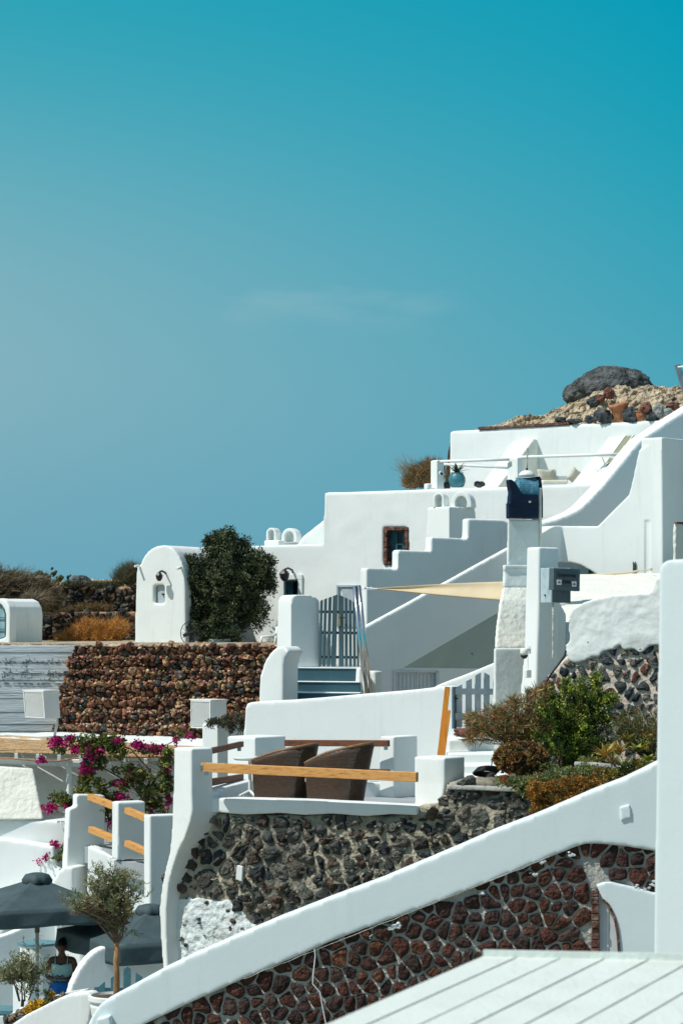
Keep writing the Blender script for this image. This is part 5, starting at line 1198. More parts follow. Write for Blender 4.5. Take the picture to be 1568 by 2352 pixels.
def wicker_chair(label, Cx, Dy, rz, hb=.86, ha=.64, lean=.10):
    """tub chair: local +X is the front; shell runs front-left -> back -> front-right"""
    O = Vector((Cx, Dy, zf)); t = thing('wicker_chair', label, 'chair', O, 'wicker tub chairs on the terrace')
    Mx = Matrix.Rotation(R(rz), 3, 'Z'); path = []
    W_, Lf = .29, .31
    for k in range(9): path.append((Lf - (Lf + .04) * k / 8, -W_))
    for k in range(1, 16): a = math.pi * k / 16; path.append((-.04 - .29 * math.sin(a), -W_ * math.cos(a)))
    for k in range(9): path.append((-.04 + (Lf + .04) * k / 8, W_))
    n = len(path); L_ = [0]
    for a, b in zip(path, path[1:]): L_.append(L_[-1] + math.hypot(b[0] - a[0], b[1] - a[1]))
    bm = bmesh.new(); uvl = bm.loops.layers.uv.new('UVMap'); cols = []
    nz = 10; rim = []
    for i, (x, y) in enumerate(path):
        f = max(0, min(1, (Lf - x) / (Lf + .33))); top = ha + (hb - ha) * (f ** .85)
        row = []
        for j in range(nz + 1):
            z = top * j / nz; k = 1 + .0 * z; back = max(0, -x) / .33
            px_ = x * (.90 + .10 * z / .6) - lean * back * (z / .8) ** 1.3; py_ = y * (.86 + .14 * min(1, z / .6))
            row.append((Vector((px_, py_, z)), (L_[i], z)))
        cols.append([(bm.verts.new(O + Mx @ p), uv) for p, uv in row]); rim.append(O + Mx @ row[-1][0])
    for a, b in zip(cols, cols[1:]):
        for j in range(nz):
            q = [a[j], b[j], b[j + 1], a[j + 1]]; fc = bm.faces.new([v for v, _ in q])
            for lp, (_, uv) in zip(fc.loops, q): lp[uvl].uv = uv
    sh = finish(bm, 'shell', M['wicker'], t, smooth=True); sm = sh.modifiers.new('th', 'SOLIDIFY'); sm.thickness = .028; sm.offset = 0
    bm = bmesh.new(); tube(bm, rim, .02, 8); finish(bm, 'rim', mat('wicker_rim', (.22, .13, .07), .5, var=.4, vscale=60), t, smooth=True)
    bm = bmesh.new()
    def bx(c, sx, sy, sz): 
        q = [O + Mx @ Vector((c[0] + a * sx / 2, c[1] + b * sy / 2, c[2] + e * sz / 2)) for e in (-1, 1) for a, b in ((-1, -1), (1, -1), (1, 1), (-1, 1))]; hexa(bm, q[:4], q[4:])
    bx((.05, 0, .32), .44, .46, .06); finish(bm, 'seat', M['wicker'], t)
    bm = bmesh.new(); bx((.12, 0, .395), .46, .48, .09); o = finish(bm, 'cushion', M['cushion_cream'], t); bevel(o, .035, 4)
    bm = bmesh.new(); bx((.29, 0, .17), .03, .48, .30); finish(bm, 'apron', M['wicker'], t)
    return t
s = 29.6 / F
wicker_chair('left wicker tub chair behind the pine rail', at(652, 0, 30.7).x, 30.7, 158, .83, .62, .10)
wicker_chair('right wicker tub chair behind the pine rail, next to the right pier', at(776, 0, 30.35).x, 30.35, 152, .86, .60, .12)

# =====================================================================  FOREGROUND: DIAGONAL PARAPET, RED STONE WALL
PP = Plane(900, 26, 5)
FW = thing('diagonal_stair_wall', 'long white diagonal parapet over a wall of dark red stones', 'wall', at(900, 2400, 26))
topl = [(196, 2372), (206, 2345), (216, 2328), (228, 2310), (245, 2297), (300, 2268), (375, 2227), (447, 2192), (564, 2141), (640, 2109), (760, 2062), (878, 2018), (1066, 1939), (1142, 1905), (1230, 1872), (1300, 1842), (1362, 1815), (1435, 1787), (1470, 1770), (1504, 1753), (1560, 1725), (1700, 1650), (1900, 1540)]
botl = [(1900, 1965), (1560, 1965), (1500, 1955), (1440, 1945), (1406, 1941), (1370, 1938), (1344, 1938), (1318, 1946), (1200, 1994), (1098, 2036), (990, 2078), (878, 2118), (760, 2162), (684, 2196), (564, 2246), (440, 2302), (335, 2352), (290, 2374)]
bm = bmesh.new(); prism(bm, PP, topl + botl, .34); soft(finish(bm, 'parapet', M['near'], FW), .035, 3, .012)
bm = bmesh.new(); prism(bm, PP, [(1422, 1854), (1445, 1847), (1449, 1878), (1425, 1886)], .1, off=.022); soft(finish(bm, 'raised_block', M['near'], FW), .014, 2, 0)
bm = bmesh.new(); prism(bm, PP, [(222, 2341), (252, 2334), (259, 2375), (222, 2375)], .2, off=.12); soft(finish(bm, 'raised_block', M['near'], FW), .02, 2, 0)
rp = [(285, 2378), (564, 2238), (878, 2108), (1098, 2026), (1318, 1936), (1344, 1928), (1406, 1931), (1530, 1950), (1900, 1950), (1900, 2400), (1560, 2400), (1530, 2060), (1500, 2052), (1446, 2036), (1406, 2028), (1376, 2036), (1356, 2048), (1356, 2400), (285, 2400)]
mortar(PP, [(280, 2385), (560, 2228), (880, 2098), (1098, 2018), (1330, 1925), (1535, 1940), (1900, 1940), (1900, 2420), (1560, 2420), (1535, 2060), (1446, 2040), (1406, 2032), (1376, 2040), (1368, 2060), (1372, 2420), (280, 2420)], M['mortar_pale'], .3, .012, .03, name='mortar', parent=FW, off=-.075)
RD = lambda r, c: r.choice([(.080, .030, .021), (.095, .036, .025), (.065, .028, .022), (.105, .044, .028), (.05, .027, .023), (.085, .04, .028), (.070, .042, .035), (.055, .03, .026), (.13, .052, .027)])
stones(PP, rp, .155, .024, .036, RD, name='red_stones', parent=FW, mat_=M['stonered'], seed=41, jit=.36, aspect=1.0, off=-.07)
# white flecks of paint
bm = bmesh.new(); rnd = random.Random(2)
for (x, y) in ((906, 2130), (898, 2134), (912, 2126), (1248, 1980), (1312, 1958), (1225, 2006), (850, 2150), (1108, 2052), (1500, 2030), (1480, 2040), (1460, 2038)):
    for _ in range(4):
        r_ = rnd.uniform(.008, .03); rock(bm, PP.hit(x + rnd.gauss(0, 4), y + rnd.gauss(0, 3), -.02), r_, .01, r_ * .7, 1, .5, 2, rnd.random() * 9)
finish(bm, 'paint_splash', M['rough'], FW)
# arched doorway at the right end
bm = bmesh.new(); prism(bm, PP, [(1368, 2033), (1385, 2027), (1406, 2026), (1446, 2036), (1500, 2050), (1530, 2055), (1530, 2420), (1424, 2420), (1419, 2190), (1414, 2130), (1403, 2098), (1384, 2068)], .3, off=-.01); soft(finish(bm, 'door_reveal', M['near'], FW), .025, 2, .01)
bm = bmesh.new(); rnd = random.Random(9); y = 2046
while y < 2400: h_ = rnd.uniform(8, 20); prism(bm, PP, [(1357 + rnd.random() * 2, y), (1373 + min(3, (y - 2040) * .05), y), (1373 + min(3, (y - 2040) * .05), y + h_), (1357, y + h_)], .25, off=-.03 + rnd.random() * .03); y += h_ + 1
pts = [(1378, 2066), (1392, 2078), (1402, 2096), (1410, 2120), (1415, 2150), (1418, 2190), (1419, 2260)]
for a, b in zip(pts, pts[1:]): prism(bm, PP, [(a[0], a[1]), (a[0] + 6, a[1] - 2), (b[0] + 6, b[1] - 2), b], .15, off=.01)
o = finish(bm, 'jamb_stones', M['frame_red'], FW); bevel(o, .01)
bm = bmesh.new(); prism(bm, PP, [(1374, 2050), (1425, 2050), (1425, 2420), (1374, 2420)], .05, off=-.09); d = finish(bm, 'door', M['door_white'], FW)
bm = bmesh.new(); prism(bm, PP, [(1393, 2070), (1396, 2070), (1396, 2420), (1393, 2420)], .02, off=-.08); finish(bm, 'door_trim', M['plastic'], d)
bm = bmesh.new(); tube(bm, [PP.hit(*q, .02) for q in ((722, 2180), (724, 2195), (719, 2240), (718, 2260), (735, 2280), (740, 2310), (748, 2350), (752, 2380))], .006, 5); tag(finish(bm, 'loose_cable', M['plastic'], None), 'thin pale loose cable hanging over the red stones', 'cable')
bm = bmesh.new(); prev = None
for i in range(60):
    f = i / 59; x = 560 + f * 700; y = 2248 - f * 279 + 3 * noise.noise(Vector((i * .4, 0, 0))); q = PP.hit(x, y, .01)
    if prev: tube(bm, [prev, q], .0035, 4)
    prev = q
tag(finish(bm, 'edge_cable', M['mortar_pale'], None), 'thin cable tucked along the lower edge of the diagonal parapet', 'cable')

# near pillar right + deck roof
t = thing('foreground_pillar', 'tall smooth white pillar filling the right edge of the frame', 'pillar', at(1540, 2300, 16))
bm = bmesh.new(); prism(bm, Plane(1540, 16, 24), [(1513, 1306), (1516, 1297), (1524, 1290), (1534, 1286), (1560, 1284), (1600, 1283), (1760, 1283), (1760, 2500), (1494, 2500), (1499, 2200), (1505, 1800)], .5); soft(finish(bm, 'pillar', M['near'], t), .022, 6, .004)
t = thing('deck_roof', 'white painted plank roof in the foreground with dark gaps between boards', 'roof', at(1107, 2197, 12))
O = at(1107, 2197, 12); dd = Vector((-.467, -1, -.041)).normalized(); rr_ = Vector((.84, -.10, -.003)).normalized(); up_ = rr_.cross(dd).normalized()
if up_.z < 0: up_ = -up_
for k in range(0, 14):
    w_ = .213; u0 = (k - .2) * w_ + .0072; u1 = (k + .8) * w_ - .0072
    if k == 0: u0 = .0
    bm = bmesh.new(); rnd = random.Random(k); dz = rnd.uniform(-.0006, .0006)
    segs = 14
    for i in range(segs):
        a, b = i / segs * 3.4, (i + 1) / segs * 3.4
        def e(u, v): return O + rr_ * (u + .0014 * noise.noise(Vector((k * 5 + u, v * 3, 0)))) + dd * v + up_ * dz
        q = [e(u0, a), e(u1, a), e(u1, b), e(u0, b)]; hexa(bm, [p - up_ * .03 for p in q], q)
    bmesh.ops.remove_doubles(bm, verts=bm.verts[:], dist=.0005)
    o = finish(bm, 'plank', M['deck'], t)
bm = bmesh.new(); q = [O + rr_ * .01 + dd * .01 - up_ * .0035, O + rr_ * 2.9 + dd * .01 - up_ * .0035, O + rr_ * 2.9 + dd * 3.3 - up_ * .0035, O + rr_ * .01 + dd * 3.3 - up_ * .0035]; hexa(bm, [p - up_ * .08 for p in q], q); finish(bm, 'underlay', mat('shadowed_wood', (.16, .17, .13), .9, var=.5, vscale=5), t)
bm = bmesh.new(); beam(bm, O + up_ * .006 - dd * .012, O + rr_ * 2.98 + up_ * .006 - dd * .012, .03, .05); finish(bm, 'edge_trim', M['deck'], t)
# =====================================================================  STRAW PERGOLA, STAIR POSTS
t = thing('straw_pergola', 'straw covered pergola with white beams below the rubble wall', 'pergola', at(200, 1960, 46))
BL, BR, FL, FR = at(-60, 1685, 50.6), at(470, 1717, 49.2), at(-60, 1722, 46), at(436, 1741, 45.2)
def bil(u, v): return (FL.lerp(FR, u)).lerp(BL.lerp(BR, u), v)
rnd = random.Random(3); bm = bmesh.new(); n = 62
for j in range(n):
    v0 = j / n + rnd.uniform(-.002, .002); wdt = (1 / n) * (rnd.uniform(.80, .92) if rnd.random() < .25 else rnd.uniform(.96, 1.01))
    u = -.02
    while u < 1:
        l = rnd.uniform(.06, .24); u1 = min(1.01, u + l)
        if rnd.random() > .035:
            dz = rnd.uniform(-.02, .02); q = [bil(u, v0), bil(u1 - .002, v0), bil(u1 - .002, v0 + wdt), bil(u, v0 + wdt)]; q = [p + Vector((0, 0, dz)) for p in q]
            hexa(bm, [p - Vector((0, 0, .015)) for p in q], q)
        u = u1
finish(bm, 'straw_mat', M['straw'], t)
bm = bmesh.new()
for k in range(11):
    u = k / 10; a, b = bil(u, -.025) - Vector((0, 0, .085)), bil(u, .97) - Vector((0, 0, .085)); beam(bm, a, b, .06, .10)
o = finish(bm, 'rafters', M['white'], t)
bm = bmesh.new(); a, b = FL + Vector((0, .35, -.20)), FR + Vector((.3, .35, -.20)); beam(bm, a, b, .16, .14); o = finish(bm, 'front_beam', M['white'], t); bevel(o, .01)
bm = bmesh.new(); tube(bm, [at(-60, 1738, 45.7), at(20, 1742, 45.6), at(80, 1747, 45.5), at(130, 1749, 45.5), at(150, 1746, 45.5), at(175, 1741, 45.6), at(380, 1738, 45.0)], .014, 6); finish(bm, 'conduit', M['terracotta'], t, smooth=True)
bm = bmesh.new(); tower(bm, 45.9, 60, [(1750, 151, 157, 166), (2000, 151, 157, 166)]); o = finish(bm, 'post', M['white'], t); bevel(o, .02)
t = thing('pergola_back_wall', 'white wall striped by light falling through the straw pergola', 'wall', at(250, 1990, 49.3))
bm = bmesh.new(); prism(bm, Plane(250, 49.5, 14), [(-80, 1728), (480, 1728), (480, 2020), (-80, 2020)], .3); soft(finish(bm, 'wall', M['white'], t), .07, 1, 0)
t = thing('plaster_verge', 'strip of whitewashed sloping ground along the foot of the rubble wall', 'verge', at(300, 1712, 50.5))
bm = bmesh.new(); rows = []
for i in range(60):
    x = -80 + i * 11; row = []
    for j in range(5):
        f = j / 4; yt = 1686 + max(0, (x - 250)) * .02 - (3 if x < 200 else 0); yb = 1690 + (x + 80) * .055; p = at(x, yb + (yt - yb) * f, 49.4 + 2.4 * f); p.z += .03 * noise.noise(p * 3); row.append(bm.verts.new(p))
    row.insert(0, bm.verts.new(at(x, yb, 49.4) + Vector((0, 0, -1.0)))); rows.append(row)
for a, b in zip(rows, rows[1:]):
    for j in range(5): bm.faces.new([a[j], b[j], b[j + 1], a[j + 1]])
finish(bm, 'verge', M['white2'], t, smooth=True)
t = thing('oven_buttress', 'large pale sloped buttress in front of the striped wall', 'buttress', at(30, 1880, 46.5))
bm = bmesh.new()
a = [at(-80, 1884, 44.9), at(101, 1882, 44.9), at(92, 1881, 46.6), at(-80, 1881, 46.6)]; b = [at(-80, 1754, 45.4), at(77, 1765, 45.4), at(74, 1765, 46.4), at(-80, 1760, 46.4)]; hexa(bm, a, b); o = finish(bm, 'buttress', M['cream'], t); bevel(o, .04, 3)
t = thing('lower_bench_wall', 'broad white bench wall below the pale buttress', 'wall', at(60, 1960, 45.8))
bm = bmesh.new(); prism(bm, Plane(60, 44.95, 8), [(-80, 1881), (60, 1882), (165, 1888), (165, 2040), (-80, 2040)], 2.2); soft(finish(bm, 'wall', M['white'], t), .06, 3, .01)
t = thing('left_terrace_wall', 'white terrace wall at the left edge above the dark parasols', 'wall', at(60, 2200, 44.6))
bm = bmesh.new(); prism(bm, Plane(60, 44.6, 18), [(-80, 1920), (0, 1927), (70, 1936), (122, 1945), (128, 1990), (140, 1995), (170, 2000), (170, 2420), (-80, 2420)], .35); soft(finish(bm, 'wall', M['white'], t), .05, 3, .01)
bm = bmesh.new(); prism(bm, Plane(60, 43.9, 18), [(-80, 2085), (60, 2060), (120, 2030), (134, 2002), (152, 1990), (168, 1994), (170, 2060), (170, 2120), (-80, 2120)], .6); soft(finish(bm, 'stepped_corner', M['white'], t), .05, 3, .01)
for i, (x, y, lab) in enumerate(((7, 1927, 'leftmost dark chair back showing over the left terrace wall'), (47, 1932, 'middle dark chair back showing over the left terrace wall'), (85, 1938, 'rightmost dark chair back showing over the left terrace wall'))):
    tt = thing('cane_chair', lab, 'chair', at(x, y + 60, 45.2), 'dark chairs behind the left terrace wall')
    bm = bmesh.new(); c = at(x, y, 45.1); w_ = .16; tube(bm, [c + Vector((-w_, 0, -.5)), c + Vector((-w_, 0, -.02)), c + Vector((-w_ * .7, 0, .03)), c + Vector((w_ * .7, 0, .0)), c + Vector((w_, 0, -.04)), c + Vector((w_, 0, -.5))], .022, 6); tube(bm, [c + Vector((-w_, 0, -.03)), c + Vector((w_, 0, -.06))], .018, 6); finish(bm, 'back_frame', M['hose'], tt)
    bm = bmesh.new(); box(bm, c + Vector((0, .2, -.45)), .34, .4, .03); finish(bm, 'seat', M['hose'], tt)

SP = thing('stair_balustrade', 'stepped white posts joined by short timber rails beside the curved terrace foot', 'balustrade', at(260, 2100, 43))
bm = bmesh.new(); prism(bm, Plane(200, 44.2, -30), [(177, 1828), (181, 1824), (238, 1825.5), (243, 1830), (241, 1943), (203, 1943), (201, 2025), (185, 2060), (181, 2098), (140, 2098), (143, 2060), (153, 2045), (153, 1990), (160, 1860), (164, 1856.5), (174, 1854), (177, 1850)], .2); soft(finish(bm, 'post', M['white'], SP), .035, 3, .01)
bm = bmesh.new(); tower(bm, 43.1, 62, [(1842, 258, 271, 334), (1975, 257, 270, 334)]); soft(finish(bm, 'post', M['white'], SP), .035, 3, .01)
bm = bmesh.new(); tower(bm, 42.2, 62, [(1873, 330, 344, 410), (2420, 330, 343, 410)]); soft(finish(bm, 'post', M['white'], SP), .035, 3, .01)
bm = bmesh.new(); prism(bm, Plane(270, 43.35, 32), [(201, 1942), (257, 1967), (330, 2006), (360, 2020), (360, 2420), (140, 2420), (140, 2100), (186, 2098), (199, 2060)], .25); soft(finish(bm, 'wall', M['white'], SP), .045, 2, .01)
bm = bmesh.new(); z1 = at(0, 1940, 44.3).z; hexa(bm, *[[Vector((p.x, p.y, z)) for p in (at(195, HZ, 44.0), at(262, HZ, 43.4), at(300, HZ, 45.8), at(200, HZ, 45.8))] for z in (z1 - .3, z1 - .02)]); z2 = at(0, 1974, 43.3).z
hexa(bm, *[[Vector((p.x, p.y, z)) for p in (at(262, HZ, 43.3), at(338, HZ, 42.6), at(360, HZ, 44.6), at(262, HZ, 44.6))] for z in (z2 - .3, z2 - .02)]); finish(bm, 'tread', M['paved'], SP)
for a, b in (((207, 1830, 44.1), (264, 1852, 43.35)), ((209, 1905, 44.1), (264, 1927, 43.35)), ((292, 1861, 43.0), (338, 1880, 42.45)), ((292, 1937, 43.0), (338, 1957, 42.45))):
    bm = bmesh.new(); beam(bm, at(*a), at(*b), *(.11, .11)); r_ = finish(bm, 'rail', M['pine'], SP); bevel(r_, .006)
    bm = bmesh.new(); box(bm, at(a[0] + 1, a[1] + 2, a[2] + .03), .06, .16, .09); finish(bm, 'bracket', M['zinc'], r_)

# bougainvillea
BG = thing('bougainvillea', 'magenta flowering bougainvillea climbing over the straw pergola', 'bougainvillea', at(250, 1900, 44.8))
def B3(x, y, rx, ry, w, D=44.6, rd=.25): s = D / F; return (at(x, y, D), rx * s, rd, ry * s, w)
vines = [[(370, 1890), (300, 1800), (230, 1760), (210, 1740), (180, 1720), (130, 1705)], [(380, 1890), (345, 1770), (300, 1720), (240, 1700), (190, 1693)], [(250, 1700), (225, 1760), (200, 1800), (180, 1870)], [(390, 1880), (330, 1800), (270, 1800), (240, 1812)], [(380, 1870), (300, 1770), (260, 1775)], [(150, 1850), (120, 1855), (105, 1862)], [(230, 1840), (250, 1880), (245, 1930)], [(152, 1930), (130, 1960), (110, 1975), (95, 1970)], [(385, 1880), (392, 1780), (385, 1710), (420, 1690)]]
bm = bmesh.new(); rnd = random.Random(12)
for v in vines: tube(bm, [at(x, y, 44.7 + rnd.uniform(-.1, .1)) for x, y in v], .013, 5)
for k in range(60):
    x, y = rnd.uniform(300, 395), rnd.uniform(1740, 1875); tube(bm, [at(x, y, 44.5), at(x + rnd.uniform(-40, 10), y + rnd.uniform(-18, 14), 44.4)], .004, 4)
finish(bm, 'stems', M['bark'], BG)
lv = [B3(240, 1702, 50, 12, 3.2), B3(200, 1715, 45, 14, 2.2), B3(270, 1722, 32, 22, 2), B3(222, 1745, 24, 22, 2), B3(200, 1785, 20, 26, 1.8), B3(190, 1820, 22, 18, 1.2), B3(232, 1810, 10, 26, .8), B3(340, 1725, 45, 6, .8), B3(300, 1768, 50, 7, 1.2), B3(330, 1785, 50, 8, 1.3), B3(290, 1803, 45, 9, 1.2), B3(350, 1815, 38, 13, 1.8), B3(345, 1848, 46, 20, 2.2), B3(380, 1790, 12, 60, 2.0), B3(384, 1730, 10, 20, .8), B3(300, 1850, 20, 10, .6), B3(245, 1860, 10, 40, 1.1), B3(262, 1835, 14, 16, .7), B3(150, 1838, 24, 12, .7), B3(130, 1830, 20, 6, .3), B3(158, 1848, 10, 16, .5), B3(150, 1945, 8, 16, .4), B3(135, 1968, 16, 6, .25), B3(185, 1700, 20, 8, .5), B3(412, 1688, 20, 6, .3), B3(140, 1722, 18, 7, .35)]
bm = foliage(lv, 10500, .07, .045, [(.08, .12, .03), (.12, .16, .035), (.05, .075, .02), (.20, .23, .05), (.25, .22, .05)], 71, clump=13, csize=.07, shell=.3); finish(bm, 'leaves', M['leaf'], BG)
fl = [B3(132, 1703, 24, 14, 2.2), B3(165, 1697, 8, 8, .5), B3(178, 1722, 16, 8, .8), B3(208, 1716, 14, 12, 1.2), B3(232, 1722, 14, 10, .8), B3(212, 1740, 18, 14, 1.6), B3(200, 1762, 20, 14, 1.6), B3(195, 1775, 10, 8, .5), B3(320, 1712, 22, 9, 1.4), B3(355, 1720, 26, 8, 1.8), B3(272, 1705, 12, 8, .6), B3(97, 1747, 12, 4, .4), B3(300, 1792, 30, 6, .9), B3(310, 1772, 10, 4, .3), B3(262, 1800, 14, 4, .4), B3(278, 1830, 22, 8, 1.1), B3(115, 1855, 18, 9, 1.1), B3(155, 1850, 8, 7, .5), B3(125, 1940, 8, 6, .5), B3(107, 1968, 7, 7, .5), B3(88, 1975, 6, 3, .2), B3(385, 1765, 8, 12, .6), B3(380, 1800, 10, 14, .5), B3(388, 1840, 6, 14, .5), B3(345, 1860, 6, 5, .3), B3(430, 1690, 14, 5, .7), B3(405, 1700, 5, 5, .3), B3(255, 1885, 5, 12, .4), B3(325, 1845, 5, 4, .2)]
bm = foliage(fl, 6500, .055, .045, [(.42, .01, .15), (.55, .02, .22), (.33, .01, .11), (.62, .06, .30), (.45, .015, .10)], 72, clump=11, csize=.055, shell=.2, inner=.8); finish(bm, 'flowers', M['petal'], BG)

# =====================================================================  PARASOL COURT
def parasol(label, peak, corners_w, rz, zed, rise, polex, D, valance=.24):
    c = peak; t = thing('parasol', label, 'parasol', Vector((c.x, c.y, ZF)), 'charcoal square parasols'); hx, hy = corners_w[0] / 2, corners_w[1] / 2
    Mx = Matrix.Rotation(R(rz), 3, 'Z'); top = c.z; ze = top - rise
    cs = [Vector((c.x, c.y, 0)) + Mx @ Vector((a * hx, b * hy, 0)) for a, b in ((-1, -1), (1, -1), (1, 1), (-1, 1))]
    bm = bmesh.new(); n = 12
    for a, b in zip(cs, cs[1:] + cs[:1]):
        rows = []
        for j in range(n + 1):
            f = j / n; row = []
            for i in range(n + 1):
                g = i / n; e = a.lerp(b, g); p = Vector((c.x, c.y, 0)).lerp(e, f); z = top - rise * f + .035 * math.sin(math.pi * g) * f * f * 0 - .05 * math.sin(math.pi * f) * (1 - .6 * abs(2 * g - 1)); row.append(bm.verts.new((p.x, p.y, z)))
            rows.append(row)
        for r0, r1 in zip(rows, rows[1:]):
            for i in range(n): bm.faces.new([r0[i], r0[i + 1], r1[i + 1], r1[i]])
    bmesh.ops.remove_doubles(bm, verts=bm.verts[:], dist=.0008)
    o = finish(bm, 'canopy', M['canvas'], t, smooth=True); m_ = o.modifiers.new('e', 'EDGE_SPLIT'); m_.split_angle = R(12); m_ = o.modifiers.new('s', 'SOLIDIFY'); m_.thickness = .006
    bm = bmesh.new()
    for a, b in zip(cs, cs[1:] + cs[:1]):
        out = ((a + b) / 2 - Vector((c.x, c.y, 0))).normalized(); prev = None
        for i in range(31):
            g = i / 30; p = a.lerp(b, g); col = []
            for j in range(6):
                f = j / 5; wv = .022 * math.sin(g * 17 + j * .4) * f + 0; q = p + out * (wv + .02 * f); col.append(bm.verts.new((q.x, q.y, ze - valance * f * (1 + .04 * math.sin(g * 9)))))
            if prev:
                for j in range(5): bm.faces.new([prev[j], col[j], col[j + 1], prev[j + 1]])
            prev = col
    o = finish(bm, 'valance', M['canvas'], t, smooth=True); m_ = o.modifiers.new('s', 'SOLIDIFY'); m_.thickness = .005
    bm = bmesh.new(); seg = 32; prof = [(.225, -.085), (.235, -.035), (.18, .03), (.09, .055), (.02, .045)]
    rings = []
    for r_, z in prof:
        rings.append([bm.verts.new(Vector((c.x, c.y, top + z + .012)) + Vector((math.cos(2 * math.pi * k / seg), math.sin(2 * math.pi * k / seg), 0)) * r_ * (1 + .07 * math.cos(k * math.pi / 2)) - Vector((0, 0, .012 * (1 + math.cos(k * math.pi / 2)) * (r_ > .2)))) for k in range(seg)])
    for r0, r1 in zip(rings, rings[1:]):
        for k in range(seg): bm.faces.new([r0[k], r0[(k + 1) % seg], r1[(k + 1) % seg], r1[k]])
    bm.faces.new(rings[-1]); finish(bm, 'vent_cap', M['canvas'], t, smooth=True)
    bm = bmesh.new(); tube(bm, [Vector((c.x, c.y, top - .05)), Vector((c.x, c.y, ZF))], .028, 12); finish(bm, 'pole', M['gate_pale'], t, smooth=True)
    bm = bmesh.new(); tube(bm, [Vector((c.x, c.y, ze - valance - .02)), Vector((c.x, c.y, ze - valance - .22))], .04, 12); box(bm, Vector((c.x, c.y, ze - valance - .06)), .13, .05, .03); finish(bm, 'pole_sleeve', mat('bronze_sleeve', (.14, .13, .09), .5), t)
    bm = bmesh.new()
    for e in cs: beam(bm, Vector((c.x, c.y, top - .10)), Vector((e.x, e.y, ze - .02)), .02, .03)
    finish(bm, 'ribs', M['gate_pale'], t)
    return t
parasol('left charcoal parasol at the frame edge, standing higher than the other', at(86, 2014, 39.3), (2.1, 2.1), 24, 0, .42, 86, 39.3, .26)
parasol('right charcoal parasol half hidden behind the olive tree and the curved terrace foot', at(345, 2086, 39.2), (2.2, 2.5), 28, 0, .40, 345, 39.2, .30)
bm = bmesh.new(); 
# walls and stairs behind
for (a, b, c, d, lab) in (((-30, 2190), (62, 2085), .16, 43.3, 'upper diagonal white stair parapet behind the left parasol pole'), ((-30, 2215), (-5, 2190), .10, 43.0, 'lower diagonal white kerb at the left edge behind the parasol')):
    bm = bmesh.new(); hexa(bm, [at(a[0], a[1], d), at(b[0], b[1], d), at(b[0], b[1], d + .4), at(a[0], a[1], d + .4)], [p + Vector((0, 0, c)) for p in (at(a[0], a[1], d), at(b[0], b[1], d), at(b[0], b[1], d + .4), at(a[0], a[1], d + .4))]); o = finish(bm, 'stair_parapet', M['white'], None); soft(o, .03, 2, 0); tag(o, lab, 'parapet')
bm = bmesh.new(); prism(bm, Plane(100, 42.9, -25), [(-60, 2170), (20, 2145), (131, 2100), (131, 2420), (-60, 2420)], .2); prism(bm, Plane(100, 42.6, 0), [(127, 2095), (137, 2095), (137, 2420), (127, 2420)], .4)
prism(bm, Plane(190, 42.4, 0), [(182, 2160), (194, 2160), (194, 2420), (182, 2420)], .4); o = soft(finish(bm, 'court_wall', M['white'], None), .03, 2, 0); tag(o, 'white wall with narrow uprights behind the woman and parasols', 'wall')
t = thing('round_table', 'round white masonry table with a dark teal top behind the woman', 'table', at(88, 2290, 42)); bm = bmesh.new(); c = at(88, 2168, 41.8); lathe(bm, c + Vector((0, 0, -.85)), [(.30, 0), (.32, .8), (.34, .84)], 32); finish(bm, 'base', M['white'], t, smooth=False)
bm = bmesh.new(); lathe(bm, c, [(.345, -.01), (.345, .03)], 32); finish(bm, 'table_top', M['picket'], t)
t = thing('masonry_bench', 'white masonry bench with a dark teal seat at the lower left', 'bench', at(10, 2300, 40)); bm = bmesh.new(); a = [at(-60, 2296, 40), at(30, 2296, 40), at(34, 2287, 40.6), at(-60, 2287, 40.6)]; hexa(bm, [Vector((p.x, p.y, ZF)) for p in a], [Vector((p.x, p.y, ZF + .36)) for p in a]); o = finish(bm, 'bench_base', M['white'], t); bevel(o, .03, 3)
bm = bmesh.new(); hexa(bm, [Vector((p.x, p.y, ZF + .37)) for p in a], [Vector((p.x, p.y, ZF + .43)) for p in a]); finish(bm, 'seat', M['picket'], t)
t = thing('white_plinth', 'square white plinth behind the young olive bush', 'plinth', at(58, 2345, 37)); bm = bmesh.new(); tower(bm, 37, 30, [(2222, 30, 70, 86), (2360, 30, 70, 86)]); soft(finish(bm, 'plinth', M['white'], t), .03, 2, 0)
t = thing('arched_wing_wall', 'white quarter round wing wall to the right of the woman', 'wall', at(280, 2350, 38)); bm = bmesh.new(); prism(bm, Plane(260, 38, -22), [(158, 2420), (160, 2285), (166, 2262), (176, 2240), (187, 2221), (200, 2203), (213, 2190), (226, 2181), (245, 2174), (275, 2170), (420, 2168), (420, 2420)], .22); soft(finish(bm, 'wall', M['white'], t), .035, 3, .01)
t = thing('picket_fence', 'short teal picket fence behind the olive tree trunk', 'fence', at(265, 2300, 36)); PK2 = Plane(265, 36, -15)
for k, pts in enumerate((((217, 2267), (225, 2266), (225, 2330), (217, 2330)), ((226, 2266), (242, 2253), (242, 2330), (226, 2330)), ((255, 2246), (265, 2239), (265, 2330), (255, 2330)), ((284, 2226), (293, 2219), (301, 2226), (301, 2330), (284, 2330)), ((312, 2233), (328, 2244), (328, 2330), (312, 2330)))):
    bm = bmesh.new(); prism(bm, PK2, pts, .025); o = finish(bm, 'picket', M['picket'], t); bevel(o, .004, 1)
bm = bmesh.new(); prism(bm, PK2, [(217, 2269), (340, 2269), (340, 2284), (217, 2284)], .02, off=-.026); finish(bm, 'crossbar', M['picket'], t)

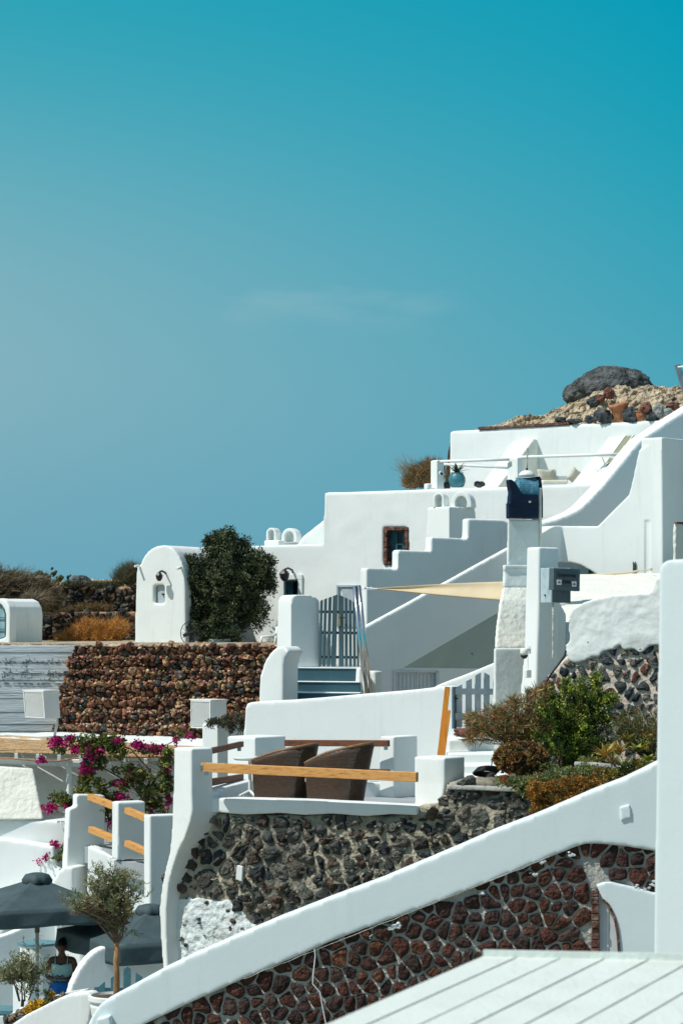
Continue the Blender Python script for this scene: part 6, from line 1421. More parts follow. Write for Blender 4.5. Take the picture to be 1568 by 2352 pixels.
# planter wall bottom left, rocks, flowers
t = thing('curved_planter_wall', 'thick rounded white planter wall in the bottom left corner', 'wall', at(150, 2380, 31.5))
bm = bmesh.new(); pl = Plane(150, 31.5, 14); prism(bm, pl, [(10, 2400), (22, 2357), (60, 2331), (108, 2307), (135, 2293), (162, 2284), (190, 2281), (204, 2281), (213, 2288), (211, 2310), (204, 2352), (200, 2420), (10, 2420)], .3); soft(finish(bm, 'wall', M['white'], t), .03, 5, .01)
bm = bmesh.new(); a, b = at(28, 2330, 32.6), at(150, 2272, 32.6)
prism(bm, Plane(100, 32.5, 14), [(0, 2380), (8, 2340), (40, 2318), (90, 2298), (150, 2282), (190, 2276), (190, 2320), (0, 2420)], .3); soft(finish(bm, 'rear_kerb', M['white2'], t), .03, 3, .02)
rnd = random.Random(17)
t = thing('planter_rocks', 'row of small tan and grey stones on the planter edge', 'stones', at(80, 2330, 32.1)); tag(t, kind=None)
bm = bmesh.new(); lay = bm.verts.layers.float_color.new('Col')
for k in range(150):
    f = rnd.random() ** 1.2; x = 10 + 140 * f; y = 2348 - 66 * f + rnd.uniform(-10, 14) * (1 - f * .8); r_ = rnd.uniform(.02, .06) * (1 - .5 * f); c_ = rnd.choice([(.30, .24, .16), (.16, .15, .13), (.42, .33, .22), (.08, .09, .09), (.25, .20, .15)])
    rock(bm, at(x, y, 31.9 + rnd.uniform(0, .3)), r_, r_, r_ * .9, 2, .4, 1.3, k, .1, lay, (*c_, 1))
o = finish(bm, 'stones', M['stone'], t); 
bm = bmesh.new(); hexa(bm, *[[at(x, y + dy, D) for x, y, D in ((8, 2356, 31.8), (150, 2290, 31.7), (185, 2282, 32.4), (20, 2340, 32.4))] for dy in (12, 2)]); finish(bm, 'soil', M['soil'], t)
t = thing('yellow_flowers', 'patch of bright yellow flowers among the planter stones', 'flowers', at(85, 2318, 31.8)); bl = [(at(82, 2311, 31.75), .085, .08, .05, 2), (at(70, 2320, 31.75), .06, .06, .03, 1), (at(96, 2303, 31.8), .05, .05, .03, .6), (at(118, 2284, 31.9), .03, .05, .03, .4)]
bm = foliage(bl, 1000, .035, .028, [(.75, .42, .02), (.80, .55, .04), (.60, .33, .02)], 91, clump=10, csize=.03); finish(bm, 'blossoms', M['petal'], t)
bm = foliage([(at(90, 2308, 31.8), .13, .08, .04, 1), (at(112, 2286, 31.9), .05, .05, .07, .4)], 700, .05, .015, [(.10, .13, .04), (.05, .08, .03)], 92, clump=9, csize=.04); finish(bm, 'leaves', M['leaf'], t)

# olive trees
def olive(label, name, base, trunk, branches, blobs, n, seed, group=None, tr=.05, barkm='trunk_tan', L=.085, W=.016):
    t = thing(name, label, 'tree', base, group); bm = bmesh.new(); rnd = random.Random(seed); tube(bm, trunk, [tr * (1 - .25 * i / len(trunk)) * (1 + .08 * math.sin(i * 2)) for i in range(len(trunk))], 12); finish(bm, 'trunk', M[barkm], t, smooth=True)
    bm = bmesh.new()
    for b in branches: tube(bm, b, [tr * .5 * (1 - .75 * i / len(b)) for i in range(len(b))], 6)
    tips = []
    for c, rx, ry, rz, w in blobs:
        for _ in range(int(30 * w)):
            d = rdir(rnd); q = c + Vector((d.x * rx, d.y * ry, d.z * rz)); o_ = rnd.choice(branches)[-1]; m_ = o_.lerp(q, .5) + rdir(rnd) * .05; tube(bm, [o_, m_, q], [.007, .005, .002], 4); tips.append(q)
    finish(bm, 'branches', M['bark'], t, smooth=True)
    # leaf sprays along twigs
    bm = bmesh.new(); lay = bm.verts.layers.float_color.new('Col'); cols = [(.15, .17, .08), (.21, .23, .11), (.10, .12, .06), (.30, .31, .18), (.17, .16, .07)]
    tot = sum(b[4] for b in blobs)
    for c, rx, ry, rz, w in blobs:
        for _ in range(int(n * w / tot / 22)):
            d = rdir(rnd); r_ = rnd.random() ** .5; p = c + Vector((d.x * rx * r_, d.y * ry * r_, d.z * rz * r_)); dr = (d * .8 + Vector((0, 0, .9)) + rdir(rnd) * .5).normalized(); col = rnd.choice(cols); ln = rnd.uniform(.12, .28)
            for k in range(22):
                f = k / 22; s_ = (rdir(rnd) + dr * .9).normalized(); kk = rnd.uniform(.7, 1.3); leaf(bm, lay, p + dr * ln * f, s_, L * rnd.uniform(.6, 1.1), W, (col[0] * kk, col[1] * kk, col[2] * kk, 1), rnd)
    finish(bm, 'crown', M['leaf'], t)
def A(x, y, D=31.0): return at(x, y, D)
s31 = 31 / F
ob = [[A(268, 2172), A(262, 2150), A(245, 2128), A(222, 2112)], [A(268, 2170), A(270, 2140), A(262, 2100)], [A(269, 2170), A(278, 2140), A(290, 2110), A(298, 2080)], [A(266, 2165), A(240, 2135), A(205, 2095), A(175, 2085)], [A(270, 2165), A(282, 2150), A(284, 2130)], [A(266, 2150), A(248, 2110), A(238, 2060)], [A(268, 2150), A(272, 2090), A(272, 2040)]]
olive('slender olive tree with a tan trunk growing from the white pot', 'olive_tree', A(268, 2310), [A(269, 2312), A(268, 2270), A(269, 2240), A(267, 2210), A(269, 2190), A(267, 2165)], ob,
      [(A(236, 2070), 42 * s31, .26, 34 * s31, 2.6), (A(274, 2080), 36 * s31, .26, 42 * s31, 2.6), (A(245, 2036), 30 * s31, .22, 24 * s31, 1.1), (A(286, 2040), 20 * s31, .2, 26 * s31, .8), (A(203, 2082), 28 * s31, .2, 16 * s31, .8), (A(170, 2094), 18 * s31, .15, 10 * s31, .4), (A(278, 2128), 20 * s31, .15, 20 * s31, .7), (A(238, 2008), 24 * s31, .14, 10 * s31, .25), (A(282, 2010), 10 * s31, .14, 14 * s31, .2), (A(308, 2066), 10 * s31, .15, 20 * s31, .35), (A(160, 2078), 8 * s31, .1, 6 * s31, .12), (A(225, 2112), 16 * s31, .12, 8 * s31, .25)], 4600, 101, 'olive trees in the lower left', tr=.042, L=.075, W=.014)
t = thing('white_pot', 'round white pot holding the olive tree', 'plant pot', A(262, 2350)); bm = bmesh.new(); lathe(bm, A(262, 2350, 31), [(.22, 0), (.28, .1), (.30, .22), (.29, .27), (.33, .30), (.33, .35), (.29, .36), (.27, .30), (.02, .30)], 40); finish(bm, 'pot_body', M['plastic'], t, smooth=False)
bm = bmesh.new(); lathe(bm, A(262, 2350, 31) + Vector((0, 0, .31)), [(.27, -.01), (.26, .02), (.1, .035)], 20); finish(bm, 'potting_soil', M['soil'], t)
def B(x, y): return at(x, y, 32.2)
s32 = 32.2 / F
ob = [[B(45, 2300), B(35, 2265), B(30, 2240)], [B(58, 2300), B(56, 2270), B(62, 2240), B(68, 2210)], [B(66, 2298), B(80, 2262), B(90, 2240)], [B(52, 2298), B(50, 2260), B(48, 2235)], [B(46, 2300), B(40, 2270), B(20, 2245)]]
olive('young bushy olive with thin grey stems in the bottom left planter', 'olive_bush', B(55, 2310), [B(52, 2312), B(53, 2296)], ob,
      [(B(22, 2248), 15 * s32, .14, 13 * s32, 1.3), (B(50, 2238), 20 * s32, .16, 16 * s32, 1.8), (B(80, 2246), 13 * s32, .13, 18 * s32, .8), (B(74, 2200), 4 * s32, .08, 18 * s32, .25), (B(56, 2282), 10 * s32, .1, 8 * s32, .25), (B(104, 2238), 3 * s32, .06, 6 * s32, .1)], 3000, 103, 'olive trees in the lower left', tr=.022, barkm='bark', L=.075, W=.015)

# =====================================================================  WOMAN
def skinned(name, chains, mat_, par, sub=2):
    """chains: list of [(point, radius)...]; first chain starts at the root; others start on an existing point index"""
    verts = []; edges = []; rad = []
    idx = {}
    for ch in chains:
        prev = None
        for p, r_ in ch:
            key = tuple(round(c, 4) for c in p)
            if key not in idx: idx[key] = len(verts); verts.append(Vector(p)); rad.append(r_)
            i = idx[key]
            if prev is not None: edges.append((prev, i))
            prev = i
    me = bpy.data.meshes.new(name); me.from_pydata([v[:] for v in verts], edges, []); o = bpy.data.objects.new(name, me); COL.objects.link(o); o.parent = par
    md = o.modifiers.new('skin', 'SKIN'); md.use_smooth_shade = True; md.branch_smoothing = .6
    for sv, r_ in zip(me.skin_vertices[0].data, rad): sv.radius = (r_, r_) if not isinstance(r_, tuple) else r_
    me.skin_vertices[0].data[0].use_root = True
    md = o.modifiers.new('sub', 'SUBSURF'); md.levels = sub; md.render_levels = sub
    me.materials.append(mat_); return o
wx = at(143, 0, 39.5).x
W = thing('person', 'woman in a mint strap top and blue skirt looking down at a phone', 'woman', Vector((wx, 39.5, ZF)))
# local coordinates relative to W (x right, y away, z up). Height 1.66
def P(x, y, z): return (x, y, z)
hip = P(0, 0, .92); waist = P(0, 0, 1.06); chest = P(0, -.01, 1.22); upch = P(0, 0, 1.33); neck0 = P(0, .0, 1.40); neck1 = P(0, -.03, 1.46)
head0 = P(0, -.055, 1.52)
sk = [[(hip, (.17, .13)), (waist, (.135, .11)), (chest, (.15, .12)), (upch, (.13, .085)), (neck0, (.065, .06)), (neck1, (.05, .05)), (head0, (.055, .06))]]
for sx in (-1, 1):
    sh = P(.175 * sx, .01, 1.345); el = P(.235 * sx, -.02, 1.06); wr = P(.085 * sx + .0, -.235, 1.06); pm = P(.045 * sx, -.275, 1.075)
    sk.append([(upch, (.13, .085)), (P(.09 * sx, 0, 1.36), (.07, .065)), (sh, (.066, .066)), (P(.21 * sx, 0, 1.21), (.055, .055)), (el, (.045, .045)), (P(.17 * sx, -.13, 1.055), (.042, .042)), (wr, (.027, .027)), (pm, (.030, .018))])
    th = P(.10 * sx, 0, .78); kn = P(.10 * sx, -.01, .48); an = P(.10 * sx, .03, .09); toe = P(.11 * sx, -.12, .03)
    sk.append([(hip, (.17, .13)), (th, (.09, .09)), (kn, (.06, .06)), (P(.10 * sx, .02, .33), (.056, .056)), (an, (.035, .035)), (P(.10 * sx, -.02, .035), (.04, .035)), (toe, (.035, .018))])
body = skinned('body', sk, M['skin'], W)
# head: shaped ellipsoid with face
bm = bmesh.new(); r_ = bmesh.ops.create_icosphere(bm, subdivisions=4, radius=1)
HC = Vector((0, -.07, 1.555)); TL = Matrix.Rotation(R(28), 3, 'X')   # chin tucked, looking down
for v in r_['verts']:
    p = v.co.copy(); x, y, z = p
    jaw = 1 - .28 * max(0, -z) ** 1.5
    q = Vector((x * .076 * jaw, y * .095, z * .115))
    if y < 0:
        q.y *= 1 - .08 * max(0, -z)
        if abs(x) < .28 and -.35 < z < .15: q.y -= .018 * (1 - abs(x) / .28) * (1 - (z + .1) ** 2 * 6 if abs(z + .1) < .4 else 0)   # nose
        for ex in (-.38, .38):
            dd_ = (x - ex) ** 2 * 8 + (z - .08) ** 2 * 22
            if dd_ < 1: q.y += .010 * (1 - dd_)          # eye sockets
        dm = x ** 2 * 8 + (z + .52) ** 2 * 60
        if dm < 1: q.y -= .006 * (1 - dm)              # lips
    v.co = HC + TL @ q
for v in bm.verts: v.co += Vector((wx, 39.5, ZF))
hd = finish(bm, 'head', M['skin'], W, smooth=True)
bm = bmesh.new()
for ex in (-1, 1):
    bm = bmesh.new(); c = Vector((wx, 39.5, ZF)) + HC + TL @ Vector((.075 * ex, .0, -.005)); rock(bm, c, .012, .02, .03, 2, .05); finish(bm, 'ear', M['skin'], hd, smooth=True)
    bm = bmesh.new(); c = Vector((wx, 39.5, ZF)) + HC + TL @ Vector((.029 * ex, -.082, .008)); rock(bm, c, .012, .006, .004, 2, 0); finish(bm, 'eyelid', M['skin'], hd, smooth=True)
bm = bmesh.new(); r_ = bmesh.ops.create_icosphere(bm, subdivisions=4, radius=1); dl = []
for v in r_['verts']:
    x, y, z = v.co; k = 1.12 + .03 * noise.noise(v.co * 4)
    q = Vector((x * .078, y * .098, z * .115)) * k + Vector((0, .012, .012))
    if y < -.25 and z < .42 - .1 * abs(x): dl.append(v)
    if z < -.5: dl.append(v)
    v.co = Vector((wx, 39.5, ZF)) + HC + TL @ q
bmesh.ops.delete(bm, geom=list(set(dl)), context='VERTS'); rock(bm, Vector((wx, 39.5, ZF)) + HC + Vector((.01, .06, .10)), .055, .055, .045, 3, .1, 3)
h_ = finish(bm, 'hair', M['hair'], W, smooth=True); m_ = h_.modifiers.new('s', 'SOLIDIFY'); m_.thickness = .006
# fingers curled round the phone
ch = []
for sx in (-1, 1):
    pm = Vector((.045 * sx, -.275, 1.075))
    for k in range(4):
        b0 = pm + Vector((-.004 * sx, -.012 - .0, .024 - k * .017)); b1 = b0 + Vector((-.012 * sx, -.040, .004)); b2 = b1 + Vector((-.026 * sx, -.010, .010)); b3 = b2 + Vector((-.014 * sx, .006, .010))
        f_ = skinned('finger', [[(tuple(b0), .0095), (tuple(b1), .0085), (tuple(b2), .0078), (tuple(b3), .0065)]], M['skin'], body, 1)
    b0 = pm + Vector((.004 * sx, .0, .026)); b1 = b0 + Vector((-.006 * sx, -.02, .028)); b2 = b1 + Vector((-.018 * sx, -.018, .010)); skinned('thumb', [[(tuple(b0), .012), (tuple(b1), .010), (tuple(b2), .008)]], M['skin'], body, 1)
O_ = Vector((wx, 39.5, ZF))
bm = bmesh.new(); box(bm, O_ + Vector((0, -.315, 1.105)), .15, .075, .009, 0, 25); o = finish(bm, 'phone', M['black'], None); bevel(o, .003); tag(o, 'smartphone held in both hands by the woman', 'phone')
bm = bmesh.new(); box(bm, O_ + Vector((0, -.317, 1.1105)), .138, .065, .001, 0, 25); finish(bm, 'screen', M['glass_pale'], o)
# strap top: open shell around torso
bm = bmesh.new(); rows = []
for j in range(14):
    z = .98 + .30 * j / 13; row = []
    for i in range(40):
        a = 2 * math.pi * i / 40; w_ = .163 if z < 1.06 else .163 + .014 * math.sin((z - 1.06) / .26 * math.pi); d_ = .134 + .03 * math.exp(-((z - 1.2) / .06) ** 2) * max(0, -math.sin(a)) * (abs(math.cos(a)) ** .5)
        zz = z + (.035 * max(0, -math.sin(a)) * (abs(math.cos(a)) - .35) if j > 9 else 0) + .004 * math.sin(a * 9)
        row.append(bm.verts.new(O_ + Vector((math.cos(a) * w_ * (1 + .015 * math.sin(a * 11 + z * 20)), math.sin(a) * d_, zz))))
    rows.append(row)
for r0, r1 in zip(rows, rows[1:]):
    for i in range(40): bm.faces.new([r0[i], r0[(i + 1) % 40], r1[(i + 1) % 40], r1[i]])
for sx in (-1, 1): tube(bm, [O_ + Vector((.095 * sx, -.125, 1.275)), O_ + Vector((.10 * sx, -.085, 1.36)), O_ + Vector((.10 * sx, -.01, 1.425)), O_ + Vector((.09 * sx, .08, 1.36)), O_ + Vector((.08 * sx, .12, 1.27))], .006, 5)
o = finish(bm, 'strap_top', M['top'], W, smooth=True); m_ = o.modifiers.new('s', 'SOLIDIFY'); m_.thickness = .004
bm = bmesh.new(); rows = []
for j in range(16):
    f = j / 15; z = 1.01 - .46 * f; row = []
    for i in range(72):
        a = 2 * math.pi * i / 72; w_ = .172 + .055 * min(1, f * 1.6) + .03 * f; d_ = .145 + .04 * min(1, f * 2) + .03 * f; fl_ = .014 * f * math.sin(a * 9 + f * 2) + .006 * f * math.sin(a * 17)
        ex = .05 * f * max(0, math.cos(a - math.pi * 1.12)) ** 3
        row.append(bm.verts.new(O_ + Vector((math.cos(a) * (w_ + fl_ + ex), math.sin(a) * (d_ + fl_), z + .01 * f * math.sin(a * 3)))))
    rows.append(row)
for r0, r1 in zip(rows, rows[1:]):
    for i in range(72): bm.faces.new([r0[i], r0[(i + 1) % 72], r1[(i + 1) % 72], r1[i]])
o = finish(bm, 'skirt', M['skirt'], W, smooth=True); m_ = o.modifiers.new('s', 'SOLIDIFY'); m_.thickness = .004
bm = bmesh.new(); tube(bm, [O_ + Vector((.055 * math.cos(a), -.005 + -.095 * math.sin(a) if False else -.075 * math.sin(a) - .01, 1.41 - .05 * math.sin(a))) for a in [math.pi * k / 10 for k in range(11)]], .0025, 4); finish(bm, 'necklace', M['brass'], W)

# =====================================================================  GARDEN BED
bm = bmesh.new(); rows = []
for i in range(40):
    x = 1150 + i * 11; row = []
    for j in range(12):
        f = j / 11; D = 29.3 + 2.1 * f; yb = 1815 - max(0, (x - 1220)) * .18; yt = 1780 - max(0, (x - 1300)) * .12; p = at(x, yb + (yt - yb) * f, D); p.z += .04 * fbm(p, 3); row.append(bm.verts.new(p))
    row.insert(0, bm.verts.new(at(x, 1820 - max(0, (x - 1220)) * .18, 29.25) + Vector((0, 0, -.5)))); rows.append(row)
for a, b in zip(rows, rows[1:]):
    for j in range(12): bm.faces.new([a[j], b[j], b[j + 1], a[j + 1]])
o = finish(bm, 'garden_soil', M['soil'], None, smooth=True); tag(o, kind='structure')
def tufts(stems, n, L, W_, cols, seed, stemr=.006, par=None, spread=1.0, droop=.2):
    rnd = random.Random(seed); bm = bmesh.new(); lay = bm.verts.layers.float_color.new('Col')
    for base, tip in stems:
        m_ = base.lerp(tip, .55) + rdir(rnd) * .04; pts = [base, m_, tip]; pv = None
        for k in range(4): pass
        c0 = rnd.choice(cols); k0 = rnd.uniform(.35, .6)
        a = bm.verts[:] ; nb = len(bm.verts)
        tube(bm, pts, [stemr, stemr * .8, stemr * .5], 4); bm.verts.ensure_lookup_table()
        for v in bm.verts[nb:]: v[lay] = (c0[0] * k0, c0[1] * k0, c0[2] * k0, 1)
        ax = (tip - m_).normalized()
        for q in range(n):
            d = (ax * rnd.uniform(.1, 1.0) + rdir(rnd) * spread * .75 + Vector((0, 0, -droop))).normalized(); c = rnd.choice(cols); k = rnd.uniform(.6, 1.4)
            leaf(bm, lay, tip - ax * rnd.random() * .04, d, L * rnd.uniform(.6, 1.2), W_, (c[0] * k, c[1] * k, c[2] * k, 1), rnd, .15)
    return bm
rnd = random.Random(77); st = []
for k in range(230):
    x = 1210 + rnd.gauss(0, 26); b = at(min(1240, max(1150, x)), 1708 + rnd.uniform(-4, 20), 29.6 + rnd.uniform(-.3, .4)); ang_ = rnd.uniform(0, 1)
    tx = 1068 + 185 * ang_ ** .75; lo = 1575 + 70 * (1 - ang_) ** 1.2; ty = rnd.uniform(lo, 1700 - 10 * ang_); st.append((b, at(tx + rnd.gauss(0, 5), ty, 29.6 + rnd.uniform(-.5, .4))))
t = thing('papyrus_reed', 'rust tipped bushy reed plant in front of the pale picket gate', 'plant', at(1200, 1720, 29.6))
RC = [(.24, .09, .035), (.34, .15, .05), (.10, .12, .04), (.15, .17, .05), (.40, .20, .07), (.06, .075, .03), (.17, .06, .03), (.24, .24, .08), (.08, .10, .035), (.05, .045, .025)]
bm = tufts(st, 24, .13, .0095, RC, 78, .005, spread=1.0); finish(bm, 'leaves', M['leaf'], t)
GN = [(.17, .24, .035), (.28, .34, .045), (.09, .14, .03), (.40, .43, .08), (.05, .08, .02)]
t = thing('leafy_shrub', 'tall bright green small leaved shrub against the cobble wall', 'shrub', at(1320, 1775, 29.9))
def G3(x, y, rx, ry, w, D=29.8, rd=.25): s = D / F; return (at(x, y, D), rx * s, rd, ry * s, w)
bl = [G3(1310, 1690, 62, 60, 6), G3(1280, 1635, 35, 40, 1.8), G3(1330, 1620, 30, 42, 1.6), G3(1365, 1560 + 60, 14, 50, .9), G3(1368, 1572, 7, 34, .9), G3(1378, 1650, 34, 35, 1.2), G3(1300, 1582, 9, 26, .7), G3(1262, 1598, 7, 28, .6), G3(1335, 1578, 6, 22, .4), G3(1398, 1600, 20, 8, .5), G3(1392, 1610, 26, 10, .5), G3(1320, 1750, 60, 26, 1.8), G3(1270, 1690, 30, 45, 1.2), G3(1375, 1720, 26, 40, .8)]
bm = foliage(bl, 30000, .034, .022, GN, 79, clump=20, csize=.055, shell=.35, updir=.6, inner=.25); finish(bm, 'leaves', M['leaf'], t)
bm = bmesh.new(); rnd = random.Random(4)
for k in range(34): x = rnd.uniform(1265, 1385); tube(bm, [at(1320 + rnd.gauss(0, 18), 1775, 29.9), at(1320 + (x - 1320) * .6, 1690, 29.8), at(x, rnd.uniform(1555, 1660), 29.7)], [.010, .007, .003], 4)
finish(bm, 'branches', M['bark'], t)
t = thing('sedum_mound', 'rounded bronze brown succulent mound below the reed plant', 'succulent', at(1196, 1780, 28.9))
bm = foliage([(at(1196, 1742, 28.8), 64 * 28.8 / F, .28, 38 * 28.8 / F, 1)], 7500, .034, .028, [(.20, .10, .03), (.28, .16, .045), (.12, .06, .025), (.14, .12, .035)], 80, clump=11, csize=.022, shell=.86, updir=.2, inner=.5); finish(bm, 'leaves', M['leaf'], t)
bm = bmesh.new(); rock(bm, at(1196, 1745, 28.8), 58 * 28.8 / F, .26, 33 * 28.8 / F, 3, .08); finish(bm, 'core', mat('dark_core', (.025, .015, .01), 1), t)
t = thing('green_groundcover', 'low green succulent groundcover dotted with red flowers', 'groundcover', at(1250, 1810, 28.4))
bl = [G3(1170, 1795, 40, 12, 1.4, 28.3), G3(1215, 1800, 40, 16, 1.8, 28.3), G3(1260, 1790, 45, 18, 2, 28.4), G3(1310, 1778, 45, 16, 2, 28.5), G3(1345, 1770, 36, 12, 1.2, 28.6), G3(1200, 1815, 25, 14, .9, 28.2), G3(1250, 1762, 30, 10, .8, 28.7), G3(1345, 1747, 26, 7, .6, 29)]
bm = foliage(bl, 12000, .035, .014, [(.11, .15, .04), (.17, .21, .06), (.08, .11, .03), (.22, .20, .06), (.18, .24, .12)], 81, clump=12, csize=.035, shell=.3, updir=.7, inner=.6); o = finish(bm, 'leaves', M['leaf'], t)
bm = foliage([G3(1157, 1789, 9, 8, 1, 28.15), G3(1238, 1778, 4, 3, .4, 28.2), G3(1160, 1781, 3, 2, .3, 28.2), G3(1170, 1778, 3, 2, .3, 28.2)], 110, .018, .014, [(.65, .05, .02), (.5, .02, .02)], 82, clump=5, csize=.01); finish(bm, 'flowers', M['petal'], t)
t = thing('orange_groundcover', 'rust orange trailing groundcover spilling over the stone corner', 'groundcover', at(1290, 1870, 28.0))
bl = [G3(1240, 1835, 26, 34, 2, 28.0), G3(1275, 1820, 38, 30, 2.4, 28.1), G3(1320, 1805, 42, 22, 2.2, 28.2), G3(1360, 1795, 36, 14, 1.3, 28.3), G3(1235, 1865, 20, 24, 1.4, 27.9), G3(1230, 1815, 18, 26, 1.2, 27.9), G3(1265, 1845, 30, 24, 1.6, 27.95), G3(1300, 1835, 26, 20, 1.2, 28)]
bm = foliage(bl, 22000, .032, .014, [(.34, .15, .02), (.26, .10, .018), (.42, .21, .03), (.15, .10, .02), (.10, .09, .02)], 83, clump=12, csize=.035, shell=.3, updir=.1, inner=.45); finish(bm, 'leaves', M['leaf'], t)
for nm_, lab, (x, y, D), L, W_, cols, n_, up_, sd_ in (
    ('aloe', 'orange tinged aloe rosette between the shrub and the cobble wall', (1388, 1742, 28.9), .26, .045, [(.42, .20, .035), (.32, .24, .05), (.40, .13, .04), (.50, .33, .08)], 16, .9, 5),
    ('yucca', 'spiky dark green yucca low beside the parapet', (1430, 1765, 28.5), .26, .026, [(.09, .12, .045), (.14, .17, .06), (.18, .19, .08)], 22, .7, 6),
    ('aeonium', 'yellow green broad leaved aeonium near the right pillar', (1462, 1728, 28.8), .15, .085, [(.22, .24, .04), (.14, .17, .035), (.30, .28, .05), (.10, .13, .03)], 16, .7, 7),
    ('aeonium', 'green aeonium rosette tucked behind the parapet edge', (1487, 1750, 28.6), .14, .08, [(.16, .20, .04), (.10, .13, .03), (.24, .25, .05)], 14, .7, 8),
    ('aeonium', 'upright aeonium with olive leaves above the others', (1440, 1705, 29.2), .15, .07, [(.15, .15, .03), (.22, .20, .04)], 14, .9, 9),
    ('aloe', 'small bronze aloe at the edge of the green groundcover', (1405, 1755, 28.7), .2, .03, [(.25, .14, .05), (.13, .13, .05)], 16, .8, 10), ('agave', 'green and orange agave in front of the cobble wall', (1420, 1735, 29.0), .22, .05, [(.30, .24, .05), (.18, .20, .05), (.42, .22, .05)], 18, .8, 12), ('aeonium', 'dense low aeonium filling the bed next to the pillar', (1478, 1768, 28.4), .13, .07, [(.26, .28, .05), (.16, .19, .04)], 18, .6, 14)):
    t = thing(nm_, lab, 'succulent', at(x, y + 8, D), 'succulents beside the right pillar'); agave(t, at(x, y, D), n_, L, W_, cols, seed=sd_, up=up_, curl=.6)
t = thing('reed_clump', 'tall green and rust papyrus clump partly hidden by the right pillar', 'plant', at(1495, 1730, 29.6)); st = [(at(1490 + rnd.gauss(0, 5), 1740, 29.7), at(rnd.uniform(1410, 1520), rnd.uniform(1640, 1715), 29.6 + rnd.uniform(-.3, .3))) for _ in range(90)]
bm = tufts(st, 22, .12, .010, [(.09, .12, .04), (.14, .16, .06), (.20, .12, .05), (.07, .09, .035)], 84, .005); finish(bm, 'leaves', M['leaf'], t)
t = thing('leafy_shrub', 'loose yellow green shrub between the reed plant and the tall green shrub', 'shrub', at(1250, 1760, 29.5))
bm = foliage([G3(1250, 1665, 22, 40, 1.4, 29.4), G3(1240, 1625, 12, 24, .6, 29.4), G3(1265, 1720, 26, 24, 1, 29.3), G3(1228, 1690, 16, 18, .6, 29.3)], 5200, .034, .02, GN, 96, clump=16, csize=.05, shell=.25, updir=.8, inner=.4); finish(bm, 'leaves', M['leaf'], t)
t = thing('leafy_filler', 'mixed green and orange low plants filling the bed beside the right pillar', 'groundcover', at(1440, 1790, 28.6))
bm = foliage([G3(1420, 1775, 45, 12, 2, 28.6), G3(1465, 1758, 34, 14, 2, 28.6), G3(1385, 1775, 30, 12, 1.2, 28.6), G3(1480, 1700, 18, 26, .8, 29.3), G3(1405, 1718, 18, 10, .6, 29.4), G3(1365, 1752, 30, 8, .8, 29.1)], 5200, .045, .02, [(.14, .17, .04), (.24, .25, .05), (.30, .16, .03), (.08, .10, .03)], 95, clump=12, csize=.04, shell=.3, updir=.5); finish(bm, 'leaves', M['leaf'], t)
t = thing('trough_rim', 'grey concrete kerb between the shrub and the groundcover', 'kerb', at(1375, 1770, 28.9)); bm = bmesh.new(); tube(bm, [at(1320, 1756, 28.9), at(1360, 1757, 28.8), at(1400, 1761, 28.7), at(1440, 1768, 28.6), at(1470, 1775, 28.5)], .035, 8); finish(bm, 'kerb', M['mortar_pale'], t)
t = thing('hose_coil', 'coiled black hose on the steps beside the bronze succulent', 'hose', at(1130, 1790, 29.4)); bm = bmesh.new()
for k in range(4): tube(bm, [at(1112 + 26 * math.cos(a) + k * 3, 1776 + 7 * math.sin(a) - k * 3, 29.4 + .12 * math.sin(a)) for a in [2 * math.pi * q / 20 for q in range(21)]], .012, 6)
tube(bm, [at(1138, 1778, 29.3), at(1128, 1760, 29.3), at(1130, 1740, 29.4), at(1150, 1735, 29.4)], .008, 5); finish(bm, 'hose', M['hose'], t, smooth=True)
SUN_E = 4.1; SKY_S = .13; SKY_T = (1.05, 1.0, .82)
def S(r, g, b): return tuple(((c / 255 + .055) / 1.055) ** 2.4 if c > 10 else c / 255 / 12.92 for c in (r, g, b))
SKY_L = [(0, S(104, 163, 185)), (.22, S(116, 171, 188)), (.40, S(134, 179, 191)), (.6, S(120, 176, 190)), (.8, S(80, 169, 187)), (1, S(36, 162, 183))]
SKY_R = [(0, S(92, 160, 184)), (.3, S(86, 165, 186)), (.5, S(66, 164, 185)), (.75, S(24, 160, 184)), (1, S(0, 154, 182))]
# =====================================================================  CAMERA, LIGHT, SKY
cd = bpy.data.cameras.new('camera'); cam = bpy.data.objects.new('camera', cd); COL.objects.link(cam)
cam.location = CAM; cam.rotation_euler = (R(90), 0, 0)
cd.sensor_fit = 'AUTO'; cd.sensor_width = 36; cd.lens = 36 * F / 2352; cd.shift_y = (HZ - 1176) / 2352; cd.clip_start = .5; cd.clip_end = 20000
cd.dof.use_dof = True; cd.dof.focus_distance = 38; cd.dof.aperture_fstop = 4.0
sc.camera = cam
SUN_AZ = Vector((-math.sin(R(64)), -math.cos(R(64)), 0)); EL = 54
sd = (SUN_AZ * math.cos(R(EL)) + Vector((0, 0, math.sin(R(EL)))))
sl = bpy.data.lights.new('sun', 'SUN'); sl.energy = SUN_E; sl.angle = R(.5); sl.color = (1, .965, .90)
so = bpy.data.objects.new('sun', sl); COL.objects.link(so); so.rotation_euler = sd.to_track_quat('Z', 'Y').to_euler(); so.location = (-20, 0, 40)

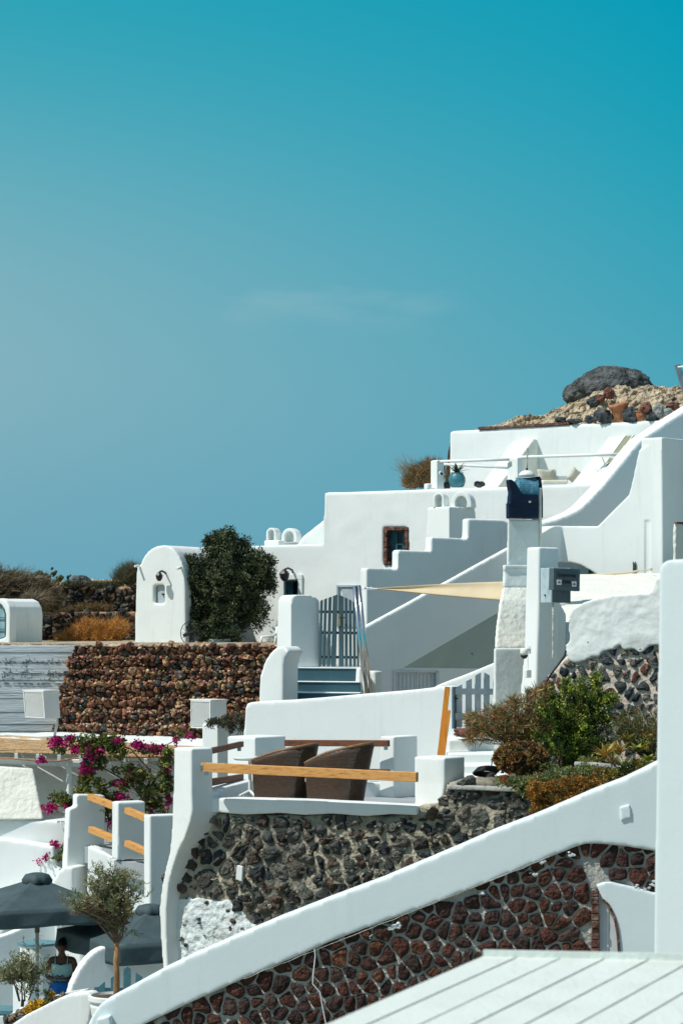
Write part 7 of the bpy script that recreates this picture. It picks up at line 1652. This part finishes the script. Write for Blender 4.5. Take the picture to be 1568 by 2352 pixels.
w = bpy.data.worlds.new('World'); sc.world = w; w.use_nodes = True
N = w.node_tree.nodes; L = w.node_tree.links; bg = N['Background']
sky = N.new('ShaderNodeTexSky'); sky.sky_type = 'NISHITA'; sky.sun_disc = False; sky.sun_elevation = R(EL)
sky.sun_rotation = math.atan2(SUN_AZ.x, SUN_AZ.y); sky.ozone_density = 2.0; sky.dust_density = .6; sky.altitude = 150
tc = N.new('ShaderNodeTexCoord'); sp = N.new('ShaderNodeSeparateXYZ'); L.new(tc.outputs['Generated'], sp.inputs[0])
def rmp(src, a, b, stops):
    mr = N.new('ShaderNodeMapRange'); mr.inputs['From Min'].default_value = a; mr.inputs['From Max'].default_value = b; L.new(src, mr.inputs['Value'])
    r = N.new('ShaderNodeValToRGB'); L.new(mr.outputs[0], r.inputs[0]); e = r.color_ramp.elements; r.color_ramp.interpolation = 'B_SPLINE'
    while len(e) < len(stops): e.new(.5)
    for i, (p, c) in enumerate(stops): e[i].position = p; e[i].color = (*c, 1)
    return r.outputs[0]
def srgb(r, g, b): return tuple(((c / 255 + .055) / 1.055) ** 2.4 if c > 10 else c / 255 / 12.92 for c in (r, g, b))
# elevation runs 0..14.4 degrees over the frame (z of the direction 0..0.248)
left = rmp(sp.outputs[2], 0, .25, SKY_L)
right = rmp(sp.outputs[2], 0, .25, SKY_R)
mx = N.new('ShaderNodeMix'); mx.data_type = 'RGBA'
mr = N.new('ShaderNodeMapRange'); mr.inputs['From Min'].default_value = -.14; mr.inputs['From Max'].default_value = .14; L.new(sp.outputs[0], mr.inputs['Value'])
L.new(mr.outputs[0], mx.inputs['Factor']); L.new(left, mx.inputs['A']); L.new(right, mx.inputs['B'])
# faint high cloud
mp = N.new('ShaderNodeMapping'); mp.inputs['Scale'].default_value = (9, 9, 42); mp.inputs['Rotation'].default_value = (0, R(6), 0); L.new(tc.outputs['Generated'], mp.inputs[0])
nz = N.new('ShaderNodeTexNoise'); nz.inputs['Scale'].default_value = 1.0; nz.inputs['Detail'].default_value = 6; L.new(mp.outputs[0], nz.inputs['Vector'])
m2 = N.new('ShaderNodeMapRange'); m2.inputs['From Min'].default_value = .52; m2.inputs['From Max'].default_value = .8; m2.inputs['To Max'].default_value = .30; L.new(nz.outputs['Fac'], m2.inputs['Value'])
bd = N.new('ShaderNodeMapRange'); bd.interpolation_type = 'SMOOTHERSTEP'; bd.inputs['From Min'].default_value = .112; bd.inputs['From Max'].default_value = .133; L.new(sp.outputs[2], bd.inputs['Value'])
bd2 = N.new('ShaderNodeMapRange'); bd2.interpolation_type = 'SMOOTHERSTEP'; bd2.inputs['From Min'].default_value = .15; bd2.inputs['From Max'].default_value = .135; L.new(sp.outputs[2], bd2.inputs['Value'])
ml = N.new('ShaderNodeMath'); ml.operation = 'MULTIPLY'; L.new(bd.outputs[0], ml.inputs[0]); L.new(bd2.outputs[0], ml.inputs[1])
ml2 = N.new('ShaderNodeMath'); ml2.operation = 'MULTIPLY'; L.new(ml.outputs[0], ml2.inputs[0]); L.new(m2.outputs[0], ml2.inputs[1])
cl = N.new('ShaderNodeMix'); cl.data_type = 'RGBA'; bx1 = N.new('ShaderNodeMapRange'); bx1.interpolation_type = 'SMOOTHERSTEP'; bx1.inputs['From Min'].default_value = -.06; bx1.inputs['From Max'].default_value = -.035; L.new(sp.outputs[0], bx1.inputs['Value'])
bx2 = N.new('ShaderNodeMapRange'); bx2.interpolation_type = 'SMOOTHERSTEP'; bx2.inputs['From Min'].default_value = .06; bx2.inputs['From Max'].default_value = .02; L.new(sp.outputs[0], bx2.inputs['Value'])
ml3 = N.new('ShaderNodeMath'); ml3.operation = 'MULTIPLY'; L.new(bx1.outputs[0], ml3.inputs[0]); L.new(bx2.outputs[0], ml3.inputs[1])
ml4 = N.new('ShaderNodeMath'); ml4.operation = 'MULTIPLY'; L.new(ml2.outputs[0], ml4.inputs[0]); L.new(ml3.outputs[0], ml4.inputs[1])
L.new(ml4.outputs[0], cl.inputs['Factor']); L.new(mx.outputs['Result'], cl.inputs['A']); cl.inputs['B'].default_value = (.62, .68, .70, 1)
# low band in graded colours, blending into the physical sky higher up
k10 = N.new('ShaderNodeVectorMath'); k10.operation = 'SCALE'; k10.inputs['Scale'].default_value = 1 / SKY_S; L.new(cl.outputs['Result'], k10.inputs[0])
tn = N.new('ShaderNodeVectorMath'); tn.operation = 'MULTIPLY'; L.new(sky.outputs[0], tn.inputs[0]); tn.inputs[1].default_value = SKY_T
mh = N.new('ShaderNodeMapRange'); mh.inputs['From Min'].default_value = .26; mh.inputs['From Max'].default_value = .5; L.new(sp.outputs[2], mh.inputs['Value'])
fm = N.new('ShaderNodeMix'); fm.data_type = 'RGBA'; L.new(mh.outputs[0], fm.inputs['Factor']); L.new(k10.outputs[0], fm.inputs['A']); L.new(tn.outputs[0], fm.inputs['B'])
L.new(fm.outputs['Result'], bg.inputs['Color']); bg.inputs['Strength'].default_value = SKY_S
vs = sc.view_settings; vs.view_transform = 'Standard'; vs.look = 'None'; vs.exposure = 0; vs.gamma = 1
sc.cycles.max_bounces = 8; sc.cycles.diffuse_bounces = 4
